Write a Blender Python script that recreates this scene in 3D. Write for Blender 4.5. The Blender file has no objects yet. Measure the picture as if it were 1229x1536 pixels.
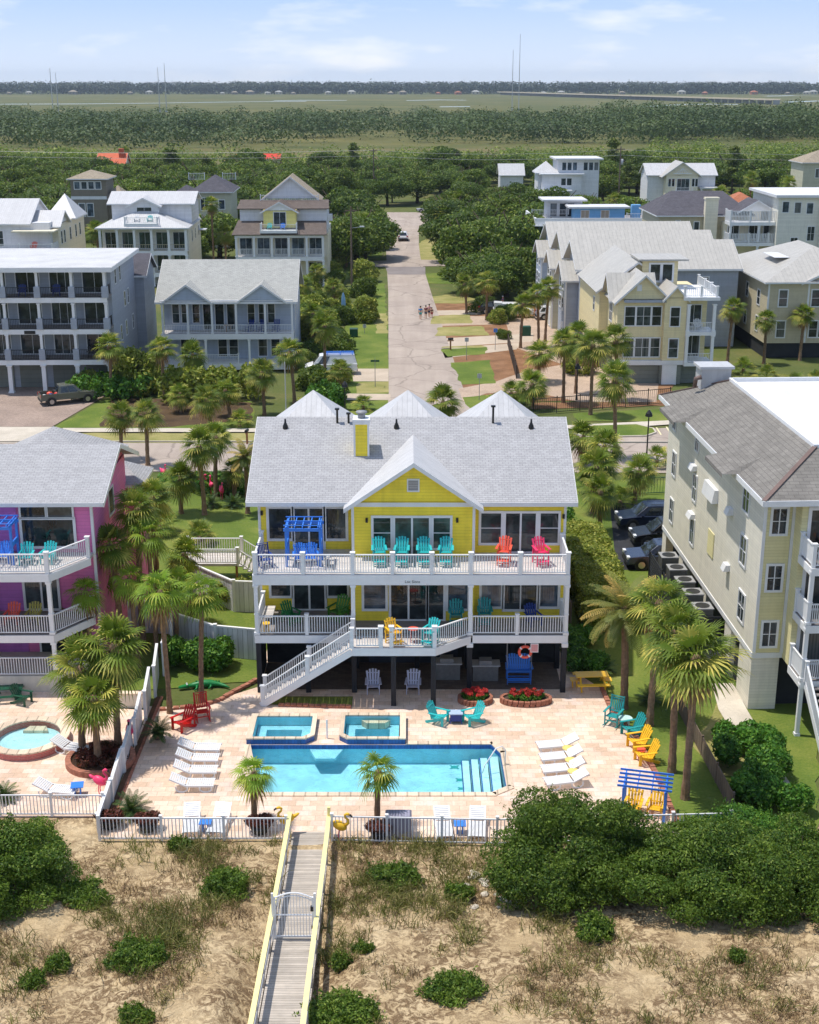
import bpy, bmesh, math, random
import numpy as np
from mathutils import Vector, Matrix, geometry
R = math.radians
random.seed(7)
sc = bpy.context.scene
col = sc.collection
# ---------------------------------------------------------------- camera geometry
FPX, PITCH, CAMH = 2000.0, R(17.9), 30.0
def G(px, py, z=0.0):
    """point on the plane z seen at photo pixel (px,py)"""
    a = PITCH + math.atan((py-768)/FPX); Y = (CAMH-z)/math.tan(a)
    d = Y*math.cos(PITCH)+(CAMH-z)*math.sin(PITCH)
    return Vector(((px-614.5)*d/FPX, Y, z))
def P(px, py, Y):
    """point on the vertical plane y=Y seen at photo pixel (px,py)"""
    a = PITCH + math.atan((py-768)/FPX); z = CAMH-Y*math.tan(a)
    d = Y*math.cos(PITCH)+(CAMH-z)*math.sin(PITCH)
    return Vector(((px-614.5)*d/FPX, Y, z))
cam_d = bpy.data.cameras.new('Camera'); cam = bpy.data.objects.new('Camera', cam_d); col.objects.link(cam)
cam.location = (0, 0, CAMH); cam.rotation_euler = (R(90)-PITCH, 0, 0)
cam_d.sensor_fit = 'HORIZONTAL'; cam_d.sensor_width = 36; cam_d.lens = 36*FPX/1229
cam_d.clip_end = 40000; cam_d.clip_start = 0.5
sc.camera = cam
# ---------------------------------------------------------------- objects
def tag(o, label=None, cat=None, group=None, kind=None):
    if label: o['label'] = label
    if cat: o['category'] = cat
    if group: o['group'] = group
    if kind: o['kind'] = kind
    return o
def empty(name, loc=(0,0,0), rz=0.0, label=None, cat=None, group=None):
    o = bpy.data.objects.new(name, None); col.objects.link(o)
    o.empty_display_size = .2
    o.location = loc; o.rotation_euler = (0,0,rz)
    return tag(o, label, cat, group)
KIDS = {}
def link(o, parent=None):
    col.objects.link(o)
    if parent is not None:
        o.parent = parent; KIDS.setdefault(parent.name, []).append(o)
    return o
def copy_tree(o, parent=None):
    c = o.copy(); link(c, parent)
    for ch in list(KIDS.get(o.name, [])): copy_tree(ch, c)
    return c
def place(proto, loc, rz=0.0, s=1.0, label=None, group=None, used=set()):
    """first use moves the thing itself, later uses copy it with its parts"""
    if proto.name in used: o = copy_tree(proto)
    else: used.add(proto.name); o = proto
    o.location = loc; o.rotation_euler = (0,0,rz); o.scale = (s,s,s) if not isinstance(s,(tuple,list)) else s
    if label: o['label'] = label
    if group: o['group'] = group
    return o
def auto_uv(me):
    nl = len(me.loops)
    if nl == 0: return
    uvl = me.uv_layers.new(name='UVMap')
    co = np.empty(len(me.vertices)*3, np.float32); me.vertices.foreach_get('co', co); co = co.reshape(-1,3)
    lv = np.empty(nl, np.int32); me.loops.foreach_get('vertex_index', lv)
    npol = len(me.polygons)
    nor = np.empty(npol*3, np.float32); me.polygons.foreach_get('normal', nor); nor = nor.reshape(-1,3)
    tot = np.empty(npol, np.int32); me.polygons.foreach_get('loop_total', tot)
    n = np.repeat(nor, tot, axis=0); p = co[lv]
    flat = np.abs(n[:,2]) > .999
    u = np.stack([-n[:,1], n[:,0], np.zeros(nl, np.float32)], 1)
    l = np.linalg.norm(u, axis=1, keepdims=True); l[l<1e-6] = 1; u = u/l
    v = np.cross(n, u)
    u[flat] = (1,0,0); v[flat] = (0,1,0)
    uv = np.stack([(p*u).sum(1), (p*v).sum(1)], 1).astype(np.float32)
    uvl.data.foreach_set('uv', uv.ravel())
class MB:
    """collects shapes, then links them as one mesh object"""
    def __init__(s): s.v = []; s.f = []
    def poly(s, pts):
        b = len(s.v); s.v += [tuple(p) for p in pts]; s.f.append(tuple(range(b, b+len(pts)))); return s
    def hexa(s, p):      # 8 points: bottom ring then top ring (ccw seen from above)
        b = len(s.v); s.v += [tuple(q) for q in p]
        for q in ((3,2,1,0),(4,5,6,7),(0,1,5,4),(1,2,6,5),(2,3,7,6),(3,0,4,7)): s.f.append(tuple(b+i for i in q))
        return s
    def box(s, x0, x1, y0, y1, z0, z1):
        return s.hexa([(x0,y0,z0),(x1,y0,z0),(x1,y1,z0),(x0,y1,z0),(x0,y0,z1),(x1,y0,z1),(x1,y1,z1),(x0,y1,z1)])
    def cbox(s, c, sx, sy, sz, rz=0, tilt=0, yaw_first=True):
        m = Matrix.Rotation(rz,3,'Z') @ Matrix.Rotation(tilt,3,'X')
        c = Vector(c); p = []
        for z in (-.5,.5):
            for x,y in ((-.5,-.5),(.5,-.5),(.5,.5),(-.5,.5)): p.append(c + m @ Vector((x*sx,y*sy,z*sz)))
        return s.hexa(p)
    def bar(s, a, b, w, h, up=(0,0,1)):     # beam from a to b, w across, h along up
        a = Vector(a); b = Vector(b); d = (b-a)
        if d.length < 1e-6: return s
        d.normalize(); u = Vector(up); x = d.cross(u)
        if x.length < 1e-4: u = Vector((0,1,0)); x = d.cross(u)
        x.normalize(); u = x.cross(d)
        x *= w/2; u *= h/2
        return s.hexa([a-x-u, a+x-u, b+x-u, b-x-u, a-x+u, a+x+u, b+x+u, b-x+u])
    def tube(s, pts, rad, n=8, cap=True):
        pts = [Vector(p) for p in pts]; b0 = len(s.v)
        rr = rad if isinstance(rad,(list,tuple)) else [rad]*len(pts)
        prev = None
        for i,p in enumerate(pts):
            d = (pts[min(i+1,len(pts)-1)]-pts[max(i-1,0)]).normalized()
            if prev is None:
                x = d.cross(Vector((0,0,1)))
                if x.length < 1e-3: x = Vector((1,0,0))
                x.normalize()
            else:
                x = prev - d*prev.dot(d); x.normalize()
            prev = x; y = d.cross(x)
            for k in range(n):
                t = 2*math.pi*k/n; q = p + (x*math.cos(t)+y*math.sin(t))*rr[i]; s.v.append(tuple(q))
        for i in range(len(pts)-1):
            for k in range(n):
                a = b0+i*n+k; c = b0+i*n+(k+1)%n
                s.f.append((a,c,c+n,a+n))
        if cap:
            s.f.append(tuple(b0+k for k in reversed(range(n)))); e = b0+(len(pts)-1)*n
            s.f.append(tuple(e+k for k in range(n)))
        return s
    def ell(s, c, rx, ry, rz, n=10, m=6, rot=None):
        b = len(s.v); c = Vector(c)
        rows = []
        for i in range(m+1):
            ph = math.pi*i/m - math.pi/2; row = []
            k = 1 if i in (0,m) else n
            for j in range(k):
                t = 2*math.pi*j/n
                q = Vector((rx*math.cos(ph)*math.cos(t), ry*math.cos(ph)*math.sin(t), rz*math.sin(ph)))
                if rot is not None: q = rot @ q
                row.append(len(s.v)); s.v.append(tuple(c+q))
            rows.append(row)
        for i in range(m):
            A, B = rows[i], rows[i+1]
            for j in range(n):
                if len(A)==1: s.f.append((A[0], B[(j+1)%n], B[j]))
                elif len(B)==1: s.f.append((A[j], A[(j+1)%n], B[0]))
                else: s.f.append((A[j], A[(j+1)%n], B[(j+1)%n], B[j]))
        return s
    def prism(s, poly, z0, z1):   # vertical prism over a 2-d outline (ccw)
        b = len(s.v); n = len(poly)
        s.v += [(p[0],p[1],z0) for p in poly] + [(p[0],p[1],z1) for p in poly]
        s.f.append(tuple(b+i for i in reversed(range(n)))); s.f.append(tuple(b+n+i for i in range(n)))
        for i in range(n):
            j = (i+1)%n; s.f.append((b+i,b+j,b+n+j,b+n+i))
        return s
    def extrude(s, prof, a, axis):   # profile list of 3-d points swept by vector axis
        b = len(s.v); n = len(prof); ax = Vector(axis)
        s.v += [tuple(Vector(p)) for p in prof] + [tuple(Vector(p)+ax) for p in prof]
        s.f.append(tuple(b+i for i in reversed(range(n)))); s.f.append(tuple(b+n+i for i in range(n)))
        for i in range(n):
            j = (i+1)%n; s.f.append((b+i,b+j,b+n+j,b+n+i))
        return s
    def slab(s, quad, t):            # a roof plane: polygon thickened downward along its normal
        q = [Vector(p) for p in quad]; n = (q[1]-q[0]).cross(q[2]-q[0]).normalized()
        if n.z < 0: q.reverse(); n = -n
        b = len(s.v); k = len(q)
        s.v += [tuple(p-n*t) for p in q] + [tuple(p) for p in q]
        s.f.append(tuple(b+i for i in reversed(range(k)))); s.f.append(tuple(b+k+i for i in range(k)))
        for i in range(k):
            j = (i+1)%k; s.f.append((b+i,b+j,b+k+j,b+k+i))
        return s
    def build(s, name, mat, parent=None, smooth=False, world=False, fix=False):
        me = bpy.data.meshes.new(name)
        v = s.v
        if world and parent is not None:
            mi = (Matrix.Translation(parent.location) @ parent.rotation_euler.to_matrix().to_4x4()).inverted()
            v = [tuple(mi @ Vector(p)) for p in v]
        me.from_pydata(v, [], s.f)
        if fix:
            bm = bmesh.new(); bm.from_mesh(me); bmesh.ops.recalc_face_normals(bm, faces=bm.faces); bm.to_mesh(me); bm.free()
        me.update(); auto_uv(me)
        if smooth: me.polygons.foreach_set('use_smooth', [True]*len(me.polygons))
        me.materials.append(mat)
        return link(bpy.data.objects.new(name, me), parent)
def sheet(name, pts, z, mat, holes=(), **kw):
    """a flat ground sheet with holes; pts are (x,y); soft ground gets a ragged outline"""
    if name in ('lawn','dry_verge','mulch_bed') and len(pts) < 60:
        rj = random.Random(len(pts)+int(abs(pts[0][0])*10)); out = []
        for i in range(len(pts)):
            a, b = Vector(pts[i][:2]), Vector(pts[(i+1)%len(pts)][:2]); n = max(1, min(24, int((b-a).length/1.1)))
            for k in range(n):
                p = a+(b-a)*k/n; j_ = 0 if k == 0 else .22; out.append((p.x+rj.uniform(-j_,j_), p.y+rj.uniform(-j_,j_)))
        pts = out
    bm = bmesh.new(); edges = []
    for loop in [pts]+list(holes):
        vs = [bm.verts.new((p[0],p[1],z)) for p in loop]
        for i in range(len(vs)): edges.append(bm.edges.new((vs[i], vs[(i+1)%len(vs)])))
    bmesh.ops.triangle_fill(bm, use_beauty=True, use_dissolve=False, edges=edges, normal=(0,0,1))
    bmesh.ops.recalc_face_normals(bm, faces=bm.faces)
    for f in bm.faces:
        f.normal_update()
        if f.normal.z < 0: f.normal_flip()
    me = bpy.data.meshes.new(name); bm.to_mesh(me); bm.free(); auto_uv(me); me.materials.append(mat)
    o = link(bpy.data.objects.new(name, me))
    tag(o, **kw); return o
def GP(lst, z=0.0): return [(q.x,q.y) for q in (G(a,b,z) for a,b in lst)]
# ---------------------------------------------------------------- materials
def lin(r, g, b):
    f = lambda c: ((c/255)/12.92 if c/255 <= .04045 else ((c/255+.055)/1.055)**2.4)
    return (f(r), f(g), f(b), 1.0)
class NT:
    def __init__(s, name):
        s.m = bpy.data.materials.new(name); s.m.use_nodes = True; s.t = s.m.node_tree
        s.b = s.t.nodes['Principled BSDF']; s.out = s.t.nodes['Material Output']
    def n(s, typ, ins=None, **props):
        x = s.t.nodes.new(typ)
        for k,v in props.items(): setattr(x, k, v)
        for k,v in (ins or {}).items():
            if isinstance(v, bpy.types.NodeSocket): s.t.links.new(v, x.inputs[k])
            else: x.inputs[k].default_value = v
        return x
    def set(s, k, v):
        if isinstance(v, bpy.types.NodeSocket): s.t.links.new(v, s.b.inputs[k])
        else: s.b.inputs[k].default_value = v
    def math(s, op, a, b=0.0, c=0.0, clamp=False):
        x = s.n('ShaderNodeMath', {0:a, 1:b, 2:c}, operation=op); x.use_clamp = clamp; return x.outputs[0]
    def mix(s, f, a, b, blend='MIX'):
        x = s.n('ShaderNodeMix', data_type='RGBA', blend_type=blend)
        for k,v in ((0,f),(6,a),(7,b)):
            if isinstance(v, bpy.types.NodeSocket): s.t.links.new(v, x.inputs[k])
            else: x.inputs[k].default_value = v
        return x.outputs[2]
    def coord(s, which='Object'):
        return s.n('ShaderNodeTexCoord').outputs[which]
    def noise(s, scale, detail=4, vec=None, rough=.55, dist=0.0):
        return s.n('ShaderNodeTexNoise', {'Vector': vec if vec is not None else s.coord(), 'Scale':scale, 'Detail':detail, 'Roughness':rough, 'Distortion':dist}).outputs[0]
    def ramp(s, f, stops):
        x = s.n('ShaderNodeValToRGB', {0:f}); e = x.color_ramp.elements
        while len(e) < len(stops): e.new(.5)
        for i,(p,c) in enumerate(stops): e[i].position = p; e[i].color = c
        return x.outputs[0]
    def rng(s, f, a, b, c=0.0, d=1.0):
        return s.n('ShaderNodeMapRange', {0:f, 1:c, 2:d, 3:a, 4:b}).outputs[0]
    def scalec(s, colr, f):
        g = s.n('ShaderNodeCombineColor', {0:f, 1:f, 2:f}).outputs[0]
        return s.mix(1.0, colr, g, 'MULTIPLY')
    def bump(s, h, strength=.5, dist=.02):
        s.set('Normal', s.n('ShaderNodeBump', {'Height':h, 'Strength':strength, 'Distance':dist}).outputs[0])
MATS = {}
def paint(name, c, rough=.55, var=.07, pattern=None, p=.15, metal=0.0, spec=.4, scale=1.3, orand=0.0, dirt=.16, bs=.6):
    """painted or plain surface: tone noise, weather streaks, optional laps / seams / boards / shingles from its metre UVs"""
    if name in MATS: return MATS[name]
    t = NT(name); t.set('Roughness', rough); t.set('Metallic', metal); t.set('Specular IOR Level', spec)
    obj = t.coord()
    f = t.rng(t.noise(scale, 5, obj), 1-var*1.6, 1+var*1.6, .25, .75)
    st = t.n('ShaderNodeMapping', {'Vector':obj, 'Scale':(3.0,3.0,.35)}).outputs[0]
    f = t.math('MULTIPLY', f, t.rng(t.noise(1.1, 4, st), 1.0, 1-dirt, .5, .85))
    uv = t.coord('UV'); sep = t.n('ShaderNodeSeparateXYZ', {0:uv}); u, v = sep.outputs[0], sep.outputs[1]
    h = None
    if pattern == 'siding':
        fr = t.math('FRACT', t.math('DIVIDE', v, p)); h = t.math('SUBTRACT', 1.0, fr)
        row = t.n('ShaderNodeTexWhiteNoise', {'W':t.math('FLOOR', t.math('DIVIDE', v, p))}, noise_dimensions='1D').outputs[0]
        f = t.math('MULTIPLY', f, t.rng(row, .95, 1.04))
        f = t.math('MULTIPLY', f, t.rng(fr, .74, 1.0, .0, .16))  # lap shadow line darkened into the colour along each board's lower edge
    elif pattern == 'seam':
        fr = t.math('FRACT', t.math('DIVIDE', u, p)); h = t.math('COMPARE', fr, .5, .06)
        f = t.math('MULTIPLY', f, t.rng(t.math('COMPARE', fr, .6, .05), 1.0, .82))
        pan = t.n('ShaderNodeTexWhiteNoise', {'W':t.math('FLOOR', t.math('ADD', t.math('DIVIDE', u, p), .5))}, noise_dimensions='1D').outputs[0]
        f = t.math('MULTIPLY', f, t.rng(pan, .96, 1.03))
    elif pattern in ('boards', 'boardsv'):
        w = u if pattern == 'boards' else v; o = v if pattern == 'boards' else u
        q = t.math('DIVIDE', w, p); fr = t.math('FRACT', q); fl = t.math('FLOOR', q)
        g = t.math('MULTIPLY', t.rng(fr, 0.0, 1.0, .0, .10), t.rng(fr, 1.0, 0.0, .9, 1.0)); h = g
        wn = t.n('ShaderNodeTexWhiteNoise', {'W':fl}, noise_dimensions='1D').outputs[0]
        f = t.math('MULTIPLY', f, t.rng(wn, .82, 1.12)); f = t.math('MULTIPLY', f, t.rng(g, .45, 1.0))
        gr = t.n('ShaderNodeCombineXYZ', {0:t.math('MULTIPLY', w, 30.0), 1:t.math('MULTIPLY', o, 1.2), 2:fl}).outputs[0]
        f = t.math('MULTIPLY', f, t.rng(t.noise(1.0, 3, gr), .86, 1.12, .3, .7))
    elif pattern == 'shingle':
        br = t.n('ShaderNodeTexBrick', {'Vector':uv, 'Color1':(.91,.91,.91,1), 'Color2':(1.07,1.07,1.07,1), 'Mortar':(.62,.62,.62,1), 'Scale':1.0, 'Mortar Size':.013, 'Mortar Smooth':.3, 'Bias':.1, 'Brick Width':p*2.0, 'Row Height':p})
        lum = t.n('ShaderNodeRGBToBW', {0:br.outputs[0]}).outputs[0]
        f = t.math('MULTIPLY', f, lum); f = t.math('MULTIPLY', f, t.rng(t.noise(2.5, 5, obj), .97, 1.03, .3, .7))
        h = t.math('FRACT', t.math('DIVIDE', v, p)); h = t.math('SUBTRACT', 1.0, h)
    elif pattern == 'louver':
        fr = t.math('FRACT', t.math('DIVIDE', v, p)); h = fr
        f = t.math('MULTIPLY', f, t.rng(fr, .35, 1.0, .1, .45))
    cc = t.scalec(c, f)
    if orand:
        rn = t.n('ShaderNodeObjectInfo').outputs['Random']
        cc = t.scalec(cc, t.rng(rn, 1-orand, 1+orand))
    t.set('Base Color', cc)
    if h is not None: t.bump(h, bs, .02 if pattern != 'seam' else .04)
    else: t.bump(t.noise(25, 3, obj), .12, .01)
    MATS[name] = t.m; return t.m
def glassy(name, c, rough=.04, spec=.5, var=.5):
    """window glass with a dim room behind it"""
    t = NT(name); obj = t.coord()
    rn = t.n('ShaderNodeObjectInfo').outputs['Random']
    a = t.noise(1.1, 3, obj)
    base = t.mix(t.rng(a, 0, 1, .42, .62), c, tuple(min(1,x*2.6+.004) for x in c[:3])+(1,))
    sx_ = t.n('ShaderNodeSeparateXYZ', {0:t.coord('UV')}); st_ = t.math('SINE', t.math('MULTIPLY', sx_.outputs[0], 38.0))
    cur = t.math('MULTIPLY', t.math('GREATER_THAN', t.math('FRACT', t.math('MULTIPLY', rn, 7.31)), .72), t.rng(t.noise(.9, 1, t.n('ShaderNodeCombineXYZ', {0:sx_.outputs[0], 2:rn}).outputs[0]), 0, 1, .5, .54)) if var else 0.0
    base = t.mix(t.math('MULTIPLY', cur, t.rng(st_, .35, .75, -1, 1)), base, (.16,.16,.15,1)) if var else base
    base = t.scalec(base, t.rng(rn, 1-var, 1+var*1.3))
    t.set('Base Color', base); t.set('Roughness', rough); t.set('Specular IOR Level', spec); t.set('IOR', 1.52)
    t.bump(t.noise(.8, 1, obj), .04, .02)
    return t.m
def leafmat(name, c1, c2, c3, trans=.25, orand=.18, scale=.6, lv=1.0):
    """leaf colours: a hue per leaf (stored on the mesh), patches across the crown, a shade per plant"""
    t = NT(name); obj = t.coord()
    at = t.n('ShaderNodeAttribute', attribute_name='leaf').outputs['Fac']
    a = t.noise(scale, 3, obj)
    cc = t.mix(t.rng(a, 0, 1, .38, .62), c1, c2)
    cc = t.mix(t.rng(at, 0, 1, .62, 1.0), cc, c3)
    cc = t.scalec(cc, t.rng(at, 1-.28*lv, 1+.22*lv))
    rn = t.n('ShaderNodeObjectInfo').outputs['Random']
    cc = t.scalec(cc, t.rng(rn, 1-orand, 1+orand))
    t.set('Base Color', cc); t.set('Roughness', .55); t.set('Specular IOR Level', .25)
    tr = t.n('ShaderNodeBsdfTranslucent', {0:t.mix(.6, cc, (.22,.34,.03,1), 'MIX')})
    mx = t.n('ShaderNodeMixShader', {0:trans, 1:t.b.outputs[0], 2:tr.outputs[0]})
    t.t.links.new(mx.outputs[0], t.out.inputs[0])
    return t.m
def ground(name, stops, scale, fine=14.0, bump=.4, bd=.05, rough=.95, mixf=.35, spec=.15):
    """earth, lawn, sand: colour ramp over two noise scales"""
    t = NT(name); obj = t.coord()
    a = t.noise(scale, 6, obj, .6); b = t.noise(fine, 4, obj, .65)
    f = t.math('ADD', t.math('MULTIPLY', a, 1-mixf), t.math('MULTIPLY', b, mixf))
    t.set('Base Color', t.ramp(f, stops)); t.set('Roughness', rough); t.set('Specular IOR Level', spec)
    t.bump(b, bump, bd); return t.m
def paving(name, c1, c2, mort, bw, rh, ms=.006, off=.5, var=.3, rough=.7, tint=None):
    t = NT(name); uv = t.coord('UV'); obj = t.coord()
    br = t.n('ShaderNodeTexBrick', {'Vector':uv, 'Color1':c1, 'Color2':c2, 'Mortar':mort, 'Scale':1.0, 'Mortar Size':ms, 'Mortar Smooth':.2, 'Bias':0.0, 'Brick Width':bw, 'Row Height':rh}, offset=off)
    cc = br.outputs[0]
    if tint is not None:
        # second brick layer gives stray stones of another tint
        q = t.n('ShaderNodeVectorMath', {0:uv, 1:(7.3*bw, 11*rh, 0)}, operation='ADD').outputs[0]
        b2 = t.n('ShaderNodeTexBrick', {'Vector':q, 'Color1':(0,0,0,1), 'Color2':(1,1,1,1), 'Mortar':(0,0,0,1), 'Scale':1.0, 'Mortar Size':ms, 'Mortar Smooth':.2, 'Bias':-.15, 'Brick Width':bw, 'Row Height':rh}, offset=off)
        g = t.n('ShaderNodeRGBToBW', {0:b2.outputs[0]}).outputs[0]
        cc = t.mix(t.rng(g, 0, .75, .45, .95), cc, tint)
    cc = t.scalec(cc, t.rng(t.noise(.35, 5, obj), 1-var*.6, 1+var*.6, .3, .7))
    cc = t.scalec(cc, t.rng(t.noise(6, 4, obj), 1-var*.4, 1+var*.4, .3, .7))
    t.set('Base Color', cc); t.set('Roughness', rough); t.set('Specular IOR Level', .25)
    t.bump(br.outputs[1], -.25, .01); return t.m
def V(x): return (x,x,x,1)
# walls, trim, roofs
m_yellow = paint('yellow_siding', lin(248,222,64), .5, .06, 'siding', .17)
m_white = paint('white_paint', V(.78), .45, .03, dirt=.06)
m_trim = paint('white_trim', V(.74), .45, .04, dirt=.08)
m_deckw = paint('white_deck_boards', lin(212,205,200), .6, .05, 'boardsv', .14)
m_deckg = paint('grey_deck_boards', lin(150,143,138), .65, .06, 'boardsv', .14)
m_shingle = paint('pale_grey_shingle', lin(172,171,172), .9, .03, 'shingle', .15, spec=.15)
m_seamw = paint('white_seam_roof', lin(198,197,197), .45, .04, 'seam', .30, spec=.4)
m_glass = glassy('dark_window_glass', (.018,.024,.026,1))
m_glassb = glassy('blue_window_glass', (.03,.042,.055,1))
m_glassg = glassy('green_window_glass', (.014,.03,.026,1))
m_black = paint('black_metal', V(.015), .4, .2)
m_pile = paint('dark_pile', lin(34,36,42), .7, .2)
m_dark = paint('dark_lattice', lin(40,42,46), .8, .15, 'siding', .12)  # one near-black colour for lattices, back wall and slatted screen
m_pink = paint('pink_stucco', lin(222,122,174), .75, .05, 'siding', .2)
m_violet = paint('violet_stucco', lin(182,108,182), .75, .05, 'siding', .2)
m_beige = paint('beige_siding', lin(222,216,200), .55, .03, 'siding', .16)
m_beigey = paint('pale_yellow_siding', lin(222,212,160), .55, .03, 'siding', .16)
m_brownsh = paint('brown_grey_shingle', lin(128,124,118), .95, .10, 'shingle', .24, spec=.1)
m_membrane = paint('white_roof_membrane', V(.68), .5, .03, scale=.5, dirt=.12)
m_greyroof = paint('light_grey_shingle', lin(170,170,165), .9, .04, 'shingle', .2, spec=.15)
m_greyseam = paint('grey_seam_roof', lin(180,176,168), .45, .05, 'seam', .5, spec=.4)
m_darkroof = paint('charcoal_shingle', lin(92,90,96), .92, .10, 'shingle', .22, spec=.1)
m_brownroof = paint('taupe_shingle', lin(108,98,92), .92, .1, 'shingle', .22, spec=.1)
m_tanroof = paint('tan_shingle', lin(158,146,128), .92, .08, 'shingle', .22, spec=.1)
m_bluegrey = paint('blue_grey_siding', lin(164,170,180), .55, .04, 'siding', .17)
m_paleblue = paint('pale_blue_siding', lin(180,190,204), .55, .04, 'siding', .17)
m_whsiding = paint('white_siding', lin(222,222,224), .55, .03, 'siding', .17)
m_creamw = paint('cream_siding', lin(232,222,196), .55, .03, 'siding', .17)
m_ivory = paint('ivory_siding', lin(226,222,208), .55, .03, 'siding', .17)
m_creamy = paint('cream_yellow_siding', lin(232,216,168), .55, .03, 'siding', .17)
m_tan = paint('tan_siding', lin(196,184,154), .55, .04, 'siding', .17)
m_skyblue = paint('sky_blue_siding', lin(120,178,224), .55, .04, 'siding', .17)
m_olive = paint('olive_brown_siding', lin(134,124,108), .6, .05, 'siding', .17)
m_sage = paint('sage_siding', lin(196,192,168), .55, .04, 'siding', .17)
m_garage = paint('grey_garage_panel', lin(120,124,116), .6, .05, 'siding', .45)
m_orange = paint('orange_tile', lin(204,100,62), .7, .08, 'seam', .35)
m_terra = paint('terracotta_tile', lin(176,108,76), .8, .08, 'seam', .35)
m_blue = paint('cobalt_blue_paint', lin(62,130,222), .4, .05, dirt=.05)
m_blued = paint('navy_blue_paint', lin(34,62,140), .45, .06)
m_teal = paint('turquoise_plastic', lin(52,186,186), .4, .05, dirt=.05)
m_tealD = paint('sea_green_plastic', lin(40,150,150), .4, .05, dirt=.05)
m_yel = paint('sunny_yellow_plastic', lin(242,190,48), .4, .05, dirt=.05)
m_red = paint('red_plastic', lin(196,26,22), .4, .05)
m_coral = paint('coral_plastic', lin(236,96,72), .4, .05)
m_pinkp = paint('hot_pink_plastic', lin(236,64,110), .4, .05)
m_green = paint('kelly_green_plastic', lin(20,120,60), .45, .08)
m_lime = paint('lime_green_plastic', lin(70,130,44), .45, .08)
m_fgreen = paint('forest_green_plastic', lin(22,78,56), .45, .08)
m_wplas = paint('white_plastic', V(.80), .4, .02, dirt=.04)
m_lav = paint('pale_lavender_plastic', lin(206,206,226), .4, .03)
m_grey = paint('grey_metal', V(.30), .4, .08)
m_greyl = paint('light_grey_metal', V(.5), .4, .06)
m_vinyl = paint('white_vinyl', lin(222,222,226), .4, .03, 'boards', .28, bs=.3)
m_woodw = paint('weathered_boardwalk', lin(186,176,164), .8, .06, 'boardsv', .14, spec=.15)
m_woodf = paint('weathered_fence', lin(128,112,98), .85, .1, 'boards', .12, spec=.1)
m_ylrail = paint('pale_yellow_rail', lin(246,232,160), .5, .03)
m_bark = paint('palm_bark', lin(132,108,86), .95, .22, scale=6, spec=.1, orand=.2)
m_barkd = paint('oak_bark', lin(78,68,58), .95, .22, scale=5, spec=.1)
m_brick = paving('red_brick', lin(176,98,70), lin(150,80,58), lin(170,150,130), .22, .08, .008, var=.35, rough=.85)
m_brickp = paving('pink_brick', lin(196,112,104), lin(172,92,90), lin(180,150,140), .22, .08, .008, var=.25, rough=.85)
m_conc = ground('concrete', [(.3,lin(176,166,150)),(.6,lin(206,196,180)),(.8,lin(216,208,194))], .6, 9, .15, .01, .85)
m_wood = paint('brown_wood', lin(150,100,62), .7, .12, scale=4)
m_copper = paint('rust_ridge_metal', lin(112,92,84), .6, .12)
m_skin = paint('skin', lin(205,150,120), .5, .04)
m_hair = paint('dark_hair', lin(50,36,26), .6, .1)
m_cut = paint('grey_duct', V(.4), .4, .1)
# leaves
m_palm = leafmat('palm_leaf', lin(92,116,38), lin(128,142,50), lin(196,180,88), .26)
m_palmy = leafmat('young_palm_leaf', lin(112,148,44), lin(146,172,54), lin(200,192,84), .3)
m_date = leafmat('date_palm_leaf', lin(98,112,52), lin(130,130,64), lin(192,156,84), .2)
m_dead = leafmat('dead_frond', lin(126,98,64), lin(146,114,74), lin(172,134,92), .1)
m_sago = leafmat('sago_leaf', lin(40,66,34), lin(62,90,40), lin(116,128,58), .12)
m_oak = leafmat('oak_leaf', lin(68,94,30), lin(98,118,40), lin(136,144,60), .26)
m_oakd = leafmat('dark_oak_leaf', lin(56,82,28), lin(80,102,36), lin(118,130,54), .24)
m_woods = leafmat('far_wood_leaf', lin(56,76,34), lin(74,92,40), lin(84,98,46), .08, .0, .02, .25)
m_shore = leafmat('far_shore_leaf', lin(40,56,38), lin(50,64,42), lin(54,68,44), .0, .0, .004, .2)
m_pine = leafmat('pine_needles', lin(74,94,40), lin(100,114,50), lin(132,136,68), .2)
m_shrub = leafmat('dune_shrub_leaf', lin(60,90,28), lin(90,116,36), lin(118,134,52), .25, .12)
m_hedge = leafmat('hedge_leaf', lin(116,134,44), lin(146,156,58), lin(184,178,84), .24)
m_hedgeg = leafmat('green_hedge_leaf', lin(54,98,32), lin(74,124,38), lin(118,154,56), .22)
m_drygrass = leafmat('dry_grass', lin(150,122,90), lin(124,100,78), lin(188,162,118), .1, .1, 1.5)
m_dunegreen = leafmat('green_dune_grass', lin(104,108,52), lin(126,120,66), lin(150,142,84), .2)
m_redflower = leafmat('red_flower', lin(206,44,50), lin(226,84,80), lin(150,44,40), .2)
m_bromel = leafmat('red_brown_bromeliad', lin(92,34,30), lin(66,44,30), lin(120,62,48), .1)
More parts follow.
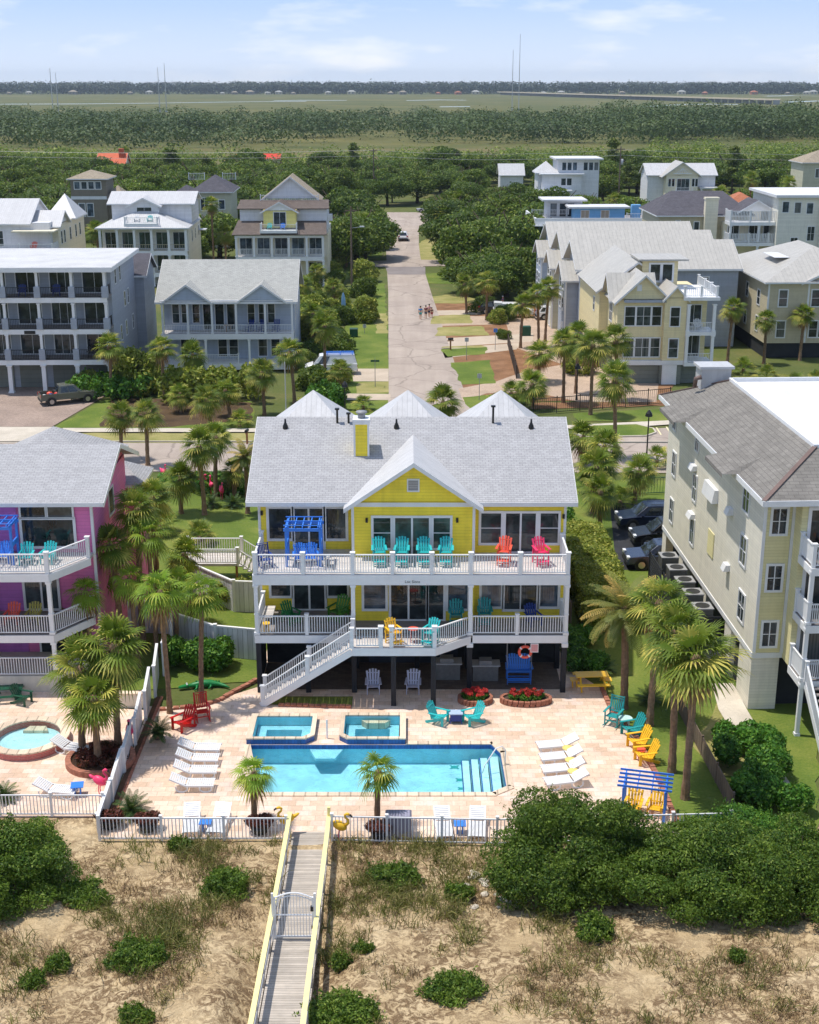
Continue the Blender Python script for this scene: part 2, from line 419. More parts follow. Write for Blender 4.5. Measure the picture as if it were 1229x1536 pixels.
# ---------------------------------------------------------------- foliage
def quads(name, q, val, mat, parent=None):
    """q: (N,4,3) leaf faces; val: (N,) hue value per leaf"""
    q = np.asarray(q, np.float32); n = len(q)
    me = bpy.data.meshes.new(name)
    me.vertices.add(n*4); me.vertices.foreach_set('co', q.reshape(-1))
    me.loops.add(n*4); me.loops.foreach_set('vertex_index', np.arange(n*4, dtype=np.int32))
    me.polygons.add(n); me.polygons.foreach_set('loop_start', np.arange(0, n*4, 4, dtype=np.int32))
    try: me.polygons.foreach_set('loop_total', np.full(n, 4, np.int32))
    except Exception: pass
    me.update(calc_edges=True)
    at = me.attributes.new('leaf', 'FLOAT', 'FACE'); at.data.foreach_set('value', np.asarray(val, np.float32))
    me.materials.append(mat)
    return link(bpy.data.objects.new(name, me), parent)
def unit(a): return a/np.maximum(np.linalg.norm(a, axis=-1, keepdims=True), 1e-6)
def leafcloud(blobs, n, size, rng, aspect=.5, inner=.12, up=.25, rough=.75, zmin=None):
    """leaves over the skins of many overlapping clumps, each turned roughly outward"""
    B = np.array(blobs, float); w = (B[:,3]*B[:,4]+B[:,4]*B[:,5]+B[:,3]*B[:,5]); w /= w.sum()
    k = rng.choice(len(B), n, p=w); d = unit(rng.normal(size=(n,3)) + np.array([0,0,up]))
    r = np.where(rng.random(n) < inner, rng.uniform(.3,.85,n), rng.uniform(.84,1.10,n)); r = np.where(rng.random(n) < .07, r*rng.uniform(1.0,1.32,n), r)
    c = B[k,:3] + d*B[k,3:6]*r[:,None]
    nn = unit(d/B[k,3:6]*B[k,3:6].mean(1)[:,None] + rng.normal(size=(n,3))*rough)
    a = unit(np.cross(nn, rng.normal(size=(n,3)))); b = np.cross(nn, a)
    s = size*rng.uniform(.65,1.35,n)[:,None]
    q = np.stack([c-a*s, c+b*s*aspect, c+a*s, c-b*s*aspect], 1)
    if zmin is not None: q = q[c[:,2] > zmin]
    return q, rng.random(len(q))
def lumps(rng, n, rx, ry, rz, c=(0,0,0), rs=(.28,.42), shell=.72, zlo=-.5, core=.74):
    out = [(c[0],c[1],c[2],rx*core,ry*core,rz*core)]
    while len(out) < n:
        d = unit(rng.normal(size=3))
        if d[2] < zlo: continue
        f = shell*(rng.uniform(.72,1.12) if core > .7 else rng.uniform(.7,1.3)); s = rng.uniform(*rs)
        out.append((c[0]+d[0]*rx*f, c[1]+d[1]*ry*f, c[2]+d[2]*rz*f, s*rx*rng.uniform(.8,1.2), s*ry*rng.uniform(.8,1.2), s*rz*rng.uniform(.75,1.1)))
    return out
def oak(seed, rx=4.0, rz=2.6, h=6.5, n=5200, leaf=.30, mat=None, name='oak_tree', label='', lum=26):
    rng = np.random.default_rng(seed)
    root = empty(name, label=label, cat='tree')
    m = MB(); th = h-rz*.9
    m.tube([(0,0,-.2),(.1,0,th*.5),(.05,.1,th)], [.36,.28,.22], 7)
    for i in range(6):
        a = i*1.05+rng.random(); l = rx*rng.uniform(.5,.8)
        m.tube([(.07,.05,th*rng.uniform(.6,.95)), (math.cos(a)*l*.5, math.sin(a)*l*.5, th+rz*.3), (math.cos(a)*l, math.sin(a)*l, th+rz*rng.uniform(.5,1.0))], [.16,.11,.04], 5)
    m.build('trunk', m_barkd, root, True)
    q, v = leafcloud(lumps(rng, lum, rx, rx*rng.uniform(.9,1.1), rz, (0,0,h-rz)), n, leaf, rng, .55, .1, .3)
    quads('crown', q, v, mat or m_oak, root)
    return root
def pine(seed, h=11, name='pine_tree', label=''):
    rng = np.random.default_rng(seed); root = empty(name, label=label, cat='tree')
    MB().tube([(0,0,-.2),(.1,0,h*.5),(0,.1,h*.95)], [.25,.18,.06], 6).build('trunk', m_barkd, root, True)
    bl = []
    for i in range(20):
        z = h*rng.uniform(.42,1.0); r = 2.7*(1.15-z/h)+.5; a = rng.uniform(0,6.28); f = rng.uniform(.2,1)
        bl.append((math.cos(a)*r*f, math.sin(a)*r*f, z, r*.5+.35, r*.5+.35, .55))
    q, v = leafcloud(bl, 2600, .34, rng, .4, .2, .3)
    quads('crown', q, v, m_pine, root); return root
def shrub(seed, rx, ry, rz, n, leaf=.11, mat=None, name='dune_shrub', label='', cat='shrub', lum=22, aspect=.42, rough=.8, stems=True, zc=.45, parts=True, rs=(.24,.40), shoots=0):
    rng = np.random.default_rng(seed)
    root = empty(name, label=label, cat=cat)
    if stems:
        m = MB()
        for i in range(7):
            a = i*.9+rng.random(); l = rng.uniform(.3,.75)
            m.tube([(rng.normal()*.06,rng.normal()*.06,-.1),(math.cos(a)*rx*l*.5,math.sin(a)*ry*l*.5,rz*.5),(math.cos(a)*rx*l,math.sin(a)*ry*l,rz*1.1)], [.045,.03,.012], 5)
        m.build('stem', m_barkd, root)
    bl = lumps(rng, lum, rx, ry, rz, (0,0,rz*zc), rs, .74, -.35, .62 if lum > 40 else .74)
    q, v = leafcloud(bl, n, leaf, rng, aspect, .1, .35, rough, zmin=-.1)
    if shoots:       # ragged sprigs standing out of the clumps
        sb = []
        for i in range(shoots):
            b = bl[rng.integers(1, len(bl))]; d = unit(rng.normal(size=3)+np.array([0,0,.7])); l = rng.uniform(.12,.42)
            for k in range(3):
                f = 1.0+l*k/3/max(.4,b[5]); sb.append((b[0]+d[0]*b[3]*f, b[1]+d[1]*b[4]*f, b[2]+d[2]*b[5]*f+.05*k, .10-.02*k, .10-.02*k, .15))
        q2, v2 = leafcloud(sb, shoots*22, leaf*.9, rng, aspect, .3, .2, 1.0, zmin=-.1); q = np.concatenate([q,q2]); v = np.concatenate([v,np.clip(v2*.6+.4,0,1)])
    quads('foliage', q, v, mat or m_shrub, root)
    return root
def fan_crown(rng, n=32, pet=.75, fan=.85, nseg=17, droop=.55, emin=-35, emax=85, wseg=.048, hue=(0,1)):
    Q, Vv = [], []
    for i in range(n):
        az = i*2.399963+rng.uniform(-.3,.3); f = (i+.5)/n
        el = R(emax+(emin-emax)*f**.8+rng.uniform(-8,8)); L = fan*rng.uniform(.85,1.12)
        d = np.array([math.cos(az)*math.cos(el), math.sin(az)*math.cos(el), math.sin(el)])
        side = unit(np.array([-math.sin(az), math.cos(az), 0.])+rng.normal(size=3)*.12); up = np.cross(d, side); up = up if up[2] > 0 or el > 1.2 else -up
        b0 = d*.08; b1 = d*pet*rng.uniform(.8,1.15)+np.array([0,0,-.06*pet*(1-math.sin(el))])
        w = side*.02; Q.append([b0-w, b0+w, b1+w, b1-w]); Vv.append(.55)
        ax = unit(d+np.array([0,0,-.16])); side2 = unit(side-ax*side.dot(ax)); nrm = np.cross(ax, side2)
        hv = rng.uniform(*hue)
        for k in range(nseg):
            t = (k+.5)/nseg*2-1; ph = t*R(112)
            ln = L*(.72+.28*math.cos(ph))*rng.uniform(.9,1.08)
            sd = unit(ax*math.cos(ph)+side2*math.sin(ph)+nrm*.10*abs(t))
            wd = np.cross(sd, nrm); wd = unit(wd)*ln*wseg
            dz = np.array([0,0,-1.0])
            p0 = b1; p1 = b1+sd*ln*.42+dz*droop*.08*ln; p2 = b1+sd*ln*.76+dz*droop*(.32+.2*rng.random())*ln; p3 = b1+sd*ln*.97+dz*droop*(.7+.3*rng.random())*ln
            Q.append([p0-wd*.1, p0+wd*.1, p1+wd, p1-wd]); Q.append([p1-wd, p1+wd, p2+wd*.62, p2-wd*.62]); Q.append([p2-wd*.62, p2+wd*.62, p3+wd*.05, p3-wd*.05])
            x = min(1, max(0, hv*.75+.12+rng.uniform(-.12,.12))); Vv += [x, x, min(1, x+.2)]
    return np.array(Q), np.array(Vv)
def feather_crown(rng, n=34, L=1.9, leaf=.36, pairs=20, emin=-30, emax=80, curve=1.0, wl=.035, vang=.5):
    Q, Vv = [], []
    for i in range(n):
        az = i*2.399963+rng.uniform(-.25,.25); f = (i+.5)/n
        el = R(emax+(emin-emax)*f**.85+rng.uniform(-6,6)); ln = L*rng.uniform(.85,1.1); hv = rng.uniform(0,1)
        h = np.array([math.cos(az), math.sin(az), 0.]); side = np.array([-math.sin(az), math.cos(az), 0.])
        pts = []; p = np.zeros(3); e = el; st = ln/pairs
        for k in range(pairs+1):
            pts.append(p.copy()); e -= curve*(1.1/pairs)*(k/pairs+.25); p = p+(h*math.cos(e)+np.array([0,0,math.sin(e)]))*st
        for k in range(pairs):
            a, b = pts[k], pts[k+1]; dr = unit(b-a); nr = np.cross(side, dr); w = side*.018*(1-k/pairs*.7)
            Q.append([a-w, a+w, b+w, b-w]); Vv.append(.6)
            if k < 2: continue
            t = k/pairs; ll = leaf*(math.sin(math.pi*min(1,.12+t*.86)))**.6*rng.uniform(.9,1.1)
            for s in (-1,1):
                ld = unit(side*s*.95+dr*.55-nr*(-vang)*1.0*1 if False else side*s*.95+dr*.6+np.array([0,0,-.25+vang*.5]))
                wv = unit(np.cross(ld, nr))*wl
                q0 = a; q1 = a+ld*ll*.55; q2 = a+ld*ll+np.array([0,0,-.16*ll])
                Q.append([q0-wv*.5, q0+wv*.5, q1+wv, q1-wv]); Q.append([q1-wv, q1+wv, q2+wv*.15, q2-wv*.15])
                x = min(1, max(0, hv*.7+.15+rng.uniform(-.1,.1)+t*.1)); Vv += [x, x]
    return np.array(Q), np.array(Vv)
def trunk_mesh(rng, h, r, root, mat, lean=.25, name='trunk'):
    a = rng.uniform(0,6.28); n = max(6, int(h/.35)); pts, rad = [], []
    for i in range(n+1):
        t = i/n; o = lean*math.sin(t*1.5)*t
        pts.append((math.cos(a)*o, math.sin(a)*o, h*t-.1)); rad.append(r*(1.35-.35*min(1,t*6))*(1.0+.07*(-1)**i)*(1-.12*t))
    MB().tube(pts, rad, 9).build(name, mat, root, False)
    return np.array(pts[-1])
def sabal(seed, h, cr=1.5, n=34, r=.17, label='', mat=None, name='palm_tree', skirt=True, seg=17, droop=.55, lean=.25):
    rng = np.random.default_rng(seed); root = empty(name, label=label, cat='palm tree')
    top = trunk_mesh(rng, h, r, root, m_bark, lean)
    q, v = fan_crown(rng, n, cr*.47, cr*.62, seg, droop)
    quads('crown', q+top, v, mat or m_palm, root)
    if skirt:
        q, v = fan_crown(rng, 10, cr*.3, cr*.48, 9, .9, -75, -40)
        quads('dead_fronds', q+top-np.array([0,0,.12]), v, m_dead, root)
    MB().ell(tuple(top-np.array([0,0,.25])), r*1.7, r*1.7, .5, 9, 6).build('boot', m_bark, root, True)
    return root
def datepalm(seed, h, L=2.3, n=46, r=.22, label='', mat=None, name='date_palm', leaf=.42, vang=.4):
    rng = np.random.default_rng(seed); root = empty(name, label=label, cat='palm tree')
    top = trunk_mesh(rng, h, r, root, m_bark, .2)
    q, v = feather_crown(rng, n, L, leaf, 24, -35, 82, 1.25, .03, vang)
    quads('crown', q+top, v, mat or m_date, root)
    MB().ell(tuple(top-np.array([0,0,.2])), r*1.7, r*1.7, .5, 9, 6).build('boot', m_bark, root, True)
    return root
def sago(seed, L=.95, n=40, h=.35, label='', name='sago_palm', mat=None, emin=-12):
    rng = np.random.default_rng(seed); root = empty(name, label=label, cat='plant')
    top = trunk_mesh(rng, h, .16, root, m_bark, .02)
    q, v = feather_crown(rng, n, L, .19, 20, emin, 80, .75, .014, .5)
    quads('fronds', q+top, v, mat or m_sago, root); return root
def palmetto(seed, cr=1.1, n=26, label='', name='fan_palm_shrub', mat=None):
    rng = np.random.default_rng(seed); root = empty(name, label=label, cat='palm shrub')
    top = trunk_mesh(rng, .5, .16, root, m_bark, .02)
    q, v = fan_crown(rng, n, cr*.6, cr*.55, 15, .45, -8, 86)
    quads('fronds', q+top, v, mat or m_palm, root); return root
# ---------------------------------------------------------------- building kit (local frame: front faces -y, x along the front)
def FACE(side, plane):
    """origin, along, outward normal of a wall: 'F' y=plane, 'B', 'L' x=plane, 'R'"""
    if side == 'F': return Vector((0,plane,0)), Vector((1,0,0)), Vector((0,-1,0))
    if side == 'B': return Vector((0,plane,0)), Vector((-1,0,0)), Vector((0,1,0))
    if side == 'L': return Vector((plane,0,0)), Vector((0,-1,0)), Vector((-1,0,0))
    return Vector((plane,0,0)), Vector((0,1,0)), Vector((1,0,0))
def win(par, side, plane, a0, a1, z0, z1, nx=1, nz=1, fw=.09, mat=None, glass=None, name='window', mull=None, depth=.06, trim=None, label=None, sill=False):
    """window or glazed door set on a wall: frame mesh + pane sub-part; a0..a1 along x (F/B) or y (L/R)"""
    o, u, n = FACE(side, plane)
    s = 1 if side in 'FR' else -1
    mat = mat or m_trim; glass = glass or m_glass
    def pt(a, z, out):
        base = Vector((a, plane, z)) if side in 'FB' else Vector((plane, a, z))
        return base + n*out
    f = MB()
    def strip(b0, b1, y0, y1, out):
        p0, p1 = pt(b0,0,0), pt(b1,0,out)
        x0,x1 = sorted((p0.x,p1.x)); q0,q1 = sorted((p0.y,p1.y)); f.box(x0,x1,q0,q1,y0,y1)
    strip(a0-fw, a0, z0-fw, z1+fw, depth); strip(a1, a1+fw, z0-fw, z1+fw, depth)
    strip(a0, a1, z1, z1+fw, depth); strip(a0, a1, z0-fw, z0, depth*(1.6 if sill else 1))
    mw = mull or fw*.45
    for i in range(1, nx):
        x = a0+(a1-a0)*i/nx; strip(x-mw/2, x+mw/2, z0, z1, depth*.8)
    for j in range(1, nz):
        z = z0+(z1-z0)*j/nz
        for i in range(nx):
            xa = a0+(a1-a0)*i/nx+(mw/2 if i else 0); xb = a0+(a1-a0)*(i+1)/nx-(mw/2 if i < nx-1 else 0)
            strip(xa, xb, z-mw*.35, z+mw*.35, depth*.7)
    w = f.build(name, mat, par)
    if label: w['label'] = label
    p = [pt(a0,z0,.02), pt(a1,z0,.02), pt(a1,z1,.02), pt(a0,z1,.02)]
    if (p[1]-p[0]).cross(p[2]-p[0]).dot(n) < 0: p.reverse()
    MB().poly(p).build('pane', glass, w)
    return w
def rail(par, pts, z, h=1.0, mat=None, step=.13, posts=True, pw=.13, bal=.035, name='railing', ends=(True,True), glass=False, capw=.09, zs=None, pmat=None):
    """railing along pts (x,y) at floor z (or zs per point): rails + balusters as one part per run, posts as parts"""
    mat = mat or m_white; m = MB(); n = len(pts)
    P3 = [Vector((p[0],p[1],(zs[i] if zs else z))) for i,p in enumerate(pts)]
    for i in range(n-1):
        a, b = P3[i], P3[i+1]; d = b-a; L = d.length
        if L < .05: continue
        e = d.normalized()*pw*.5 if posts else Vector()
        m.bar(a+e+Vector((0,0,h)), b-e+Vector((0,0,h)), capw, .05); m.bar(a+e+Vector((0,0,.1)), b-e+Vector((0,0,.1)), .05, .05)
        if glass: continue
        k = max(1, int(L/step))
        for j in range(1, k):
            q = a+d*(j/k); m.box(q.x-bal/2,q.x+bal/2,q.y-bal/2,q.y+bal/2,q.z+.1,q.z+h-.02)
    r = m.build(name, mat, par)
    if posts:
        for i in range(n):
            if (i == 0 and not ends[0]) or (i == n-1 and not ends[1]): continue
            q = P3[i]; p = MB().box(q.x-pw/2,q.x+pw/2,q.y-pw/2,q.y+pw/2,q.z+.002,q.z+h+.1)
            p.box(q.x-pw*.7,q.x+pw*.7,q.y-pw*.7,q.y+pw*.7,q.z+h+.1,q.z+h+.15)
            p.build('rail_post', pmat or mat, par)
    return r
def box(par, name, mat, x0, x1, y0, y1, z0, z1): return MB().box(x0,x1,y0,y1,z0,z1).build(name, mat, par)
def gable(par, x0, x1, y0, y1, ze, zr, axis='x', over=.4, rmat=None, wmat=None, t=.16, name='roof', fascia=m_trim, endw=True, eo=None, fmat=None):
    """pitched roof over x0..x1,y0..y1; ridge along axis; gable ends filled with wall"""
    eo = over if eo is None else eo
    m = MB(); TR = []
    if axis == 'x':
        tr = MB(); TR.append(tr)
        ym = (y0+y1)/2; sl = (zr-ze)/(ym-y0); ze2 = ze-sl*over
        A = [(x0-eo,y0-over,ze2),(x1+eo,y0-over,ze2),(x1+eo,ym,zr),(x0-eo,ym,zr)]
        B = [(x1+eo,y1+over,ze2),(x0-eo,y1+over,ze2),(x0-eo,ym,zr),(x1+eo,ym,zr)]
        m.slab(A, t); m.slab(B, t)
        tr.box(x0-eo, x1+eo, y0-over-.03, y0-over-.004, ze2-t-.06, ze2+.0)
        for sx in (x0-eo-.03, x1+eo+.005):
            tr = MB(); TR.append(tr)
            for yy,s in ((y0-over,1),(y1+over,-1)):
                tr.hexa([(sx,yy,ze2-t-.1),(sx+.025,yy,ze2-t-.1),(sx+.025,ym,zr-t-.1),(sx,ym,zr-t-.1),(sx,yy,ze2+.0),(sx+.025,yy,ze2+.0),(sx+.025,ym,zr+.0),(sx,ym,zr+.0)])
        if endw:
            for sx in (x0, x1): MB().extrude([(sx,y0,ze),(sx,y1,ze),(sx,ym,zr-t)], 0, ((.1 if sx==x0 else -.1),0,0)).build('gable_wall', wmat, par, fix=True)
    else:
        xm = (x0+x1)/2; sl = (zr-ze)/(xm-x0); ze2 = ze-sl*over
        A = [(x0-over,y1+eo,ze2),(x0-over,y0-eo,ze2),(xm,y0-eo,zr),(xm,y1+eo,zr)]
        B = [(x1+over,y0-eo,ze2),(x1+over,y1+eo,ze2),(xm,y1+eo,zr),(xm,y0-eo,zr)]
        m.slab(A, t); m.slab(B, t)
        for sy in (y0-eo-.03, y1+eo+.005):
            tr = MB()
            for xx in (x0-over, x1+over):
                tr.hexa([(xx,sy,ze2-t-.1),(xm,sy,zr-t-.1),(xm,sy+.025,zr-t-.1),(xx,sy+.025,ze2-t-.1),(xx,sy,ze2),(xm,sy,zr),(xm,sy+.025,zr),(xx,sy+.025,ze2)])
            TR.append(tr)
        if endw:
            for sy in (y0, y1): MB().extrude([(x0,sy,ze),(x1,sy,ze),(xm,sy,zr-t)], 0, (0,(.1 if sy==y0 else -.1),0)).build('gable_wall', wmat, par, fix=True)
    r = m.build(name, rmat, par)
    for tr in TR: tr.build('fascia', fmat or fascia, r, fix=True)
    return r
def hip(par, x0, x1, y0, y1, ze, zr, over=.4, rmat=None, ridge=None, t=.14, name='roof', fm=None):
    """hip roof; ridge half length 'ridge' along the longer side (0 = pyramid)"""
    X0,X1,Y0,Y1 = x0-over,x1+over,y0-over,y1+over; xm,ym = (X0+X1)/2,(Y0+Y1)/2
    lx = (X1-X0)>=(Y1-Y0)
    r = (abs((X1-X0)-(Y1-Y0))/2) if ridge is None else ridge
    a,b = ((xm-r,ym,zr),(xm+r,ym,zr)) if lx else ((xm,ym-r,zr),(xm,ym+r,zr))
    c = [(X0,Y0,ze),(X1,Y0,ze),(X1,Y1,ze),(X0,Y1,ze)]
    m = MB()
    if lx: m.poly([c[0],c[1],b,a]); m.poly([c[2],c[3],a,b]); m.poly([c[1],c[2],b]); m.poly([c[3],c[0],a])
    else: m.poly([c[0],c[1],a]); m.poly([c[1],c[2],b,a]); m.poly([c[2],c[3],b]); m.poly([c[3],c[0],a,b])
    m.poly([(X0,Y0,ze-t),(X0,Y1,ze-t),(X1,Y1,ze-t),(X1,Y0,ze-t)])
    o = m.build(name, rmat, par)
    f = MB(); f.box(X0-.02,X1+.02,Y0-.02,Y0,ze-t-.05,ze-.01); f.box(X0-.02,X1+.02,Y1,Y1+.02,ze-t-.05,ze-.01); f.box(X0-.02,X0,Y0,Y1,ze-t-.05,ze-.01); f.box(X1,X1+.02,Y0,Y1,ze-t-.05,ze-.01)
    f.build('fascia', fm or m_trim, o); return o
def column(par, x, y, z0, z1, w=.2, mat=None, name='column', base=None):
    m = MB().box(x-w/2,x+w/2,y-w/2,y+w/2,z0,z1)
    m.box(x-w*.72,x+w*.72,y-w*.72,y+w*.72,z1-.12,z1-.004); m.box(x-w*.72,x+w*.72,y-w*.72,y+w*.72,z0+.004,z0+.14)
    c = m.build(name, mat or m_white, par)
    if base: MB().box(x-w*.9,x+w*.9,y-w*.9,y+w*.9,z0+.006,z0+base).build('pedestal', mat or m_white, c)
    return c
def house(name, loc, rz, label, cat='house', group=None): return empty(name, loc, rz, label, cat, group)
# ---------------------------------------------------------------- light, sky
sun_dir = Vector((-.34, .08, 1.0)).normalized()       # towards the sun
sl = bpy.data.lights.new('Sun', 'SUN'); sl.energy = 3.6; sl.angle = R(.8); sl.color = (1,.95,.87)
so = bpy.data.objects.new('Sun', sl); link(so); so.rotation_euler = sun_dir.to_track_quat('Z','Y').to_euler(); so.location = (0,0,80)
w = bpy.data.worlds.new('World'); sc.world = w; w.use_nodes = True; wt = w.node_tree
sky = wt.nodes.new('ShaderNodeTexSky'); sky.sky_type = 'NISHITA'; sky.sun_disc = False
sky.sun_elevation = math.asin(sun_dir.z); sky.sun_rotation = math.atan2(sun_dir.x, sun_dir.y); sky.altitude = 0; sky.air_density = 1.0; sky.dust_density = .6; sky.ozone_density = 1.6
bg = wt.nodes['Background']; bg.inputs[1].default_value = .15
tc = wt.nodes.new('ShaderNodeTexCoord'); mp = wt.nodes.new('ShaderNodeMapping'); mp.inputs['Scale'].default_value = (5,5,20); mp.inputs['Location'].default_value = (1.3,.2,.35)
nz = wt.nodes.new('ShaderNodeTexNoise'); nz.inputs['Scale'].default_value = 1.4; nz.inputs['Detail'].default_value = 8; nz.inputs['Roughness'].default_value = .55
rp = wt.nodes.new('ShaderNodeMapRange'); rp.inputs[1].default_value = .52; rp.inputs[2].default_value = .72; rp.inputs[3].default_value = 0; rp.inputs[4].default_value = .9
mx = wt.nodes.new('ShaderNodeMix'); mx.data_type = 'RGBA'; mx.inputs[7].default_value = (6.3,6.35,6.5,1)
wt.links.new(tc.outputs['Generated'], mp.inputs[0]); wt.links.new(mp.outputs[0], nz.inputs['Vector']); wt.links.new(nz.outputs[0], rp.inputs[0])
wt.links.new(rp.outputs[0], mx.inputs[0]); sepd = wt.nodes.new('ShaderNodeSeparateXYZ'); wt.links.new(tc.outputs['Generated'], sepd.inputs[0])
lowr = wt.nodes.new('ShaderNodeValToRGB'); lowm = wt.nodes.new('ShaderNodeMapRange'); lowm.inputs[1].default_value = 0; lowm.inputs[2].default_value = .1; wt.links.new(sepd.outputs[2], lowm.inputs[0]); wt.links.new(lowm.outputs[0], lowr.inputs[0])
lowr.color_ramp.elements[0].color = (.76,.84,.97,1); lowr.color_ramp.elements[1].color = (.42,.57,.88,1); e_ = lowr.color_ramp.elements.new(.55); e_.color = (.47,.64,.95,1)
lows = wt.nodes.new('ShaderNodeMix'); lows.data_type = 'RGBA'; lows.blend_type = 'MULTIPLY'; lows.inputs[0].default_value = 1; lows.inputs[7].default_value = (6.4,6.4,6.4,1); wt.links.new(lowr.outputs[0], lows.inputs[6])
lowf = wt.nodes.new('ShaderNodeMapRange'); lowf.inputs[1].default_value = .06; lowf.inputs[2].default_value = .35; wt.links.new(sepd.outputs[2], lowf.inputs[0])
tn = wt.nodes.new('ShaderNodeMix'); tn.data_type = 'RGBA'; wt.links.new(lowf.outputs[0], tn.inputs[0]); wt.links.new(lows.outputs[2], tn.inputs[6])
wt.links.new(sky.outputs[0], tn.inputs[7]); wt.links.new(tn.outputs[2], mx.inputs[6]); wt.links.new(mx.outputs[2], bg.inputs[0])
sc.view_settings.view_transform = 'Standard'; sc.view_settings.look = 'None'; sc.view_settings.exposure = 0.22; sc.view_settings.gamma = 1
sc.cycles.use_denoising = True
try: sc.cycles.denoiser = 'OPENIMAGEDENOISE'
except Exception: pass
sc.cycles.max_bounces = 7; sc.cycles.diffuse_bounces = 4; sc.cycles.glossy_bounces = 3; sc.cycles.transmission_bounces = 5; sc.cycles.transparent_max_bounces = 8; sc.cycles.volume_bounces = 0
sc.cycles.use_adaptive_sampling = True; sc.cycles.adaptive_threshold = .02
# ---------------------------------------------------------------- ground sheets
g_land = ground('scrub_soil', [(.3,lin(70,84,40)),(.5,lin(92,100,54)),(.7,lin(122,112,74))], .12, 3, .5, .1)
g_lawn = ground('green_lawn', [(.30,lin(74,94,38)),(.47,lin(96,114,48)),(.58,lin(116,126,58)),(.72,lin(150,144,84))], .22, 7, .5, .06)
g_dry = ground('dry_lawn', [(.3,lin(112,118,58)),(.5,lin(146,140,86)),(.7,lin(176,162,112))], .35, 6, .5, .06)
g_marsh = ground('marsh_grass', [(.25,lin(66,76,38)),(.42,lin(84,90,48)),(.55,lin(102,100,58)),(.7,lin(118,112,64)),(.85,lin(136,124,80))], .009, .05, .5, .5, mixf=.28)
g_mud = ground('near_marsh', [(.3,lin(84,92,46)),(.5,lin(104,100,60)),(.7,lin(120,106,74))], .012, .1, .5, .3, mixf=.3)
g_mulch = ground('orange_mulch', [(.3,lin(100,74,54)),(.5,lin(138,102,74)),(.7,lin(162,126,96))], .5, 11, .7, .06)
g_asph = ground('pale_asphalt', [(.25,lin(148,134,124)),(.5,lin(174,160,148)),(.75,lin(190,176,162))], .16, 10, .15, .01, .9)  # pale warm grey asphalt colour
def crack(m, sc_=.35):
    """tar-filled cracks and tyre-worn lanes on an asphalt material"""
    nt = m.node_tree; b = nt.nodes['Principled BSDF']; src = b.inputs['Base Color'].links[0].from_socket
    co = nt.nodes.new('ShaderNodeTexCoord'); nz_ = nt.nodes.new('ShaderNodeTexNoise'); nz_.inputs['Scale'].default_value = .5; nt.links.new(co.outputs['Object'], nz_.inputs['Vector'])
    ad_ = nt.nodes.new('ShaderNodeMix'); ad_.data_type = 'RGBA'; ad_.blend_type = 'ADD'; ad_.inputs[0].default_value = 2.5; nt.links.new(co.outputs['Object'], ad_.inputs[6]); nt.links.new(nz_.outputs[1], ad_.inputs[7])
    vo = nt.nodes.new('ShaderNodeTexVoronoi'); vo.feature = 'DISTANCE_TO_EDGE'; vo.inputs['Scale'].default_value = sc_*.5; nt.links.new(ad_.outputs[2], vo.inputs['Vector'])
    mr = nt.nodes.new('ShaderNodeMapRange'); mr.inputs[1].default_value = .004; mr.inputs[2].default_value = .02; mr.inputs[3].default_value = .35; mr.inputs[4].default_value = 0; nt.links.new(vo.outputs[0], mr.inputs[0])
    mp_ = nt.nodes.new('ShaderNodeMapping'); mp_.inputs['Scale'].default_value = (.7,.03,1); nt.links.new(co.outputs['Object'], mp_.inputs[0]); n2 = nt.nodes.new('ShaderNodeTexNoise'); n2.inputs['Scale'].default_value = 1; n2.inputs['Detail'].default_value = 4; nt.links.new(mp_.outputs[0], n2.inputs['Vector'])
    m2 = nt.nodes.new('ShaderNodeMapRange'); m2.inputs[1].default_value = .35; m2.inputs[2].default_value = .65; m2.inputs[3].default_value = 0; m2.inputs[4].default_value = .3; nt.links.new(n2.outputs[0], m2.inputs[0])
    x1 = nt.nodes.new('ShaderNodeMix'); x1.data_type = 'RGBA'; nt.links.new(m2.outputs[0], x1.inputs[0]); nt.links.new(src, x1.inputs[6]); x1.inputs[7].default_value = lin(132,120,110)
    x2 = nt.nodes.new('ShaderNodeMix'); x2.data_type = 'RGBA'; nt.links.new(mr.outputs[0], x2.inputs[0]); nt.links.new(x1.outputs[2], x2.inputs[6]); x2.inputs[7].default_value = lin(70,66,62); nt.links.new(x2.outputs[2], b.inputs['Base Color'])
crack(g_asph)
g_asphd = ground('dark_asphalt', [(.3,lin(120,112,110)),(.7,lin(146,138,134))], .3, 9, .15, .01, .9)
g_blot = ground('driveway_asphalt', [(.3,lin(40,42,46)),(.7,lin(70,70,72))], .5, 9, .15, .01, .9)
g_drive = ground('pinkish_concrete', [(.3,lin(172,156,138)),(.6,lin(194,178,158)),(.8,lin(206,190,172))], .4, 9, .15, .01, .85)
p_trav = paving('travertine', lin(230,206,184), lin(212,182,156), lin(176,150,128), .62, .41, .008, .5, .22, .6, tint=lin(236,212,200))
p_block = paving('paver_drive', lin(150,132,120), lin(170,150,136), lin(120,104,94), .24, .12, .008, .5, .25, .8)
p_tanb = paving('tan_paver_drive', lin(190,168,146), lin(176,152,132), lin(150,130,112), .24, .12, .008, .5, .2, .8)
S = dict(kind='structure')
def quadsheet(name, x0, x1, y0, y1, z, mat, **k): return sheet(name, [(x0,y0),(x1,y0),(x1,y1),(x0,y1)], z, mat, **k)

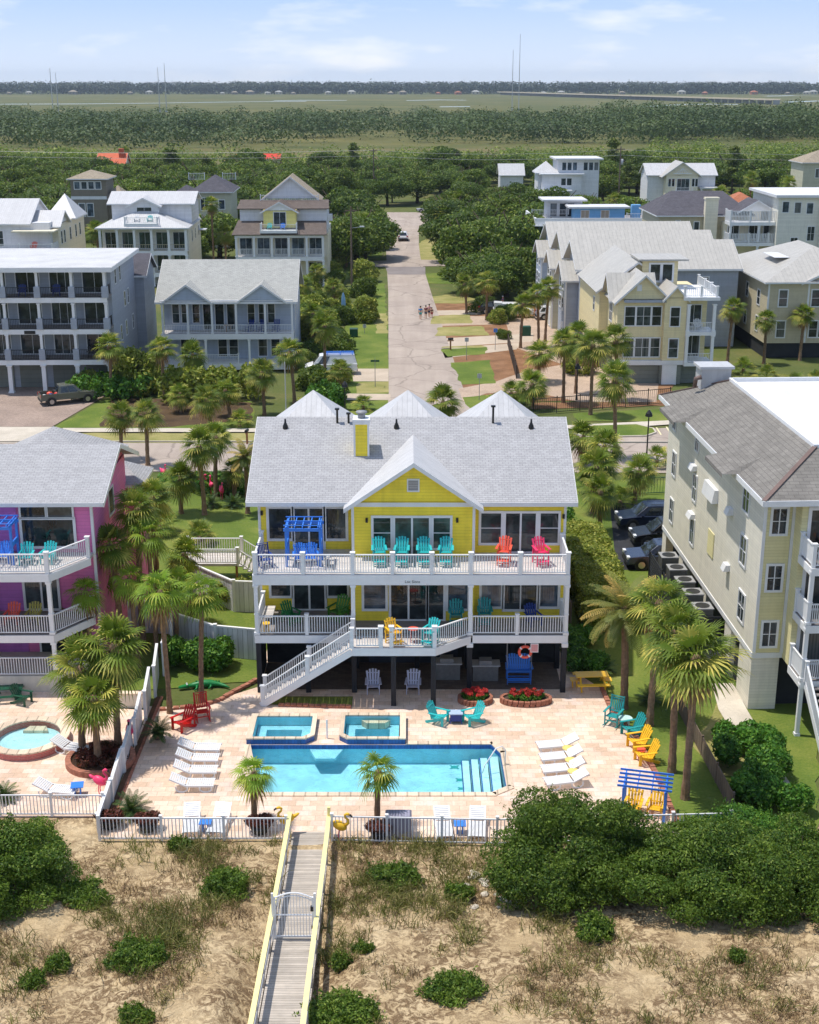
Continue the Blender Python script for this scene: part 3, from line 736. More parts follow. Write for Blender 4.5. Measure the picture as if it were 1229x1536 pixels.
quadsheet('marsh', -2400, 2400, 640, 3450, .02, g_marsh, **S)
sheet('near_marsh', [(-700,470),(900,455),(900,648),(-700,648)], .06, g_mud, **S)
m_creek = glassy('creek_water', lin(158,178,196), .3, .5, .0)
def creek(pts, wd, z=.12):
    L, Rr = [], []
    for i,(x,y) in enumerate(pts):
        L.append((x, y-wd*(.5+.5*math.sin(i*1.7)**2))); Rr.append((x, y+wd*(.5+.5*math.cos(i*1.3)**2)))
    sheet('creek', L+Rr[::-1], z, m_creek, **S)
for a in (((0,156),(120,155.5),(230,154.5),(320,153),(400,152),(460,151.6)), ((410,151),(450,150),(520,150.3)), ((610,150.5),(660,149.5),(700,150)), ((660,160),(705,159.5)), ((50,174),(85,172.5),(100,173)), ((960,160),(1010,157),(1060,156),(1110,156.5)), ((1150,144),(1190,143),(1229,144)), ((1180,153),(1229,151))):
    q = GP(a, .12); d = q[0][1]; creek(q, max(6.0, d*.010))
# streets
RS = -.0262                                         # the street runs slightly left of the view axis
def sx(x, y): return x+RS*(y-132)
street = [(-2.2,100),(sx(-2.1,132),132),(sx(-1.4,200),200),(sx(-1.2,265),265),(sx(-1.6,300),300),(sx(-14,304),304),(sx(-14,328),328),(sx(16,328),328),(sx(14,306),306),(sx(6.4,296),296),(sx(5.2,262),262),(sx(4.8,240),240),(sx(5.0,200),200),(sx(5.3,165),165),(sx(5.6,132),132),(7.2,118),(9.2,112),(9,100)]
sheet('street', street, .008, g_asph, **S)
sheet('cross_street', [(-90,103.2),(-2,103.6),(8,103.4),(90,101.5),(90,112.5),(10,112.4),(-90,112.6)], .013, g_asph, **S)
sheet('street_patch', [(sx(-6.5,230),228),(sx(13,230),230),(sx(11,236),237),(sx(5,237),238),(sx(-1,237),237),(sx(-8,236),235)], .014, g_asph, **S)
sheet('street_patch', [(sx(-1.25,218),219),(sx(4.85,218),219),(sx(5.2,228),228.5),(sx(-1.6,228),228.5)], .017, g_asphd, **S)
m_line = paint('road_paint', lin(226,214,170), .7)
# lawns and verges left of the street
sheet('lawn', GP([(490,600),(583,590),(584,545),(580,470),(577,425),(545,425),(520,480),(505,560)]), -.002, g_lawn, **S)
sheet('lawn', GP([(508,640),(586,640),(584,600),(508,604)]), .001, g_lawn, **S)
sheet('lawn', GP([(515,420),(568,398),(577,365),(560,365),(520,400)]), .0, g_lawn, **S)
sheet('dry_verge', GP([(562,470),(580,470),(582,500),(564,500)]), .003, g_dry, **S)
sheet('dry_verge', GP([(535,590),(586,588),(585,572),(538,574)]), .005, g_dry, **S)
sheet('driveway', GP([(530,572),(583,572),(583,553),(528,553)]), .010, g_drive, **S)
sheet('driveway', GP([(500,600),(586,600),(586,591),(500,590)]), .010, g_drive, **S)
sheet('lawn', GP([(80,642),(170,592),(240,600),(380,602),(378,642)]), .001, g_lawn, **S)
sheet('mulch_bed', GP([(150,640),(170,596),(378,604),(378,630),(240,641)]), .004, ground('brown_mulch', [(.3,lin(62,50,38)),(.7,lin(104,84,62))], .6, 9, .6, .06), **S)
sheet('sidewalk', GP([(85,649),(385,649),(385,643.5),(95,643)]), .075, m_conc, **S)
sheet('dry_verge', GP([(60,674),(385,674),(385,649.5),(85,649)]), .004, g_dry, **S)
sheet('driveway', GP([(-60,640),(78,640),(168,588),(168,580),(-60,580)]), .006, p_block, **S)
sheet('driveway', GP([(-60,672),(70,672),(120,655),(85,640.3),(-60,640.3)]), .010, m_conc, **S)
# right of the street: mulch, drives, grass strips
sheet('mulch_bed', GP([(648,470),(660,505),(690,585),(700,605),(880,600),(1010,590),(1010,470),(720,452),(640,455)]), -.003, g_mulch, **S)
sheet('driveway', GP([(648,474),(880,474),(890,520),(840,545),(770,520),(760,486),(652,489)]), .004, p_tanb, **S)
sheet('driveway', GP([(640,466),(735,464),(735,471),(643,473)]), .003, g_drive, **S)
sheet('driveway', GP([(662,523),(782,514),(775,524),(668,537)]), .008, g_drive, **S)
sheet('driveway', GP([(655,508),(800,500),(800,512),(660,521)]), .007, g_drive, **S)
sheet('driveway', GP([(688,583),(745,572),(790,556),(850,546),(990,560),(985,603),(870,603),(800,588),(730,590),(695,603)]), .009, p_tanb, **S)
for a in ([(646,486),(651,474),(706,471),(708,485)], [(652,504),(657,491),(722,489),(735,503)], [(662,522),(664,520),(722,518),(733,521)]):
    sheet('dry_verge', GP(a), .012, g_dry, **S)
for a in ([(672,535),(662,524),(730,520.5),(728,531)], [(693,577),(676,544),(736,540),(744,575)], [(697,602),(694,596),(760,590),(800,592),(800,606),(705,612)]):
    sheet('lawn', GP(a), .013, g_lawn, **S)
sheet('lawn', GP([(625,400),(628,365),(650,352),(668,372),(672,398)]), .002, g_dry, **S)
sheet('lawn', GP([(634,425),(632,411),(690,407),(690,426)]), .002, g_lawn, **S)
sheet('lawn', GP([(645,455),(640,445),(690,440),(735,455)]), .002, g_dry, **S)
sheet('lawn', GP([(860,620),(1010,612),(1010,632),(870,632)]), .002, g_lawn, **S)
sheet('lawn', GP([(800,614),(1010,608),(1010,600),(800,604)]), .001, g_mulch, **S)
sheet('sidewalk', GP([(820,640),(1010,631),(1010,637),(880,646)]), .06, m_conc, **S)
sheet('parking_lot', GP([(880,662),(860,648),(960,644),(1030,640),(1030,664)]), .010, g_asph, **S)
isl = GP([(862,651),(888,640),(955,638),(980,644),(984,650),(970,655),(880,657)]); sheet('lawn', isl, .13, g_lawn, **S)
k = MB()
for i in range(len(isl)):
    a,b = isl[i], isl[(i+1)%len(isl)]; k.bar((a[0],a[1],.06), (b[0],b[1],.06), .15, .155)
tag(k.build('kerb', m_conc), **S)
k = MB()
for x0,x1,y in ((-90,-3.5,112.75),(10,90,112.6)): k.box(x0,x1,y-.08,y+.08,-.02,.12)
tag(k.build('kerb', m_conc), **S)
mk = MB()
for a,b in (((985,641),(992,652)), ((1000,640),(1006,650)), ((962,645),(968,655))): mk.bar(G(a[0],a[1],.024), G(b[0],b[1],.024), .13, .004)
tag(mk.build('parking_line', m_line), **S)
# lawns beside the houses
sheet('lawn', [(-18,62),(-7.6,64),(-7.6,84),(-6.5,101),(-30,101),(-19,84),(-17.5,72)], .003, g_lawn, **S)
sheet('lawn', [(8.6,62),(30,60),(30,101),(-8,101),(-8,79.5),(8.6,79.5)], .002, g_lawn, **S)
sheet('lawn', GP([(985,1165),(905,1050),(850,1000),(1100,900),(1229,1060),(1229,1290),(1018,1240)]), .006, g_lawn, **S)
sheet('dry_verge', GP([(1040,1120),(1075,1055),(1100,1080),(1135,1165),(1080,1165)]), .010, g_dry, **S)
sheet('sidewalk', GP([(1178,1218),(1208,1215),(1200,1200),(1173,1156),(1121,1066),(1100,1026),(1068,1026),(1078,1065),(1113,1123),(1150,1180)]), .05, m_conc, **S)
sheet('car_park', GP([(925,855),(1000,855),(1010,755),(915,755)]), .012, g_blot, **S)
sheet('mulch_bed', GP([(975,862),(1000,858),(1010,900),(985,905)]), .014, ground('pink_mulch', [(.3,lin(170,110,80)),(.7,lin(206,150,116))], .6, 9, .6, .06), **S)
# ---------------------------------------------------------------- pool deck and pools
pool = GP([(377,1124),(390,1190),(738,1190),(760,1181),(751,1131),(738,1123)])
pool[0] = (-7.55,56.84); pool[5] = (pool[5][0],56.84)
spa1 = [(-7.75,56.9),(-4.95,56.9),(-4.55,57.3),(-4.55,59.5),(-7.75,59.5)]
spa2 = [(-3.35,57.3),(-2.95,56.9),(-.2,56.9),(-.2,59.6),(-3.35,59.6)]
L1 = GP([(148,1258),(560,1276),(1040,1262)])
deck = [(-12.9,48.7),(13.2,48.7)] + GP([(1018,1236),(990,1170),(955,1105),(918,1064),(906,1036)]) + [(9.3,64.2),(8.4,66.5),(8.4,78),(-7.9,78),(-7.9,63.2)] + GP([(352,1042),(325,1054),(285,1062),(224,1060)])
sheet('ground', [(-3600,-60),(3600,-60),(3600,9000),(-3600,9000)], -.045, g_land, holes=[[(-9,50),(6,50),(6,60.5),(-9,60.5)]], **S)
wellA = [(-4.5,56.92),(-3.4,56.92),(-3.4,57.9),(-4.5,57.9)]
sheet('pool_deck', deck, .02, p_trav, holes=[pool]+[[(cx_+(p[0]-cx_)*.9, cy_+(p[1]-cy_)*.9) for p in q_] for q_,cx_,cy_ in ((spa1,-6.35,58.2),(spa2,-1.78,58.25))], **S)
m_poolw = None
t = NT('pool_water'); wb = t.n('ShaderNodeBump', {'Height':t.noise(2.2, 3, t.coord(), .5, .6), 'Strength':.8, 'Distance':.10}).outputs[0]
tp = t.n('ShaderNodeBsdfTransparent', {0:(.86,.97,.975,1)}); gl_ = t.n('ShaderNodeBsdfGlossy', {0:(1,1,1,1), 1:.02, 'Normal':wb}); fr_ = t.n('ShaderNodeFresnel', {0:1.33, 'Normal':wb})
mx_ = t.n('ShaderNodeMixShader', {0:fr_.outputs[0], 1:tp.outputs[0], 2:gl_.outputs[0]}); t.t.links.new(mx_.outputs[0], t.out.inputs[0]); m_poolw = t.m
m_plaster = paint('pool_plaster', lin(150,208,222), .6, .12)
m_plasterd = paint('pool_floor', lin(188,222,226), .6, .10)
m_tile = paint('blue_pool_tile', lin(44,94,164), .3, .12, 'boards', .15)
m_cope = paint('travertine_coping', lin(226,204,178), .6, .05, 'boards', .5, bs=.2)
def basin(par, poly, zt, depth, name='basin', mat=None):
    m = MB(); n = len(poly)
    for i in range(n):
        a,b = poly[i], poly[(i+1)%n]; m.poly([(a[0],a[1],zt),(a[0],a[1],zt-depth),(b[0],b[1],zt-depth),(b[0],b[1],zt)])
    m.poly([(p[0],p[1],zt-depth) for p in poly])
    return m.build(name, mat or m_plaster, par, world=True)
def coping(par, poly, z, w, h=.06, name='coping', skip=()):
    m = MB(); n = len(poly)
    cx = sum(p[0] for p in poly)/n; cy = sum(p[1] for p in poly)/n
    for i in range(n):
        if i in skip: continue
        a,b = Vector((*poly[i],z)), Vector((*poly[(i+1)%n],z)); d = (b-a).normalized(); o = Vector((d.y,-d.x,0)); o = o if o.dot(Vector((a.x-cx,a.y-cy,0)))>0 else -o
        m.bar(a+o*w/2-d*.0, b+o*w/2+d*w*.6, w, h)
    return m.build(name, m_cope, par, world=True)
def water(par, poly, z, name='water'):
    return MB().poly([(p[0],p[1],z) for p in poly]).build(name, m_poolw, par, world=True)
po = empty('swimming_pool', (-1.6,55,0), label='large blue swimming pool with steps at its right end in the travertine deck', cat='pool')
basin(po, pool, .02, 1.0); water(po, pool, -.10); coping(po, pool, .035, .32, skip=(5,)); MB().box(-.17,3.95,56.84,57.16,.005,.065).build('coping', m_cope, po, world=True)
st = MB()
for i in range(4):
    x = 2.45+i*.42; st.box(x, x+.36 if i<3 else 4.15, 52.5+i*.12, 56.7-i*.18, -.98, -.75+i*.17)
st.build('steps', m_plasterd, po, world=True)
st = MB()
for i in range(4): st.box(2.45+i*.42-.012, 2.45+i*.42+.045, 52.5+i*.12, 56.7-i*.18, -.75+i*.17, -.745+i*.17)
st.build('step_edge_tile', m_tile, po, world=True)
tl = MB()
for i in range(len(pool)):
    a,b = Vector((*pool[i],-.09)), Vector((*pool[(i+1)%6],-.09)); c = Vector((-1.6,54.8,-.09)); d = (b-a).normalized(); nn = Vector((-d.y,d.x,0)); nn = nn if nn.dot(c-a)>0 else -nn
    tl.bar(a+nn*.01, b+nn*.01, .02, .2)
tl.build('waterline_tile', m_tile, po, world=True)
hr = MB()
A,B = G(758,1147,.02), G(724,1160,-.2)
hr.tube([A, A+Vector((0,0,.75)), A+Vector((-.15,0,.95)), A+Vector((-.45,-.1,.88)), B+Vector((.1,0,.4)), B], .028, 8)
hr.build('handrail', m_wplas, po, True, world=True)
# dark mosaic turtles on the pool floor
for (px,py,s) in ((682,1146,.36),(690,1165,.3),(692,1178,.24)):
    mo = MB(); q = G(px,py,-.8); z = -.975
    mo.prism([(q.x+s*.5*math.cos(a*.785),q.y+s*.42*math.sin(a*.785)) for a in range(8)], z, z+.01)
    for a in (.7,2.4,3.9,5.5): mo.prism([(q.x+s*.62*math.cos(a)+s*.2*math.cos(b*1.57),q.y+s*.55*math.sin(a)+s*.14*math.sin(b*1.57)) for b in range(4)], z, z+.012)
    mo.build('floor_mosaic', m_tealD, po, world=True)
def spa(poly, label):
    c = Vector((sum(p[0] for p in poly)/5, sum(p[1] for p in poly)/5, 0))
    o = empty('spa', c, label=label, cat='hot tub')
    inner = [(c.x+(p[0]-c.x)*.86, c.y+(p[1]-c.y)*.84) for p in poly]
    m = MB(); n = 5
    for i in range(n):
        a,b,ia,ib = poly[i],poly[(i+1)%n],inner[i],inner[(i+1)%n]
        m.hexa([(a[0],a[1],-.9),(b[0],b[1],-.9),(ib[0],ib[1],-.9),(ia[0],ia[1],-.9),(a[0],a[1],.27),(b[0],b[1],.27),(ib[0],ib[1],.27),(ia[0],ia[1],.27)])
    m.build('shell', m_tile, o, world=True, fix=True)
    m = MB()
    for i in range(n):
        a,b = poly[i],poly[(i+1)%n]; ia,ib = [(c.x+(p[0]-c.x)*.855, c.y+(p[1]-c.y)*.835) for p in (a,b)]; a,b = [(c.x+(p[0]-c.x)*1.015, c.y+(p[1]-c.y)*1.015) for p in (a,b)]
        m.hexa([(a[0],a[1],.272),(b[0],b[1],.272),(ib[0],ib[1],.272),(ia[0],ia[1],.272),(a[0],a[1],.335),(b[0],b[1],.335),(ib[0],ib[1],.335),(ia[0],ia[1],.335)])
    m.build('coping', m_cope, o, world=True, fix=True)
    inn = [(c.x+(p[0]-c.x)*.852, c.y+(p[1]-c.y)*.832) for p in poly]
    basin(o, inn, .26, .95); water(o, inn, .2)
    bn = MB(); x0,x1 = min(p[0] for p in inn),max(p[0] for p in inn); y0,y1 = min(p[1] for p in inn),max(p[1] for p in inn)
    for q in ((x0+.05,x0+.5,y0+.3,y1-.03),(x1-.5,x1-.05,y0+.3,y1-.03),(x0+.5,x1-.5,y1-.45,y1-.03)): bn.box(*q,-.68,-.2)
    bn.build('bench', m_plaster, o, world=True); return o
spa(spa1, 'raised square hot tub left of the little spillway')
s2 = spa(spa2, 'raised square hot tub right of the little spillway, with seat in its far wall')
MB().prism([(-2.1,58.9),(-1.2,58.9),(-.95,59.2),(-2.35,59.2)], -.2, .12).build('seat', m_cope, s2, world=True)
sw = empty('spillway_basin', (-3.95,57.1,0), label='shallow fountain basin jutting into the pool between the two hot tubs', cat='fountain')
MB().prism([(-4.75,56.83),(-4.4,55.9),(-3.5,55.9),(-3.15,56.83)], -.34, -.2).build('bowl', m_plaster, sw, world=True)
MB().tube([(-3.95,57.5,.02),(-3.95,57.5,1.0)], .04, 8).build('standpipe', m_wplas, sw, world=True)
# far treeline, marsh islands: read as one mass
def wood(name, strips, n, leaf, hz, seed, mat, lab=None):
    """a far wood: leaf clumps along strips (x0,x1,y0,y1)"""
    rng = np.random.default_rng(seed); bl = []
    for (x0,x1,y0,y1,cnt,r0,r1,h0,h1) in strips:
        for i in range(cnt):
            r = rng.uniform(r0,r1); h = rng.uniform(h0,h1)*hz; bl.append((rng.uniform(x0,x1), rng.uniform(y0,y1), h*.45, r, r, h*.55))
    q, v = leafcloud(bl, n, leaf, rng, .6, .05, .5, .38, zmin=0)
    o = quads(name, q, v, mat); tag(o, kind='stuff'); return o
# ---------------------------------------------------------------- furniture (fronts face -y)
PROTO = {}
def proto(key, fn):
    if key not in PROTO: PROTO[key] = fn()
    return PROTO[key]
def adirondack(mat, rise=0.0, wide=1, name='adirondack_chair', cat='chair', heart=False, legs=True):
    r = empty(name, cat=cat); W = .56*wide; z = rise
    m = MB()
    for i in range(5):
        t = i/4; y = -.32+t*.55; zz = .38-.12*t+z
        m.cbox((0,y,zz), W, .105, .022, 0, -.21)
    m.build('seat', mat, r)
    m = MB(); k = 5*wide
    for i in range(k):
        u = (i-(k-1)/2)/((k-1)/2)
        if wide > 1: u2 = (abs(u)-.5)*2
        else: u2 = u
        x0 = u*W*.42; x1 = u*W*.52; L = .80-.10*u2*u2
        m.bar((x0,.20,.27+z), (x1,.20+L*.42,.27+z+L*.9), W/k*.86, .022, (0,1,0))
    m.bar((-W*.5,.31,.45+z),(W*.5,.31,.45+z),.06,.03); m.bar((-W*.52,.46,.80+z),(W*.52,.46,.80+z),.06,.03)
    m.build('backrest', mat, r)
    for s in (-1,1):
        MB().hexa([(s*(W*.5+.07)-.065,-.42,.545+z),(s*(W*.5+.07)+.065,-.42,.545+z),(s*(W*.5+.05)+.05,.38,.545+z),(s*(W*.5+.05)-.05,.38,.545+z),(s*(W*.5+.07)-.065,-.42,.57+z),(s*(W*.5+.07)+.065,-.42,.57+z),(s*(W*.5+.05)+.05,.38,.57+z),(s*(W*.5+.05)-.05,.38,.57+z)]).build('armrest', mat, r)
        MB().box(s*(W*.5+.02)-.015,s*(W*.5+.02)+.015,-.40,-.27,0,.545+z).build('leg', mat, r)
        MB().bar((s*(W*.5-.02),-.34,.36+z),(s*(W*.5-.02),.55,.03 if not rise else .22+z),.025,.13).build('leg', mat, r)
        if rise: MB().box(s*(W*.5+.02)-.02,s*(W*.5+.02)+.02,.30,.40,0,.545+z).build('leg', mat, r)
    if rise:
        m = MB()
        for zz in (.12,.32): m.bar((-W*.5,-.36,zz),(W*.5,-.36,zz),.03,.05); m.bar((-W*.5,.35,zz),(W*.5,.35,zz),.03,.05)
        m.box(-W*.5,W*.5,-.62,-.40,.30,.325); m.build('footrest', mat, r)
    return r
def rocker(mat, name='rocking_chair'):
    r = empty(name, cat='chair')
    m = MB()
    for i in range(6): m.cbox((0,-.24+i*.095,.43-.012*i), .52, .08, .022, 0, -.1)
    m.build('seat', mat, r)
    m = MB()
    for i in range(7): x = (i-3)*.078; m.bar((x,.25,.46),(x*1.05,.44,1.06),.045,.02,(0,1,0))
    m.bar((-.29,.43,1.04),(.29,.43,1.04),.09,.03,(0,.3,1)); m.bar((-.29,.45,1.12),(.29,.45,1.12),.10,.03,(0,.3,1)); m.bar((-.27,.26,.5),(.27,.26,.5),.06,.03); m.build('backrest', mat, r)
    for s in (-1,1):
        MB().box(s*.31-.05,s*.31+.05,-.34,.32,.63,.655).build('armrest', mat, r)
        MB().bar((s*.28,-.27,.05),(s*.28,-.27,.63),.05,.05,(0,1,0)).build('leg', mat, r)
        MB().bar((s*.28,.24,.05),(s*.28,.46,1.15),.05,.05,(0,1,0)).build('leg', mat, r)
        MB().tube([(s*.28,-.5,.10),(s*.28,-.3,.045),(s*.28,0,.025),(s*.28,.3,.05),(s*.28,.58,.13)],.025,6).build('rocker', mat, r)
    MB().bar((-.27,-.27,.25),(.27,-.27,.25),.04,.04).bar((-.27,.27,.25),(.27,.27,.25),.04,.04).build('stretcher', mat, r)
    return r
def lounger(mat, up=.45, name='sun_lounger'):
    """slatted plastic lounger, head towards +y"""
    r = empty(name, cat='sun lounger')
    m = MB()
    for i in range(13): m.box(-.31,.31,-.95+i*.092,-.95+i*.092+.066,.30,.325)
    m.build('seat', mat, r)
    m = MB()
    c, s_ = math.cos(up), math.sin(up)
    for i in range(8):
        d = .04+i*.092; m.hexa([(-.31,.25+d*c,.30+d*s_),(.31,.25+d*c,.30+d*s_),(.31,.25+(d+.066)*c,.30+(d+.066)*s_),(-.31,.25+(d+.066)*c,.30+(d+.066)*s_),(-.31,.25+d*c,.325+d*s_),(.31,.25+d*c,.325+d*s_),(.31,.25+(d+.066)*c,.325+(d+.066)*s_),(-.31,.25+(d+.066)*c,.325+(d+.066)*s_)])
    m.build('backrest', mat, r)
    for s in (-1,1):
        m = MB(); m.bar((s*.32,-.98,.29),(s*.32,.27,.29),.05,.08); m.bar((s*.32,.25,.29),(s*.32,.25+.78*c,.29+.78*s_),.05,.06); m.build('side_rail', mat, r)
        for y in (-.62,.42):
            MB().tube([(s*.33,y-.26,.27),(s*.33,y-.24,.10),(s*.33,y-.08,.02),(s*.33,y+.1,.02),(s*.33,y+.24,.10),(s*.33,y+.26,.27)],.035,6).build('leg', mat, r)
    return r
def side_table(mat, rad=.26, h=.42, square=False, name='side_table'):
    r = empty(name, cat='table')
    if square: MB().box(-rad,rad,-rad,rad,h-.03,h).build('tabletop', mat, r)
    else: MB().prism([(rad*math.cos(a*.3927),rad*math.sin(a*.3927)) for a in range(16)], h-.03, h).build('tabletop', mat, r)
    for a in range(4):
        x,y = rad*.62*math.cos(a*1.5708+.785), rad*.62*math.sin(a*1.5708+.785); MB().bar((x,y,0),(x,y,h-.03),.05,.05,(0,1,0)).build('leg', mat, r)
    return r
def flamingo(mat=None, h=1.3):
    r = empty('flamingo_statue', cat='statue'); mat = mat or m_pinkp; s = h/1.3
    m = MB(); m.ell((0,0,.72*s), .17*s,.32*s,.2*s, 12, 8, Matrix.Rotation(.35,3,'X')); m.ell((0,.32*s,.82*s),.08*s,.2*s,.07*s,8,6,Matrix.Rotation(.5,3,'X'))
    m.tube([(0,-.22*s,.76*s),(0,-.36*s,.88*s),(0,-.36*s,1.02*s),(0,-.24*s,1.12*s),(0,-.22*s,1.22*s),(0,-.32*s,1.29*s),(0,-.42*s,1.26*s)],[.085*s,.06*s,.05*s,.045*s,.045*s,.06*s,.05*s],8)
    m.build('body', mat, r, True)
    MB().tube([(0,-.43*s,1.26*s),(0,-.52*s,1.2*s),(0,-.52*s,1.13*s)],[.045*s,.03*s,.01*s],6).build('beak', m_black, r)
    for k in (-1,1): MB().tube([(k*.06*s,0,.58*s),(k*.06*s,.04*s,.3*s),(k*.06*s,0,0)],.02*s,6).build('leg', m_pinkp, r)
    return r
def put(key, fn, px, py, z=0.0, rz=0, s=1.0, label=None, group=None):
    q = G(px,py,z); return place(proto(key, fn), (q.x,q.y,z), R(rz), s, label, group)
def putP(key, fn, loc, rz=0, s=1.0, label=None, group=None):
    return place(proto(key, fn), loc, R(rz), s, label, group)
# ---------------------------------------------------------------- the yellow house
HY = 62.4
H = house('beach_house', (0,HY,0), 0, 'yellow two storey beach house on dark piles with white decks, behind the pool')
ZL, ZU, ZT = 3.28, 6.55, 9.45
for nm,(x0,x1,y0) in dict(a=(-7.88,-2.95,3.4), b=(-2.95,3.36,1.95), c=(3.36,8.12,2.25)).items(): box(H,'wall',m_yellow,x0,x1,y0,15.6,2.95,6.05)
for x0,x1,y0 in ((-7.88,-2.95,3.85),(-2.95,3.36,2.65),(3.36,8.12,3.3)): box(H,'wall',m_yellow,x0,x1,y0,15.6,6.052,ZT+.1)
gable(H,-7.88,8.12,3.4,15.4,9.645,12.35,'x',.5,m_shingle,m_yellow,.16,eo=.52)
gable(H,-2.95,3.36,2.66,7.6,9.56,11.72,'y',.42,m_seamw,m_yellow,.13,'gable_roof',eo=.42)
box(H,'trim_band',m_trim,-2.95,3.36,2.60,2.648,9.28,9.50)
v = win(H,'F',2.66,-.06,.44,10.15,10.7,1,1,.07,name='vent',glass=paint('grey_louver',lin(176,172,170),.6,.05,'louver',.09))
# corner boards
for x,y,za,zb in ((-7.9,3.82,6.56,9.5),(-2.97,2.62,6.56,9.3),(3.26,2.62,6.56,9.3),(8.02,3.27,6.56,9.5),(-7.9,3.37,3.3,6.0),(-2.97,1.92,3.3,6.0),(8.02,2.22,3.3,6.0)):
    box(H,'corner_board',m_trim,x-.02,x+.12,y,y+.14,za,zb)
box(H,'trim_band',m_trim,-7.9,-2.97,3.80,3.848,9.22,9.44); box(H,'trim_band',m_trim,3.38,8.14,3.25,3.298,9.2,9.4)
# upper storey openings
win(H,'F',3.85,-7.35,-6.2,7.15,8.8,1,1,.14); win(H,'F',3.85,-6.0,-4.55,6.62,8.8,2,1,.14,name='sliding_door',mull=.1); win(H,'F',3.85,-4.35,-3.35,7.15,8.8,1,1,.14)
win(H,'F',2.65,-1.85,-.98,7.05,8.68,1,2,.13,glass=m_glassg); win(H,'F',2.65,-.74,1.0,6.62,8.68,2,1,.12,name='sliding_door',mull=.1,glass=m_glassg); win(H,'F',2.65,1.24,2.08,7.05,8.68,1,2,.13,glass=m_glassg)
win(H,'F',3.3,3.72,4.75,7.1,8.72,1,2,.13); win(H,'F',3.3,5.0,6.55,6.62,8.72,2,1,.12,name='sliding_door',mull=.1); win(H,'F',3.3,6.8,7.72,7.1,8.72,1,2,.13)
# lower storey openings
win(H,'F',3.4,-7.3,-6.3,4.1,5.75,1,1,.13); win(H,'F',3.4,-6.1,-4.5,3.35,5.75,2,1,.13,name='sliding_door',mull=.1); win(H,'F',3.4,-4.3,-3.3,4.1,5.75,1,1,.13)
win(H,'F',1.95,-2.35,-1.25,3.95,5.8,1,1,.13,glass=m_glassb); win(H,'F',1.95,-.95,.85,3.36,5.8,2,1,.13,name='sliding_door',mull=.1); win(H,'F',1.95,1.0,1.75,3.36,5.8,1,1,.13,name='door'); win(H,'F',1.95,2.0,3.0,3.95,5.8,1,1,.13,glass=m_glassb)
win(H,'F',2.25,3.75,4.75,3.95,5.8,1,1,.13,glass=m_glassb); win(H,'F',2.25,4.95,6.6,3.8,5.8,2,1,.13); win(H,'F',2.25,6.8,7.7,3.95,5.8,1,1,.13,glass=m_glassb)
win(H,'L',-7.88,6,7.2,7.2,8.7); win(H,'L',-7.88,10,11.2,7.2,8.7); win(H,'R',8.12,6,7.2,7.2,8.7); win(H,'R',8.12,10,11.2,4.2,5.7)
for x,y in ((-7.72,3.85),(-2.2,2.65),(2.45,2.65),(7.98,3.3)):
    MB().box(x-.06,x+.06,y-.13,y-.003,8.45,8.68).build('wall_lamp', m_black, H)
# decks
dk = lambda n,p,z0,z1,mt: MB().prism(p,z0,z1).build(n,mt,H)
dk('upper_deck',[(-7.82,.04),(8.0,.04),(8.0,3.29),(3.37,3.29),(3.37,2.64),(-2.94,2.64),(-2.94,3.84),(-7.82,3.84)],6.40,ZU,m_deckw)
box(H,'deck_fascia',m_white,-7.86,8.04,-.02,.036,6.0,6.53); box(H,'deck_fascia',m_white,-7.862,-7.824,.04,3.8,6.0,6.53); box(H,'deck_fascia',m_white,8.004,8.042,.04,3.2,6.0,6.53)
box(H,'porch_ceiling',paint('porch_ceiling_paint',lin(200,196,178)),-7.8,7.98,.05,3.3,6.06,6.12)
dk('lower_deck',[(-7.82,.04),(8.0,.04),(8.0,2.24),(3.37,2.24),(3.37,1.94),(-2.94,1.94),(-2.94,3.39),(-7.82,3.39)],3.10,ZL,m_deckg)
box(H,'deck_fascia',m_white,-7.86,-2.9,-.02,.036,2.85,3.26); box(H,'deck_fascia',m_white,3.2,8.04,-.02,.036,2.85,3.26)
dk('stair_landing',[(-2.86,-1.5),(1.3,-1.5),(3.1,.02),(-2.86,.02)],3.08,3.24,m_deckw)
lf = MB(); lf.box(-2.86,1.3,-1.545,-1.505,2.82,3.235); lf.bar((1.3,-1.525,3.03),(3.1,.0,3.03),.04,.41); lf.build('deck_fascia', m_white, H)
for x in (-7.72,-2.84,3.07,7.92): column(H,x,.1,ZL,6.0,.2)
rail(H,[(-7.72,3.4),(-7.72,.1),(-5.33,.1),(-2.84,.1),(-.85,.1),(1.11,.1),(3.07,.1),(5.53,.1),(7.92,.1),(7.92,3.0)],ZU,1.02,pw=.19)
rail(H,[(-7.72,3.2),(-7.72,.1),(-5.2,.1),(-2.84,.1)],ZL,1.0,pw=.17); rail(H,[(3.07,.1),(5.45,.1),(7.92,.1),(7.92,2.2)],ZL,1.0,pw=.17)
rail(H,[(-1.42,-1.42),(-2.75,-1.42)],3.24,1.0,pw=.2,ends=(True,False)); rail(H,[(-.9,-1.42),(1.24,-1.42),(2.98,.05)],3.24,1.0,pw=.2,ends=(True,False))
# front stair down to the pool deck
xs0,xs1,N = -2.86,-7.5,18
tr = MB()
for i in range(N):
    x = xs0+(xs1-xs0)*i/N; z = 3.1*(1-(i+1)/(N+.0))
    tr.box(x+(xs1-xs0)/N-.03,x,-1.4,-.25,z+.02,z+.07)
tr.build('stair_tread', m_deckw, H)
for y in (-1.46,-.2): MB().bar((xs0,y,3.0),(xs1,y,.05),.05,.34,(0,0,1)).build('stair_stringer', m_white, H)
for y in (-1.43,-.22): rail(H,[(xs0,y),(-5.1,y),(xs1+.1,y)],0,.95,pw=.17,zs=[3.2,1.68,.08],bal=.04)
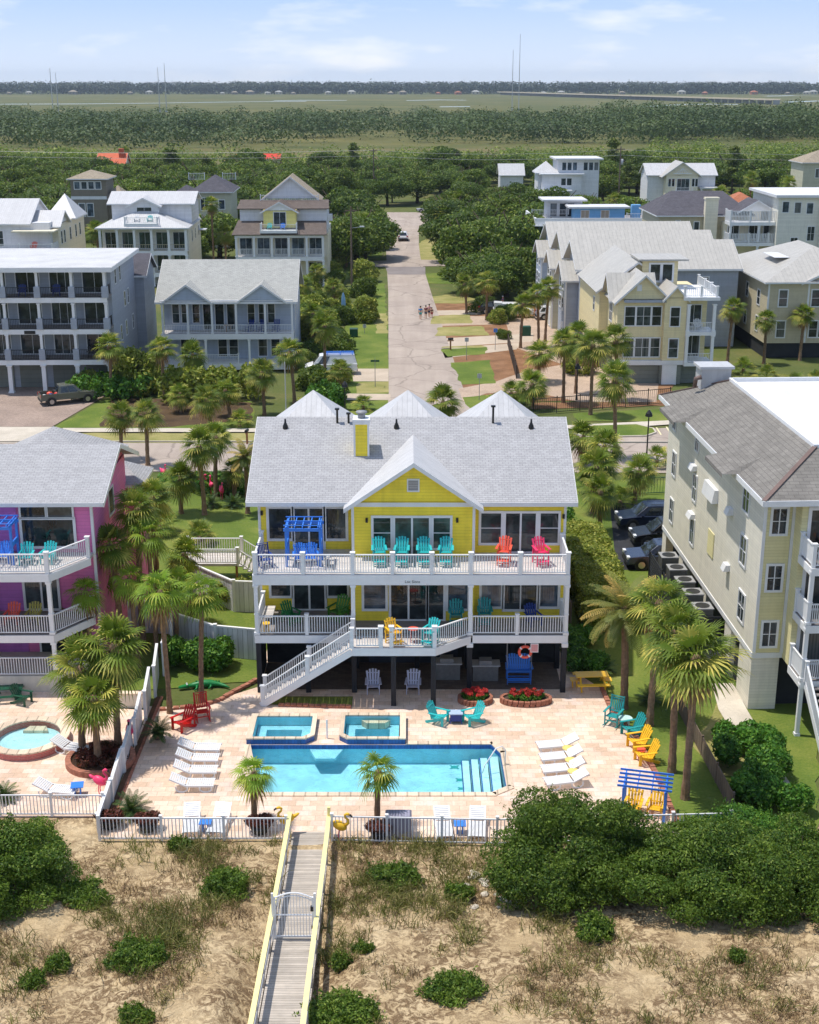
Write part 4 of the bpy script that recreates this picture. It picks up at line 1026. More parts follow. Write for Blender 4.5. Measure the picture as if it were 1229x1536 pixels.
# piles and the shaded ground storey
for x,y,zt in ((-7.7,.25,2.9),(-2.84,.25,2.9),(3.07,.25,2.9),(7.9,.25,2.9),(-.8,-1.3,2.85),(1.2,-1.3,2.85),(-5.2,.25,2.9),(5.5,3.2,2.95),(-5.2,3.2,2.95),(-2.84,3.2,2.95),(0.4,3.2,2.95),(3.07,3.2,2.95),(7.9,3.2,2.95)):
    box(H,'pile',m_pile,x-.13,x+.13,y-.13,y+.13,0,zt)
for x in (3.07,7.9): box(H,'pile_cap',m_white,x-.16,x+.16,-.06,.30,2.62,2.845)
sheet('shade_dark_floor', [(-7.7,62.9),(7.9,62.9),(7.9,66.3),(-7.7,66.3)], .026, paving('shade_dark_pavers', lin(112,98,88), lin(96,84,76), lin(80,70,62), .4, .2, .006, .5, .2, .8), **S)  # pavers coloured dark to deepen the shade under the house
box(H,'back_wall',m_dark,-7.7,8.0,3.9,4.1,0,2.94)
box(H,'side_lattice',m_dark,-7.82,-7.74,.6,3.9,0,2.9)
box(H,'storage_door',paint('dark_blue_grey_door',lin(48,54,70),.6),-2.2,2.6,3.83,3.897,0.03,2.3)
# chimney
ch = box(H,'chimney',m_yellow,-2.95,-2.17,6.3,7.2,10.2,12.75)
tm = MB()
for x in (-2.98,-2.24): tm.box(x,x+.10,6.27,6.3,10.9,12.7)
tm.box(-3.02,-2.10,6.22,7.28,12.7,12.95); tm.build('chimney_trim', m_trim, ch)
MB().tube([(-2.56,6.75,12.95),(-2.56,6.75,13.2)],.2,10).tube([(-2.56,6.75,13.22),(-2.56,6.75,13.3)],.3,10).build('flue', m_grey, ch, True)
rz = lambda y: 9.42+.451*(y-2.9)
for px,py in ((428,640),(595,641),(797,650)):
    q = P(px,py,HY+8.4); y = 8.5; MB().tube([(q.x,y,rz(y)-.1),(q.x,y,rz(y)+.12),(q.x,y,rz(y)+.30),(q.x,y,rz(y)+.5)],[.16,.14,.06,.05],10).build('roof_vent', m_black, H, True)
for px,h in ((506,.75),(523,.5),(740,.9)):
    q = P(px,632,HY+8.8); y = 8.9; MB().tube([(q.x,y,rz(y)-.1),(q.x,y,rz(y)+h)],.06,8).box(q.x-.12,q.x+.12,y-.12,y+.12,rz(y)+h,rz(y)+h+.08).build('vent_pipe', m_black, H)
for x in (-5.76,-.1,5.48):
    box(H,'tower_wall',m_yellow,x-2.2,x+2.2,13.5,18,3,10.0); hip(H,x-2.3,x+2.3,13.3,18.1,10.02,12.45,.4,m_seamw,0,name='tower_roof')
# lettering on the deck edge, above the middle door
fc = bpy.data.curves.new('house_name','FONT'); fc.body = 'Loc Sions'; fc.size = .2; fc.extrude = .004; fc.align_x = 'CENTER'
ft = bpy.data.objects.new('tmp', fc); col.objects.link(ft); fm_ = bpy.data.meshes.new_from_object(ft.evaluated_get(bpy.context.evaluated_depsgraph_get())); bpy.data.objects.remove(ft)
fm_.materials.clear(); fm_.materials.append(m_black); fo = link(bpy.data.objects.new('house_name', fm_), H); fo.location = (.15,-.025,6.12); fo.rotation_euler = (R(90),0,0)
# ---------------------------------------------------------------- pink house (left edge of the photo)
K = house('pink_house', (-20,65.8,0), R(.6), 'pink and violet beach house with grey roof and white decks, left of the yellow house')
box(K,'wall',m_pink,-9,3.5,0,8.9,0,9.4)
gable(K,-9,3.5,-.05,9.0,9.55,11.2,'x',.45,m_shingle,m_pink,.15,eo=.75)
hip(K,-4.4,1.9,8.9,15,8.2,10.3,.5,m_shingle,0,name='rear_roof')
box(K,'rear_wall',m_pink,-4.4,1.9,8.91,15,0,8.2); hip(K,1.9,4.2,8.95,12,7.6,8.6,.3,m_shingle,0,name='side_roof'); box(K,'side_wall',m_pink,1.91,4.0,8.95,11.8,0,7.55)
for z0,z1 in ((6.6,9.3),(3.3,6.05),(.1,2.9)): box(K,'violet_wall',m_violet,-8.9,-.4,-.06,-.004,z0,z1)
for z0,z1 in ((.1,9.3),): box(K,'corner_board',m_trim,3.42,3.56,-.08,.06,z0,z1)
win(K,'F',-.06,-.15,2.5,6.9,8.35,1,1,.14); win(K,'F',-.06,-.15,1.1,8.5,9.1,1,1,.10); win(K,'F',-.06,1.25,2.5,8.5,9.1,1,1,.10)
win(K,'F',-.06,-.3,1.4,3.4,5.7,2,1,.13,name='sliding_door',mull=.1); win(K,'F',-.06,-3.9,-1.9,3.4,5.7,2,1,.13,name='sliding_door',mull=.1)
win(K,'F',-.06,-3.2,-1.7,6.7,8.9,2,1,.13,name='sliding_door',mull=.1); win(K,'F',-.06,-2.9,-2.1,.15,2.3,1,1,.1,name='door'); win(K,'F',-.06,.3,1.8,.9,2.4,2,1,.1); win(K,'R',3.5,4,5.2,7.2,8.6)
pd = [(-9,-3.3),(1.9,-3.3),(3.45,-.9),(3.45,-.09),(-9,-.09)]
for zt,mt in ((6.55,m_deckw),(3.25,m_deckg)):
    MB().prism(pd,zt-.16,zt).build('deck',mt,K)
    f = MB(); f.box(-9,1.9,-3.35,-3.305,zt-.42,zt-.02); f.bar((1.91,-3.325,zt-.22),(3.47,-.9,zt-.22),.04,.40); f.build('deck_fascia', m_white, K)
    rail(K,[(-9,-3.2),(-6,-3.2),(-2.6,-3.2),(1.83,-3.2),(3.36,-.85)],zt,1.0,pw=.19)
MB().prism([(-9,-3.2),(1.8,-3.2),(3.3,-.9),(3.3,-.09),(-9,-.09)],0,.9).build('terrace', paint('terrace_wall',lin(214,206,190),.8), K)
rail(K,[(-9,-3.1),(-3,-3.1),(1.8,-3.1)],.9,1.0,pw=.15)
for x,y in ((1.83,-3.2),(-2.6,-3.2),(-6.5,-3.2)):
    column(K,x,y,3.26,6.12,.2); column(K,x,y,.91,2.82,.2)
# ---------------------------------------------------------------- beige apartment block (right)
A = house('apartment_block', (16.95,60.6,0), R(2.3), 'four storey beige clapboard apartment block with brown shingle roof around a white flat roof', 'apartment block')
ZB, ZE = 2.85, 11.55
box(A,'wall',m_beige,0,16,.0,20,ZB,ZE)
box(A,'trim_band',m_trim,-.04,-.004,-.03,20.03,ZB-.02,ZB+.26); box(A,'trim_band',m_trim,-.035,1.5,-.04,-.004,ZB-.02,ZB+.26)
box(A,'frieze',m_trim,-.035,-.004,0,20,ZE-.35,ZE-.05)
MB().prism([(1.5,-.05),(1.5,-1.0),(16,-1.0),(16,-.05)],ZB,ZE).build('bay_wall', m_beigey, A)
box(A,'bay_face',m_beigey,.15,1.35,-.05,-.006,ZB+.28,ZE-.3)
for x in (0,1.38): box(A,'corner_board',m_trim,x-.02,x+.13,-.10,-.052,ZB+.25,ZE-.05)
for z in (3.5,6.45,9.35): win(A,'F',-.05,.42,1.08,z,z+1.25,2,2,.12,mull=.05)
def lw(px, py):
    """where the ray through a pixel meets the left wall, as local (y,z)"""
    Y = 70.0
    for _ in range(30):
        q = P(px,py,Y); x = 16.95-math.tan(R(2.3))*(Y-60.6); d = Y*math.cos(PITCH)+(CAMH-q.z)*math.sin(PITCH)
        dn = x*FPX/(px-614.5); Y += (dn-d)*.6
    return (Y-60.6), P(px,py,Y).z
for px,py,w_,h_ in ((1013,628,.8,1.3),(1012,696,.8,1.4),(1008,766,.8,1.4),(1047,662,.7,1.1),(1043,732,.8,1.5),(1039,797,.8,1.5),(1121,746,1.0,1.45),(1116,826,1.0,1.45),(1113,910,1.0,1.45)):
    y,z = lw(px,py); y = min(max(y,.7),19.2); win(A,'L',0,y-w_/2,y+w_/2,z-h_/2,z+h_/2,2,2,.10,mull=.05)
for px,py,w_,h_ in ((1070,737,2.2,.75),(1043,700,.9,.3),(1040,772,.9,.3),(1098,766,.6,.35),(1093,850,.6,.35)):
    y,z = lw(px,py); MB().hexa([(-.35,y-w_/2,z-h_/2),(-.003,y-w_/2,z-h_/2),(-.003,y+w_/2,z-h_/2),(-.35,y+w_/2,z-h_/2),(-.22,y-w_/2,z+h_/2),(-.003,y-w_/2,z+h_/2),(-.003,y+w_/2,z+h_/2),(-.22,y+w_/2,z+h_/2)]).build('awning', m_trim, A)
y,z = lw(1067,815); box(A,'wall_panel',m_beigey,-.05,-.003,y-.6,y+.6,z-.7,z+.7)
# roof: shingled skirt around the flat white membrane
ov = .55; o0 = [(-ov,-1.0-ov),(16.6,-1.0-ov),(16.6,20.6),(-ov,20.6)]; i0 = [(2.9,2.0),(16.2,2.0),(16.2,17.2),(2.9,17.2)]; zo, zi = ZE-.1, 13.1
m = MB()
for i in range(4):
    a,b,c,d = o0[i],o0[(i+1)%4],i0[(i+1)%4],i0[i]; m.slab([(*a,zo),(*b,zo),(*c,zi),(*d,zi)],.12)
rf = m.build('roof', m_brownsh, A)
hb = MB()
for a,b in ((o0[0],i0[0]),(o0[3],i0[3])): hb.bar((*a,zo+.03),(*b,zi+.03),.22,.06)
hb.build('ridge_cap', m_copper, rf)
box(A,'flat_roof',m_membrane,2.85,16.3,1.95,17.25,12.6,13.0)
pp = MB(); pp.box(2.78,2.93,1.9,17.3,12.9,13.22); pp.box(2.93,16.3,1.9,2.05,12.9,13.22); pp.box(2.93,16.3,17.15,17.3,12.9,13.22); pp.build('parapet', m_white, A)
eg = MB(); eg.box(-ov-.06,-ov-.005,-1.6,20.65,zo-.26,zo+.02); eg.box(-ov,16.6,-1.62,-1.56,zo-.26,zo+.02); eg.build('gutter', m_trim, A)
# two projecting eaves with their own small hips
for y0,y1 in ((13.6,17.2),(3.0,6.4)):
    MB().poly([(-ov-.75,y0,zo),(-ov-.75,y1,zo),(1.6,y1-.6,zi-.75),(1.6,y0+.9,zi-.75)][::-1]).poly([(-ov-.75,y0,zo),(1.6,y0+.9,zi-.75),(-ov,y0-.1,zo)][::1]).poly([(-ov-.75,y1,zo),(-ov,y1+.1,zo),(1.6,y1-.6,zi-.75)]).poly([(-ov-.75,y0,zo-.2),(-ov-.75,y1,zo-.2),(-ov-.75,y1,zo),(-ov-.75,y0,zo)][::-1]).build('eave_projection', m_brownsh, A)
q = G(1062,588,12.9); 
MB().box(1.3,3.1,18.0,19.4,12.2,13.6).box(1.15,3.25,17.85,19.55,13.6,13.75).build('chimney', m_greyl, A)
MB().tube([(.9,17.9,12.6),(.9,17.7,13.1),(1.2,17.6,13.2)],.14,8).build('duct', m_copper, A, True)
MB().box(7.2,7.5,10,10.3,13,13.35).build('roof_vent', m_greyl, A)
# pile storey
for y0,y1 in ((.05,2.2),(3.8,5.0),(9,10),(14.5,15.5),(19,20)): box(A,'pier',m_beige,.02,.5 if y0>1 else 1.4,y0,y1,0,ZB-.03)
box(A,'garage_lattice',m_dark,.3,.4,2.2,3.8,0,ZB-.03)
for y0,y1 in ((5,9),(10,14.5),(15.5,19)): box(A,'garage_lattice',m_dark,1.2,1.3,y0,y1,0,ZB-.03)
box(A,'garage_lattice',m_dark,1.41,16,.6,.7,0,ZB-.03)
# balconies on the beach side
for z in (ZB+.05, 5.75, 8.62):
    MB().prism([(1.55,-1.03),(1.55,-2.9),(16,-2.9),(16,-1.03)],z-.14,z).build('balcony_floor', m_deckg, A)
    f = MB(); f.box(1.48,1.54,-2.9,-1.03,z-.38,z-.01); f.box(1.5,16,-2.96,-2.91,z-.38,z-.01); f.build('balcony_fascia', m_white, A)
    rail(A,[(1.6,-1.1),(1.6,-2.8),(5.0,-2.8),(9,-2.8)],z,1.02,pw=.17,step=.1)
    box(A,'rail_panel',m_white,1.59,1.61,-2.7,-1.1,z+.12,z+.98)
    win(A,'F',-1.0,1.95,4.2,z+.1,z+2.2,2,1,.16,name='sliding_door',mull=.1,glass=m_glass); win(A,'F',-1.0,5.0,6.2,z+.6,z+2.1,2,2,.12)
for x in (1.6,5.0,9.0):
    for z0,z1 in ((0,ZB-.1),(ZB+.06,5.6),(5.76,8.45)): column(A,x,-2.8,z0,z1,.19)
tr = MB()
for i in range(14): tr.box(1.75,2.95,-3.05-.26*(i+1),-3.05-.26*i-.02,2.8*(1-(i+1)/14),2.8*(1-(i+1)/14)+.06)
tr.build('stair_tread', m_deckg, A)
for x in (1.7,3.0):
    MB().bar((x,-3.0,2.75),(x,-6.7,.05),.05,.3).build('stair_stringer', m_white, A)
    rail(A,[(x,-3.0),(x,-6.7)],0,.95,pw=.15,zs=[2.9,.1])
# condenser enclosure along the wall
fx = MB()
for z in np.arange(.15,2.95,.2): fx.box(-1.75,-1.71,5.3,15.6,z,z+.14); fx.box(-1.71,-.1,5.26,5.3,z,z+.14)
E_ = empty('slatted_screen', (16.95,60.6,0), R(2.3), 'dark slatted timber screen around the air conditioners along the beige block', 'screen')
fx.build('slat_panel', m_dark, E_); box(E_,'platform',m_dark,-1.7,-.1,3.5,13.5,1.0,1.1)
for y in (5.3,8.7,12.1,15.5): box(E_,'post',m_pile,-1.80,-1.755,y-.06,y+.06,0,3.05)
def acunit():
    r = empty('air_conditioner', cat='air conditioner')
    MB().box(-.42,.42,-.42,.42,.06,.86).build('casing', paint('condenser_louver',lin(120,120,116),.5,.1,'louver',.07), r)
    MB().box(-.45,.45,-.45,.45,.86,.92).build('top_frame', m_grey, r); MB().tube([(0,0,.921),(0,0,.935)],.34,16).build('fan_grille', m_black, r)
    MB().box(-.38,.38,-.38,.38,0,.055).build('base', m_black, r); return r
ordn = ['farthest','second farthest','middle','second nearest','nearest']
for i,y in enumerate((14.4,12.3,10.3,8.4,6.3)):
    c = Matrix.Rotation(R(2.3),3,'Z') @ Vector((-.9,y,0))
    putP('ac', acunit, (16.95+c.x,60.6+c.y,2.055), 2.3, 1.15, '%s grey air conditioner unit from the camera in the row beside the beige block'%ordn[i].capitalize(), 'air conditioners beside the beige block')
# ---------------------------------------------------------------- the houses behind
RZ = R(1.45)
def X(px, Y, z=5.0): return (px-614.5)*(Y*math.cos(PITCH)+(CAMH-z)*math.sin(PITCH))/FPX
def hs(name, px, Y, label, rz=RZ): return house(name, (X(px,Y),Y,0), rz, label)
# four storey blue-grey house with flat white roof
h = hs('flat_roof_house', 165, 132.5, 'four storey blue-grey house with flat pale roof and stacked porches, far left')
box(h,'wall',m_bluegrey,-13.6,0,2.6,16,0,12.3); box(h,'wall',m_bluegrey,-9,1.0,16.002,23,0,9.8); gable(h,-9,1.0,16,23,9.8,11.6,'x',.4,m_darkroof,m_bluegrey,.14,'rear_roof')
MB().box(-14.4,.7,-.5,15.6,12.32,12.62).build('flat_roof', paint('pale_gravel_roof',V(.54),.8,.08,scale=.4), h); box(h,'roof_fascia',m_white,-14.45,.75,-.56,-.505,12.15,12.6); box(h,'roof_fascia',m_white,.705,.75,-.5,15.6,12.2,12.6)
for z in (3.35,6.45,9.6):
    box(h,'porch_floor',m_deckg,-13.6,.0,-.1,2.598,z-.15,z); box(h,'porch_fascia',m_white,-13.65,.05,-.16,-.105,z-.5,z-.01)
    rail(h,[(-13.5,0),(-10.2,0),(-6.8,0),(-3.4,0),(-.1,0)],z,1.0,m_black,step=.16,posts=False,bal=.03); rail(h,[(-.1,0),(-.1,2.5)],z,1.0,m_black,step=.16,posts=False,bal=.03)
    for x in (-13.5,-10.2,-6.8,-3.4,-.15):
        column(h,x,0,z+.003,z+(2.6 if z<9 else 2.55),.26,m_white); box(h,'pedestal',m_bluegrey,x-.3,x+.3,-.3,.3,z+.005,z+1.1)
    for i,x in enumerate((-12.9,-9.5,-6.1,-2.8)):
        win(h,'F',2.6,x,x+2.3,z+.15,z+2.35,2 if i%2 else 3,1,.1,name='sliding_door' if i%2 else 'window')
for x in (-13.5,-10.2,-6.8,-3.4,-.15): column(h,x,0,0,2.84,.4,m_white)
for x in (-13.2,-9.9,-6.5,-3.1): box(h,'garage_door',m_garage,x,x+2.7,2.5,2.596,.02,2.5)
for y,z in ((4.5,10.3),(9,7.3),(11,7.3),(6,4.2),(9,4.2),(13,4.2),(7,10.3)): win(h,'R',0,y,y+.8,z,z+1.5,1,2,.09)
MB().box(-8.4,-7.3,-.2,-.165,6.0,6.33).build('name_board', m_black, h)
# pale blue house with two front gables
h = hs('twin_gable_house', 440, 143, 'pale blue raised house with two small front gables and a light grey shingle roof')
box(h,'wall',m_paleblue,-14.2,0,2.4,14,0,7.7)
gable(h,-14.2,0,.3,13.4,7.8,11.2,'x',.5,m_greyroof,m_paleblue,.14,eo=.5)
for c in (-11.3,-3.3): gable(h,c-2.4,c+2.4,-.15,4.5,7.75,9.45,'y',.35,m_greyroof,m_paleblue,.12,'porch_gable',eo=.25)
box(h,'porch_beam',m_white,-14.2,0,-.1,.1,7.35,7.72)
box(h,'porch_floor',m_deckw,-14.2,0,-.1,2.396,3.9,4.1); box(h,'porch_fascia',m_white,-14.25,.05,-.16,-.105,3.5,4.09)
rail(h,[(-14,0),(-11.3,0),(-8.7,0),(-6.1,0),(-3,0),(-.1,0)],4.1,.95,step=.17,pw=.14)
for x in (-14,-11.3,-8.7,-6.1,-3,-.1): column(h,x,0,4.103,7.34,.2)
for x in (-13.3,-12.3,-11.1,-5.1,-3.9,-2.9): win(h,'F',2.4,x+.05,x+.75,4.9,6.9,1,2,.09)
win(h,'F',2.4,-9.9,-9.1,4.15,6.9,1,1,.1,name='door'); win(h,'F',2.4,-8.6,-7.7,4.15,6.9,1,1,.1,name='door'); win(h,'F',2.4,-7.3,-6.5,4.15,6.9,1,1,.1,name='door')
for x in (-14,-9.5,-4.8,-.1): column(h,x,0,.9,3.48,.22)
box(h,'ground_floor_deck',m_white,-14.2,0,-.3,2.39,.2,.9); rail(h,[(-14,-.2),(-9.5,-.2),(-6,-.2)],.9,.95,step=.17)
for x in (-12.5,-8.4,-7.2,-4,-2.6): win(h,'F',2.4,x,x+.9,1.2,3.2,1,2,.09)
for y in (4,8,11): win(h,'R',0,y,y+.8,5,6.6,1,2,.09)
# white house with bright metal roofs, far left
h = hs('metal_roof_house', 87, 200, 'white house with bright white metal gables and chimney, far left behind the flat roof')
box(h,'wall',m_whsiding,-16,-.9,0,15,0,10.2); box(h,'wall',m_creamw,-4,0,1.5,20,0,9.7)
gable(h,-13,-4.05,-.1,13,10.3,13.2,'x',.5,m_seamw,m_whsiding,.12); hip(h,-3.8,.1,12,19.5,9.75,13.2,.5,m_seamw,0,name='tower_roof'); hip(h,-18,-13,9,15,10.3,13.6,.5,m_seamw,0,name='tower_roof')
gable(h,-6.5,0,1.5,8,9.8,11.6,'x',.5,m_seamw,m_whsiding,.12,'wing_roof'); box(h,'porch_roof',m_creamw,-6,.2,-2.2,1.6,9.0,9.2)
MB().box(-14,-12.4,-.7,.8,0,12.6).box(-14.1,-12.3,-.8,.9,12.6,12.9).build('chimney', m_whsiding, h)
box(h,'deck',m_deckw,-16,0,-3,1.5,6.2,6.4); box(h,'deck_fascia',m_white,-16,0,-3.06,-3.01,5.8,6.39); rail(h,[(-16,-2.9),(-9.5,-2.9),(-4.8,-2.9),(-.1,-2.9),(-.1,3)],6.4,1.0,step=.22)
for x in (-10.8,-8.9): win(h,'F',0,x,x+1.1,6.9,9.0,1,2,.12)
win(h,'F',1.5,-3.8,-1.0,6.5,8.7,3,1,.12,name='sliding_door'); win(h,'F',0,-8,-6,3,5.2,2,1,.1); win(h,'F',0,-15,-12.5,3,5.2,2,1,.1)
for y in (3,5,9,13,16): win(h,'R',0,y,y+.9,6.8,8.6,1,2,.1); win(h,'R',0,y,y+.9,2.6,4.4,1,2,.1)
for x in (-15.8,-9.5,-4.8,-.2): column(h,x,-2.9,0,5.78,.3)
# white porch house with white metal roof
h = hs('porch_house', 281, 206, 'white three storey porch house with white metal hip roof and roof balcony')
box(h,'wall',m_ivory,-13.2,0,2.2,17,0,8.9); hip(h,-13.2,0,-.1,14,8.9,11.4,.5,m_seamw,3.2)
box(h,'upper_wall',m_whsiding,-12,.3,5,13.5,9.1,12.2); gable(h,-12,.3,5,13.5,12.25,13.6,'x',.6,m_seamw,m_whsiding,.12,'upper_roof')
box(h,'dormer_wall',m_whsiding,-9,-4.5,3.2,5,9.0,12.0); gable(h,-9,-4.5,3.2,8,12.0,13.1,'y',.5,m_seamw,m_whsiding,.12,'dormer_roof')
win(h,'F',3.2,-7.8,-5.6,9.6,11.6,2,1,.1,name='sliding_door'); box(h,'balcony',m_white,-9.3,-4.2,-.3,3.19,8.95,9.5); rail(h,[(-9.2,3.1),(-9.2,-.2),(-4.3,-.2),(-4.3,3.1)],9.5,.9,step=.2)
for z in (5.4,2.1): box(h,'porch_floor',m_deckw,-13.2,0,-.1,2.198,z-.25,z); box(h,'porch_fascia',m_white,-13.25,.05,-.16,-.105,z-.65,z-.01); rail(h,[(-13.1,0),(-.1,0)],z,.95,m_tan,step=.3,posts=False)
for x in (-13.1,-10.5,-7.9,-5.3,-2.7,-.1): column(h,x,0,5.403,8.6,.36); column(h,x,0,2.103,4.74,.36); column(h,x,0,0,1.44,.36)
for x in (-12.7,-10.1,-7.5,-4.9,-2.3):
    for z in (5.55,2.2): win(h,'F',2.2,x,x+1.7,z,z+2.4,2,1,.09,name='screen_window',glass=m_glassg)
for y in (6,10,14): win(h,'R',0,y,y+.8,6.2,7.8,1,2,.1)
MB().box(.02,1.2,14,16.5,7.0,7.1).build('awning', m_seamw, h)
# house with taupe roof and yellow dormer
h = hs('dormer_house', 486, 206, 'pale blue porch house with dark roof, yellow balcony dormer and grey top gable')
box(h,'wall',m_creamw,-13.4,.6,2.0,17,0,7.9); box(h,'porch_beam',m_white,-13.5,0,-.1,.15,7.4,7.85)
MB().slab([(-13.9,-.5,7.9),(.5,-.5,7.9),(.3,4.5,9.6),(-13.3,4.5,9.6)],.14).build('porch_roof', m_brownroof, h)
box(h,'upper_wall',m_whsiding,-13,.4,4.2,15,8.0,11.4); MB().slab([(-13.4,3.7,11.4),(.8,3.7,11.4),(.6,8,12.4),(-13.2,8,12.4)],.14).slab([(.8,15.4,11.4),(-13.4,15.4,11.4),(-13.2,8,12.4),(.6,8,12.4)],.14).build('upper_roof', m_brownroof, h)
gable(h,-9.8,-1.0,8.5,16,12.5,15.9,'y',.5,m_tanroof,m_whsiding,.14,'top_gable'); rail(h,[(-10,7.4),(-1,7.4)],12.3,.8,step=.3)
box(h,'dormer_wall',paint('pale_yellow_dormer',lin(228,214,130),.6,.04,'siding',.17),-9.2,-4.2,1.8,4.6,8.2,11.3); gable(h,-9.3,-4.1,1.8,7,11.2,12.6,'y',.4,m_brownroof,m_white,.12,'dormer_roof')
win(h,'F',1.8,-7.6,-5.8,9.0,11.0,2,1,.09,name='sliding_door'); box(h,'balcony',m_white,-9.6,-4.0,-.6,1.79,8.1,8.5); rail(h,[(-9.5,1.7),(-9.5,-.5),(-4.1,-.5),(-4.1,1.7)],8.5,.9,step=.2)
box(h,'porch_floor',m_deckw,-13.4,0,-.1,1.99,4.3,4.5); box(h,'porch_fascia',m_white,-13.45,.05,-.16,-.105,3.9,4.49); rail(h,[(-13.3,0),(-.1,0)],4.5,1.2,step=.2,posts=False,bal=.06)
for x in (-13.3,-10.6,-7.9,-5.3,-2.6,-.1): column(h,x,0,4.503,7.39,.3); column(h,x,0,0,3.88,.3)
for x in (-12.9,-10.2,-7.5,-4.9,-2.2): win(h,'F',2.0,x,x+1.8,4.7,7.1,2,1,.09,name='screen_window',glass=m_glassb)
for x in (-2.4,-1.1): win(h,'F',2.0,x,x+.9,.6,3.4,1,2,.1)
MB().box(.62,1.2,6,7,9.3,10.3).build('dryer_vent', m_white, h)
# small background houses
def simple(name, px, Y, w_, d_, ze, zr, wm, rm, label, rz=RZ, kind='hip', wins=(), ridge=None):
    h = hs(name, px, Y, label, rz); box(h,'wall',wm,0,w_,0,d_,0,ze)
    if kind == 'hip': hip(h,0,w_,0,d_,ze+.12,zr,.6,rm,ridge)
    else: gable(h,0,w_,0,d_,ze+.1,zr,kind,.5,rm,wm,.14)
    for (x0,x1,z0,z1) in wins: win(h,'F',0,x0,x1,z0,z1,2 if x1-x0>1.2 else 1,1,.14,glass=m_glassb)
    return h
h = simple('tower_house', 109, 265, 6.8, 8, 12.0, 13.6, m_olive, m_tanroof, 'tall brown house with tan hip roof among the trees, far left', wins=[(.8+i*1.35,1.8+i*1.35,10.2,11.5) for i in range(4)]+[(1.4,2.5,5.0,7.4),(3,4.1,5.0,7.4)], ridge=0)
box(h,'porch',m_olive,6.81,9.5,1,7,0,8.2); hip(h,6.6,10,1,8,8.3,10.6,.4,m_tanroof,0,name='porch_roof'); box(h,'trim_band',m_trim,-.05,6.85,-.06,-.003,8.2,8.8)
h = simple('hip_roof_house', 290, 256, 7.2, 12, 10.2, 13.0, m_sage, m_darkroof, 'sage green house with charcoal hip roof and small white roof railings, upper left', wins=[(1.6,2.9,7.0,9.2),(5,6,7.2,8.8)], ridge=2)
hip(h,-5,1.5,1,9,9.0,11.2,.4,m_darkroof,1.5,name='wing_roof'); box(h,'wing_wall',m_olive,-4.9,-.02,1,9,0,8.98); rail(h,[(-1.5,8),(1.5,8)],12.0,1.2,step=.3); rail(h,[(5,8),(7.5,8)],12.0,1.2,step=.3)
h = simple('orange_roof_house', 146, 420, 8.2, 10, 5.8, 9.0, m_creamw, m_orange, 'house under a bright orange tiled roof between palms, far left', kind='x', wins=[(2,4,2,4)])
MB().box(6.2,7.6,3,5,6,10.4).build('chimney', m_orange, h)
h = simple('red_roof_house', 339, 440, 7, 8, 5.8, 7.9, m_creamw, m_orange, 'low house with vivid orange red roof peeping over the dense trees', kind='hip', wins=[(2,4,2,4)])
h = simple('red_roof_house', 396, 450, 5, 8, 6.0, 7.4, m_creamw, paint('red_tile',lin(214,60,44),.7,.08,'seam',.35), 'small red roofed house among trees, right of the vivid orange roof', kind='x', wins=[(1,3,2,4)])
h = simple('white_shed', 751, 395, 6.6, 7, 4.6, 7.4, m_whsiding, m_seamw, 'bright white metal roofed shed behind trees in the middle distance', kind='x')
# white stepped modern house
h = hs('stepped_house', 838, 330, 'white modern house of three stepped storeys with flat roofs and blue windows')
box(h,'wall',m_whsiding,0,10,2,12,0,12.0); MB().box(-.8,10.8,.9,12.6,12.02,12.4).build('flat_roof', m_membrane, h); box(h,'lower_wall',m_whsiding,-4,5.5,0,2.0,0,8.6); MB().box(-4.6,6.1,-.8,2.0,8.62,8.9).build('lower_roof', m_membrane, h)
box(h,'lower_wall',m_whsiding,-4.5,2,-2,-.002,0,4.9); MB().box(-5.2,3,-3,-.01,4.92,5.2).build('porch_roof', m_membrane, h); hip(h,-5,-.1,2,9,9.0,11.6,.4,m_seamw,0,name='side_roof'); box(h,'side_wall',m_whsiding,-4.8,-.01,2.01,9,0,8.98)
for x in (1.0,2.3,3.6,6.2,7.5,8.8): win(h,'F',2,x,x+.95,9.6,11.4,1,1,.1,glass=m_glassb)
for x in (.6,2.0): win(h,'F',0,x,x+1.1,6.2,7.8,1,1,.1)
win(h,'F',-2,-2.6,-1.6,1.8,3.6,1,1,.1); win(h,'F',-2,.3,1.2,1.8,3.6,1,1,.1)
# white gabled house
h = hs('gabled_house', 975, 340, 'white house with broad metal roof and fretwork front gable, upper right')
box(h,'wall',m_whsiding,0,17,3,12,0,7.9); gable(h,0,17,3,12,8,10.4,'x',.5,m_seamw,m_whsiding,.12)
box(h,'front_wall',m_creamw,4,12,0,3,0,7.9); gable(h,3.2,12.6,0,8,7.8,11.1,'y',.5,m_greyseam,m_creamw,.14,'front_gable'); win(h,'F',0,6.8,9.8,4.2,7,3,1,.12,name='sliding_door')
for x in (4.6,5.5,10.5,11.3): win(h,'F',0,x,x+.6,5.2,7,1,1,.1)
rail(h,[(6.2,-1.6),(10.4,-1.6)],4.0,1.0,step=.3); box(h,'balcony',m_white,6,10.6,-1.8,-.01,3.6,4.0); box(h,'porch_roof',m_seamw,12.5,17.5,-1,3,4.6,4.9)
for x in (12.8,17.2): column(h,x,-.8,0,4.59,.3)
gt = MB()
for i in range(5): gt.bar((6.2+i*.8,-.55,8.2),(7.9,-.55,9.6),.08,.1)
gt.bar((5.6,-.55,8.3),(10.2,-.55,8.3),.1,.2); gt.build('fretwork', m_white, h)
simple('terracotta_house', 1093, 300, 7, 8, 4.2, 6.6, m_tan, m_terra, 'low house with terracotta roof half hidden by palms, upper right', ridge=1)
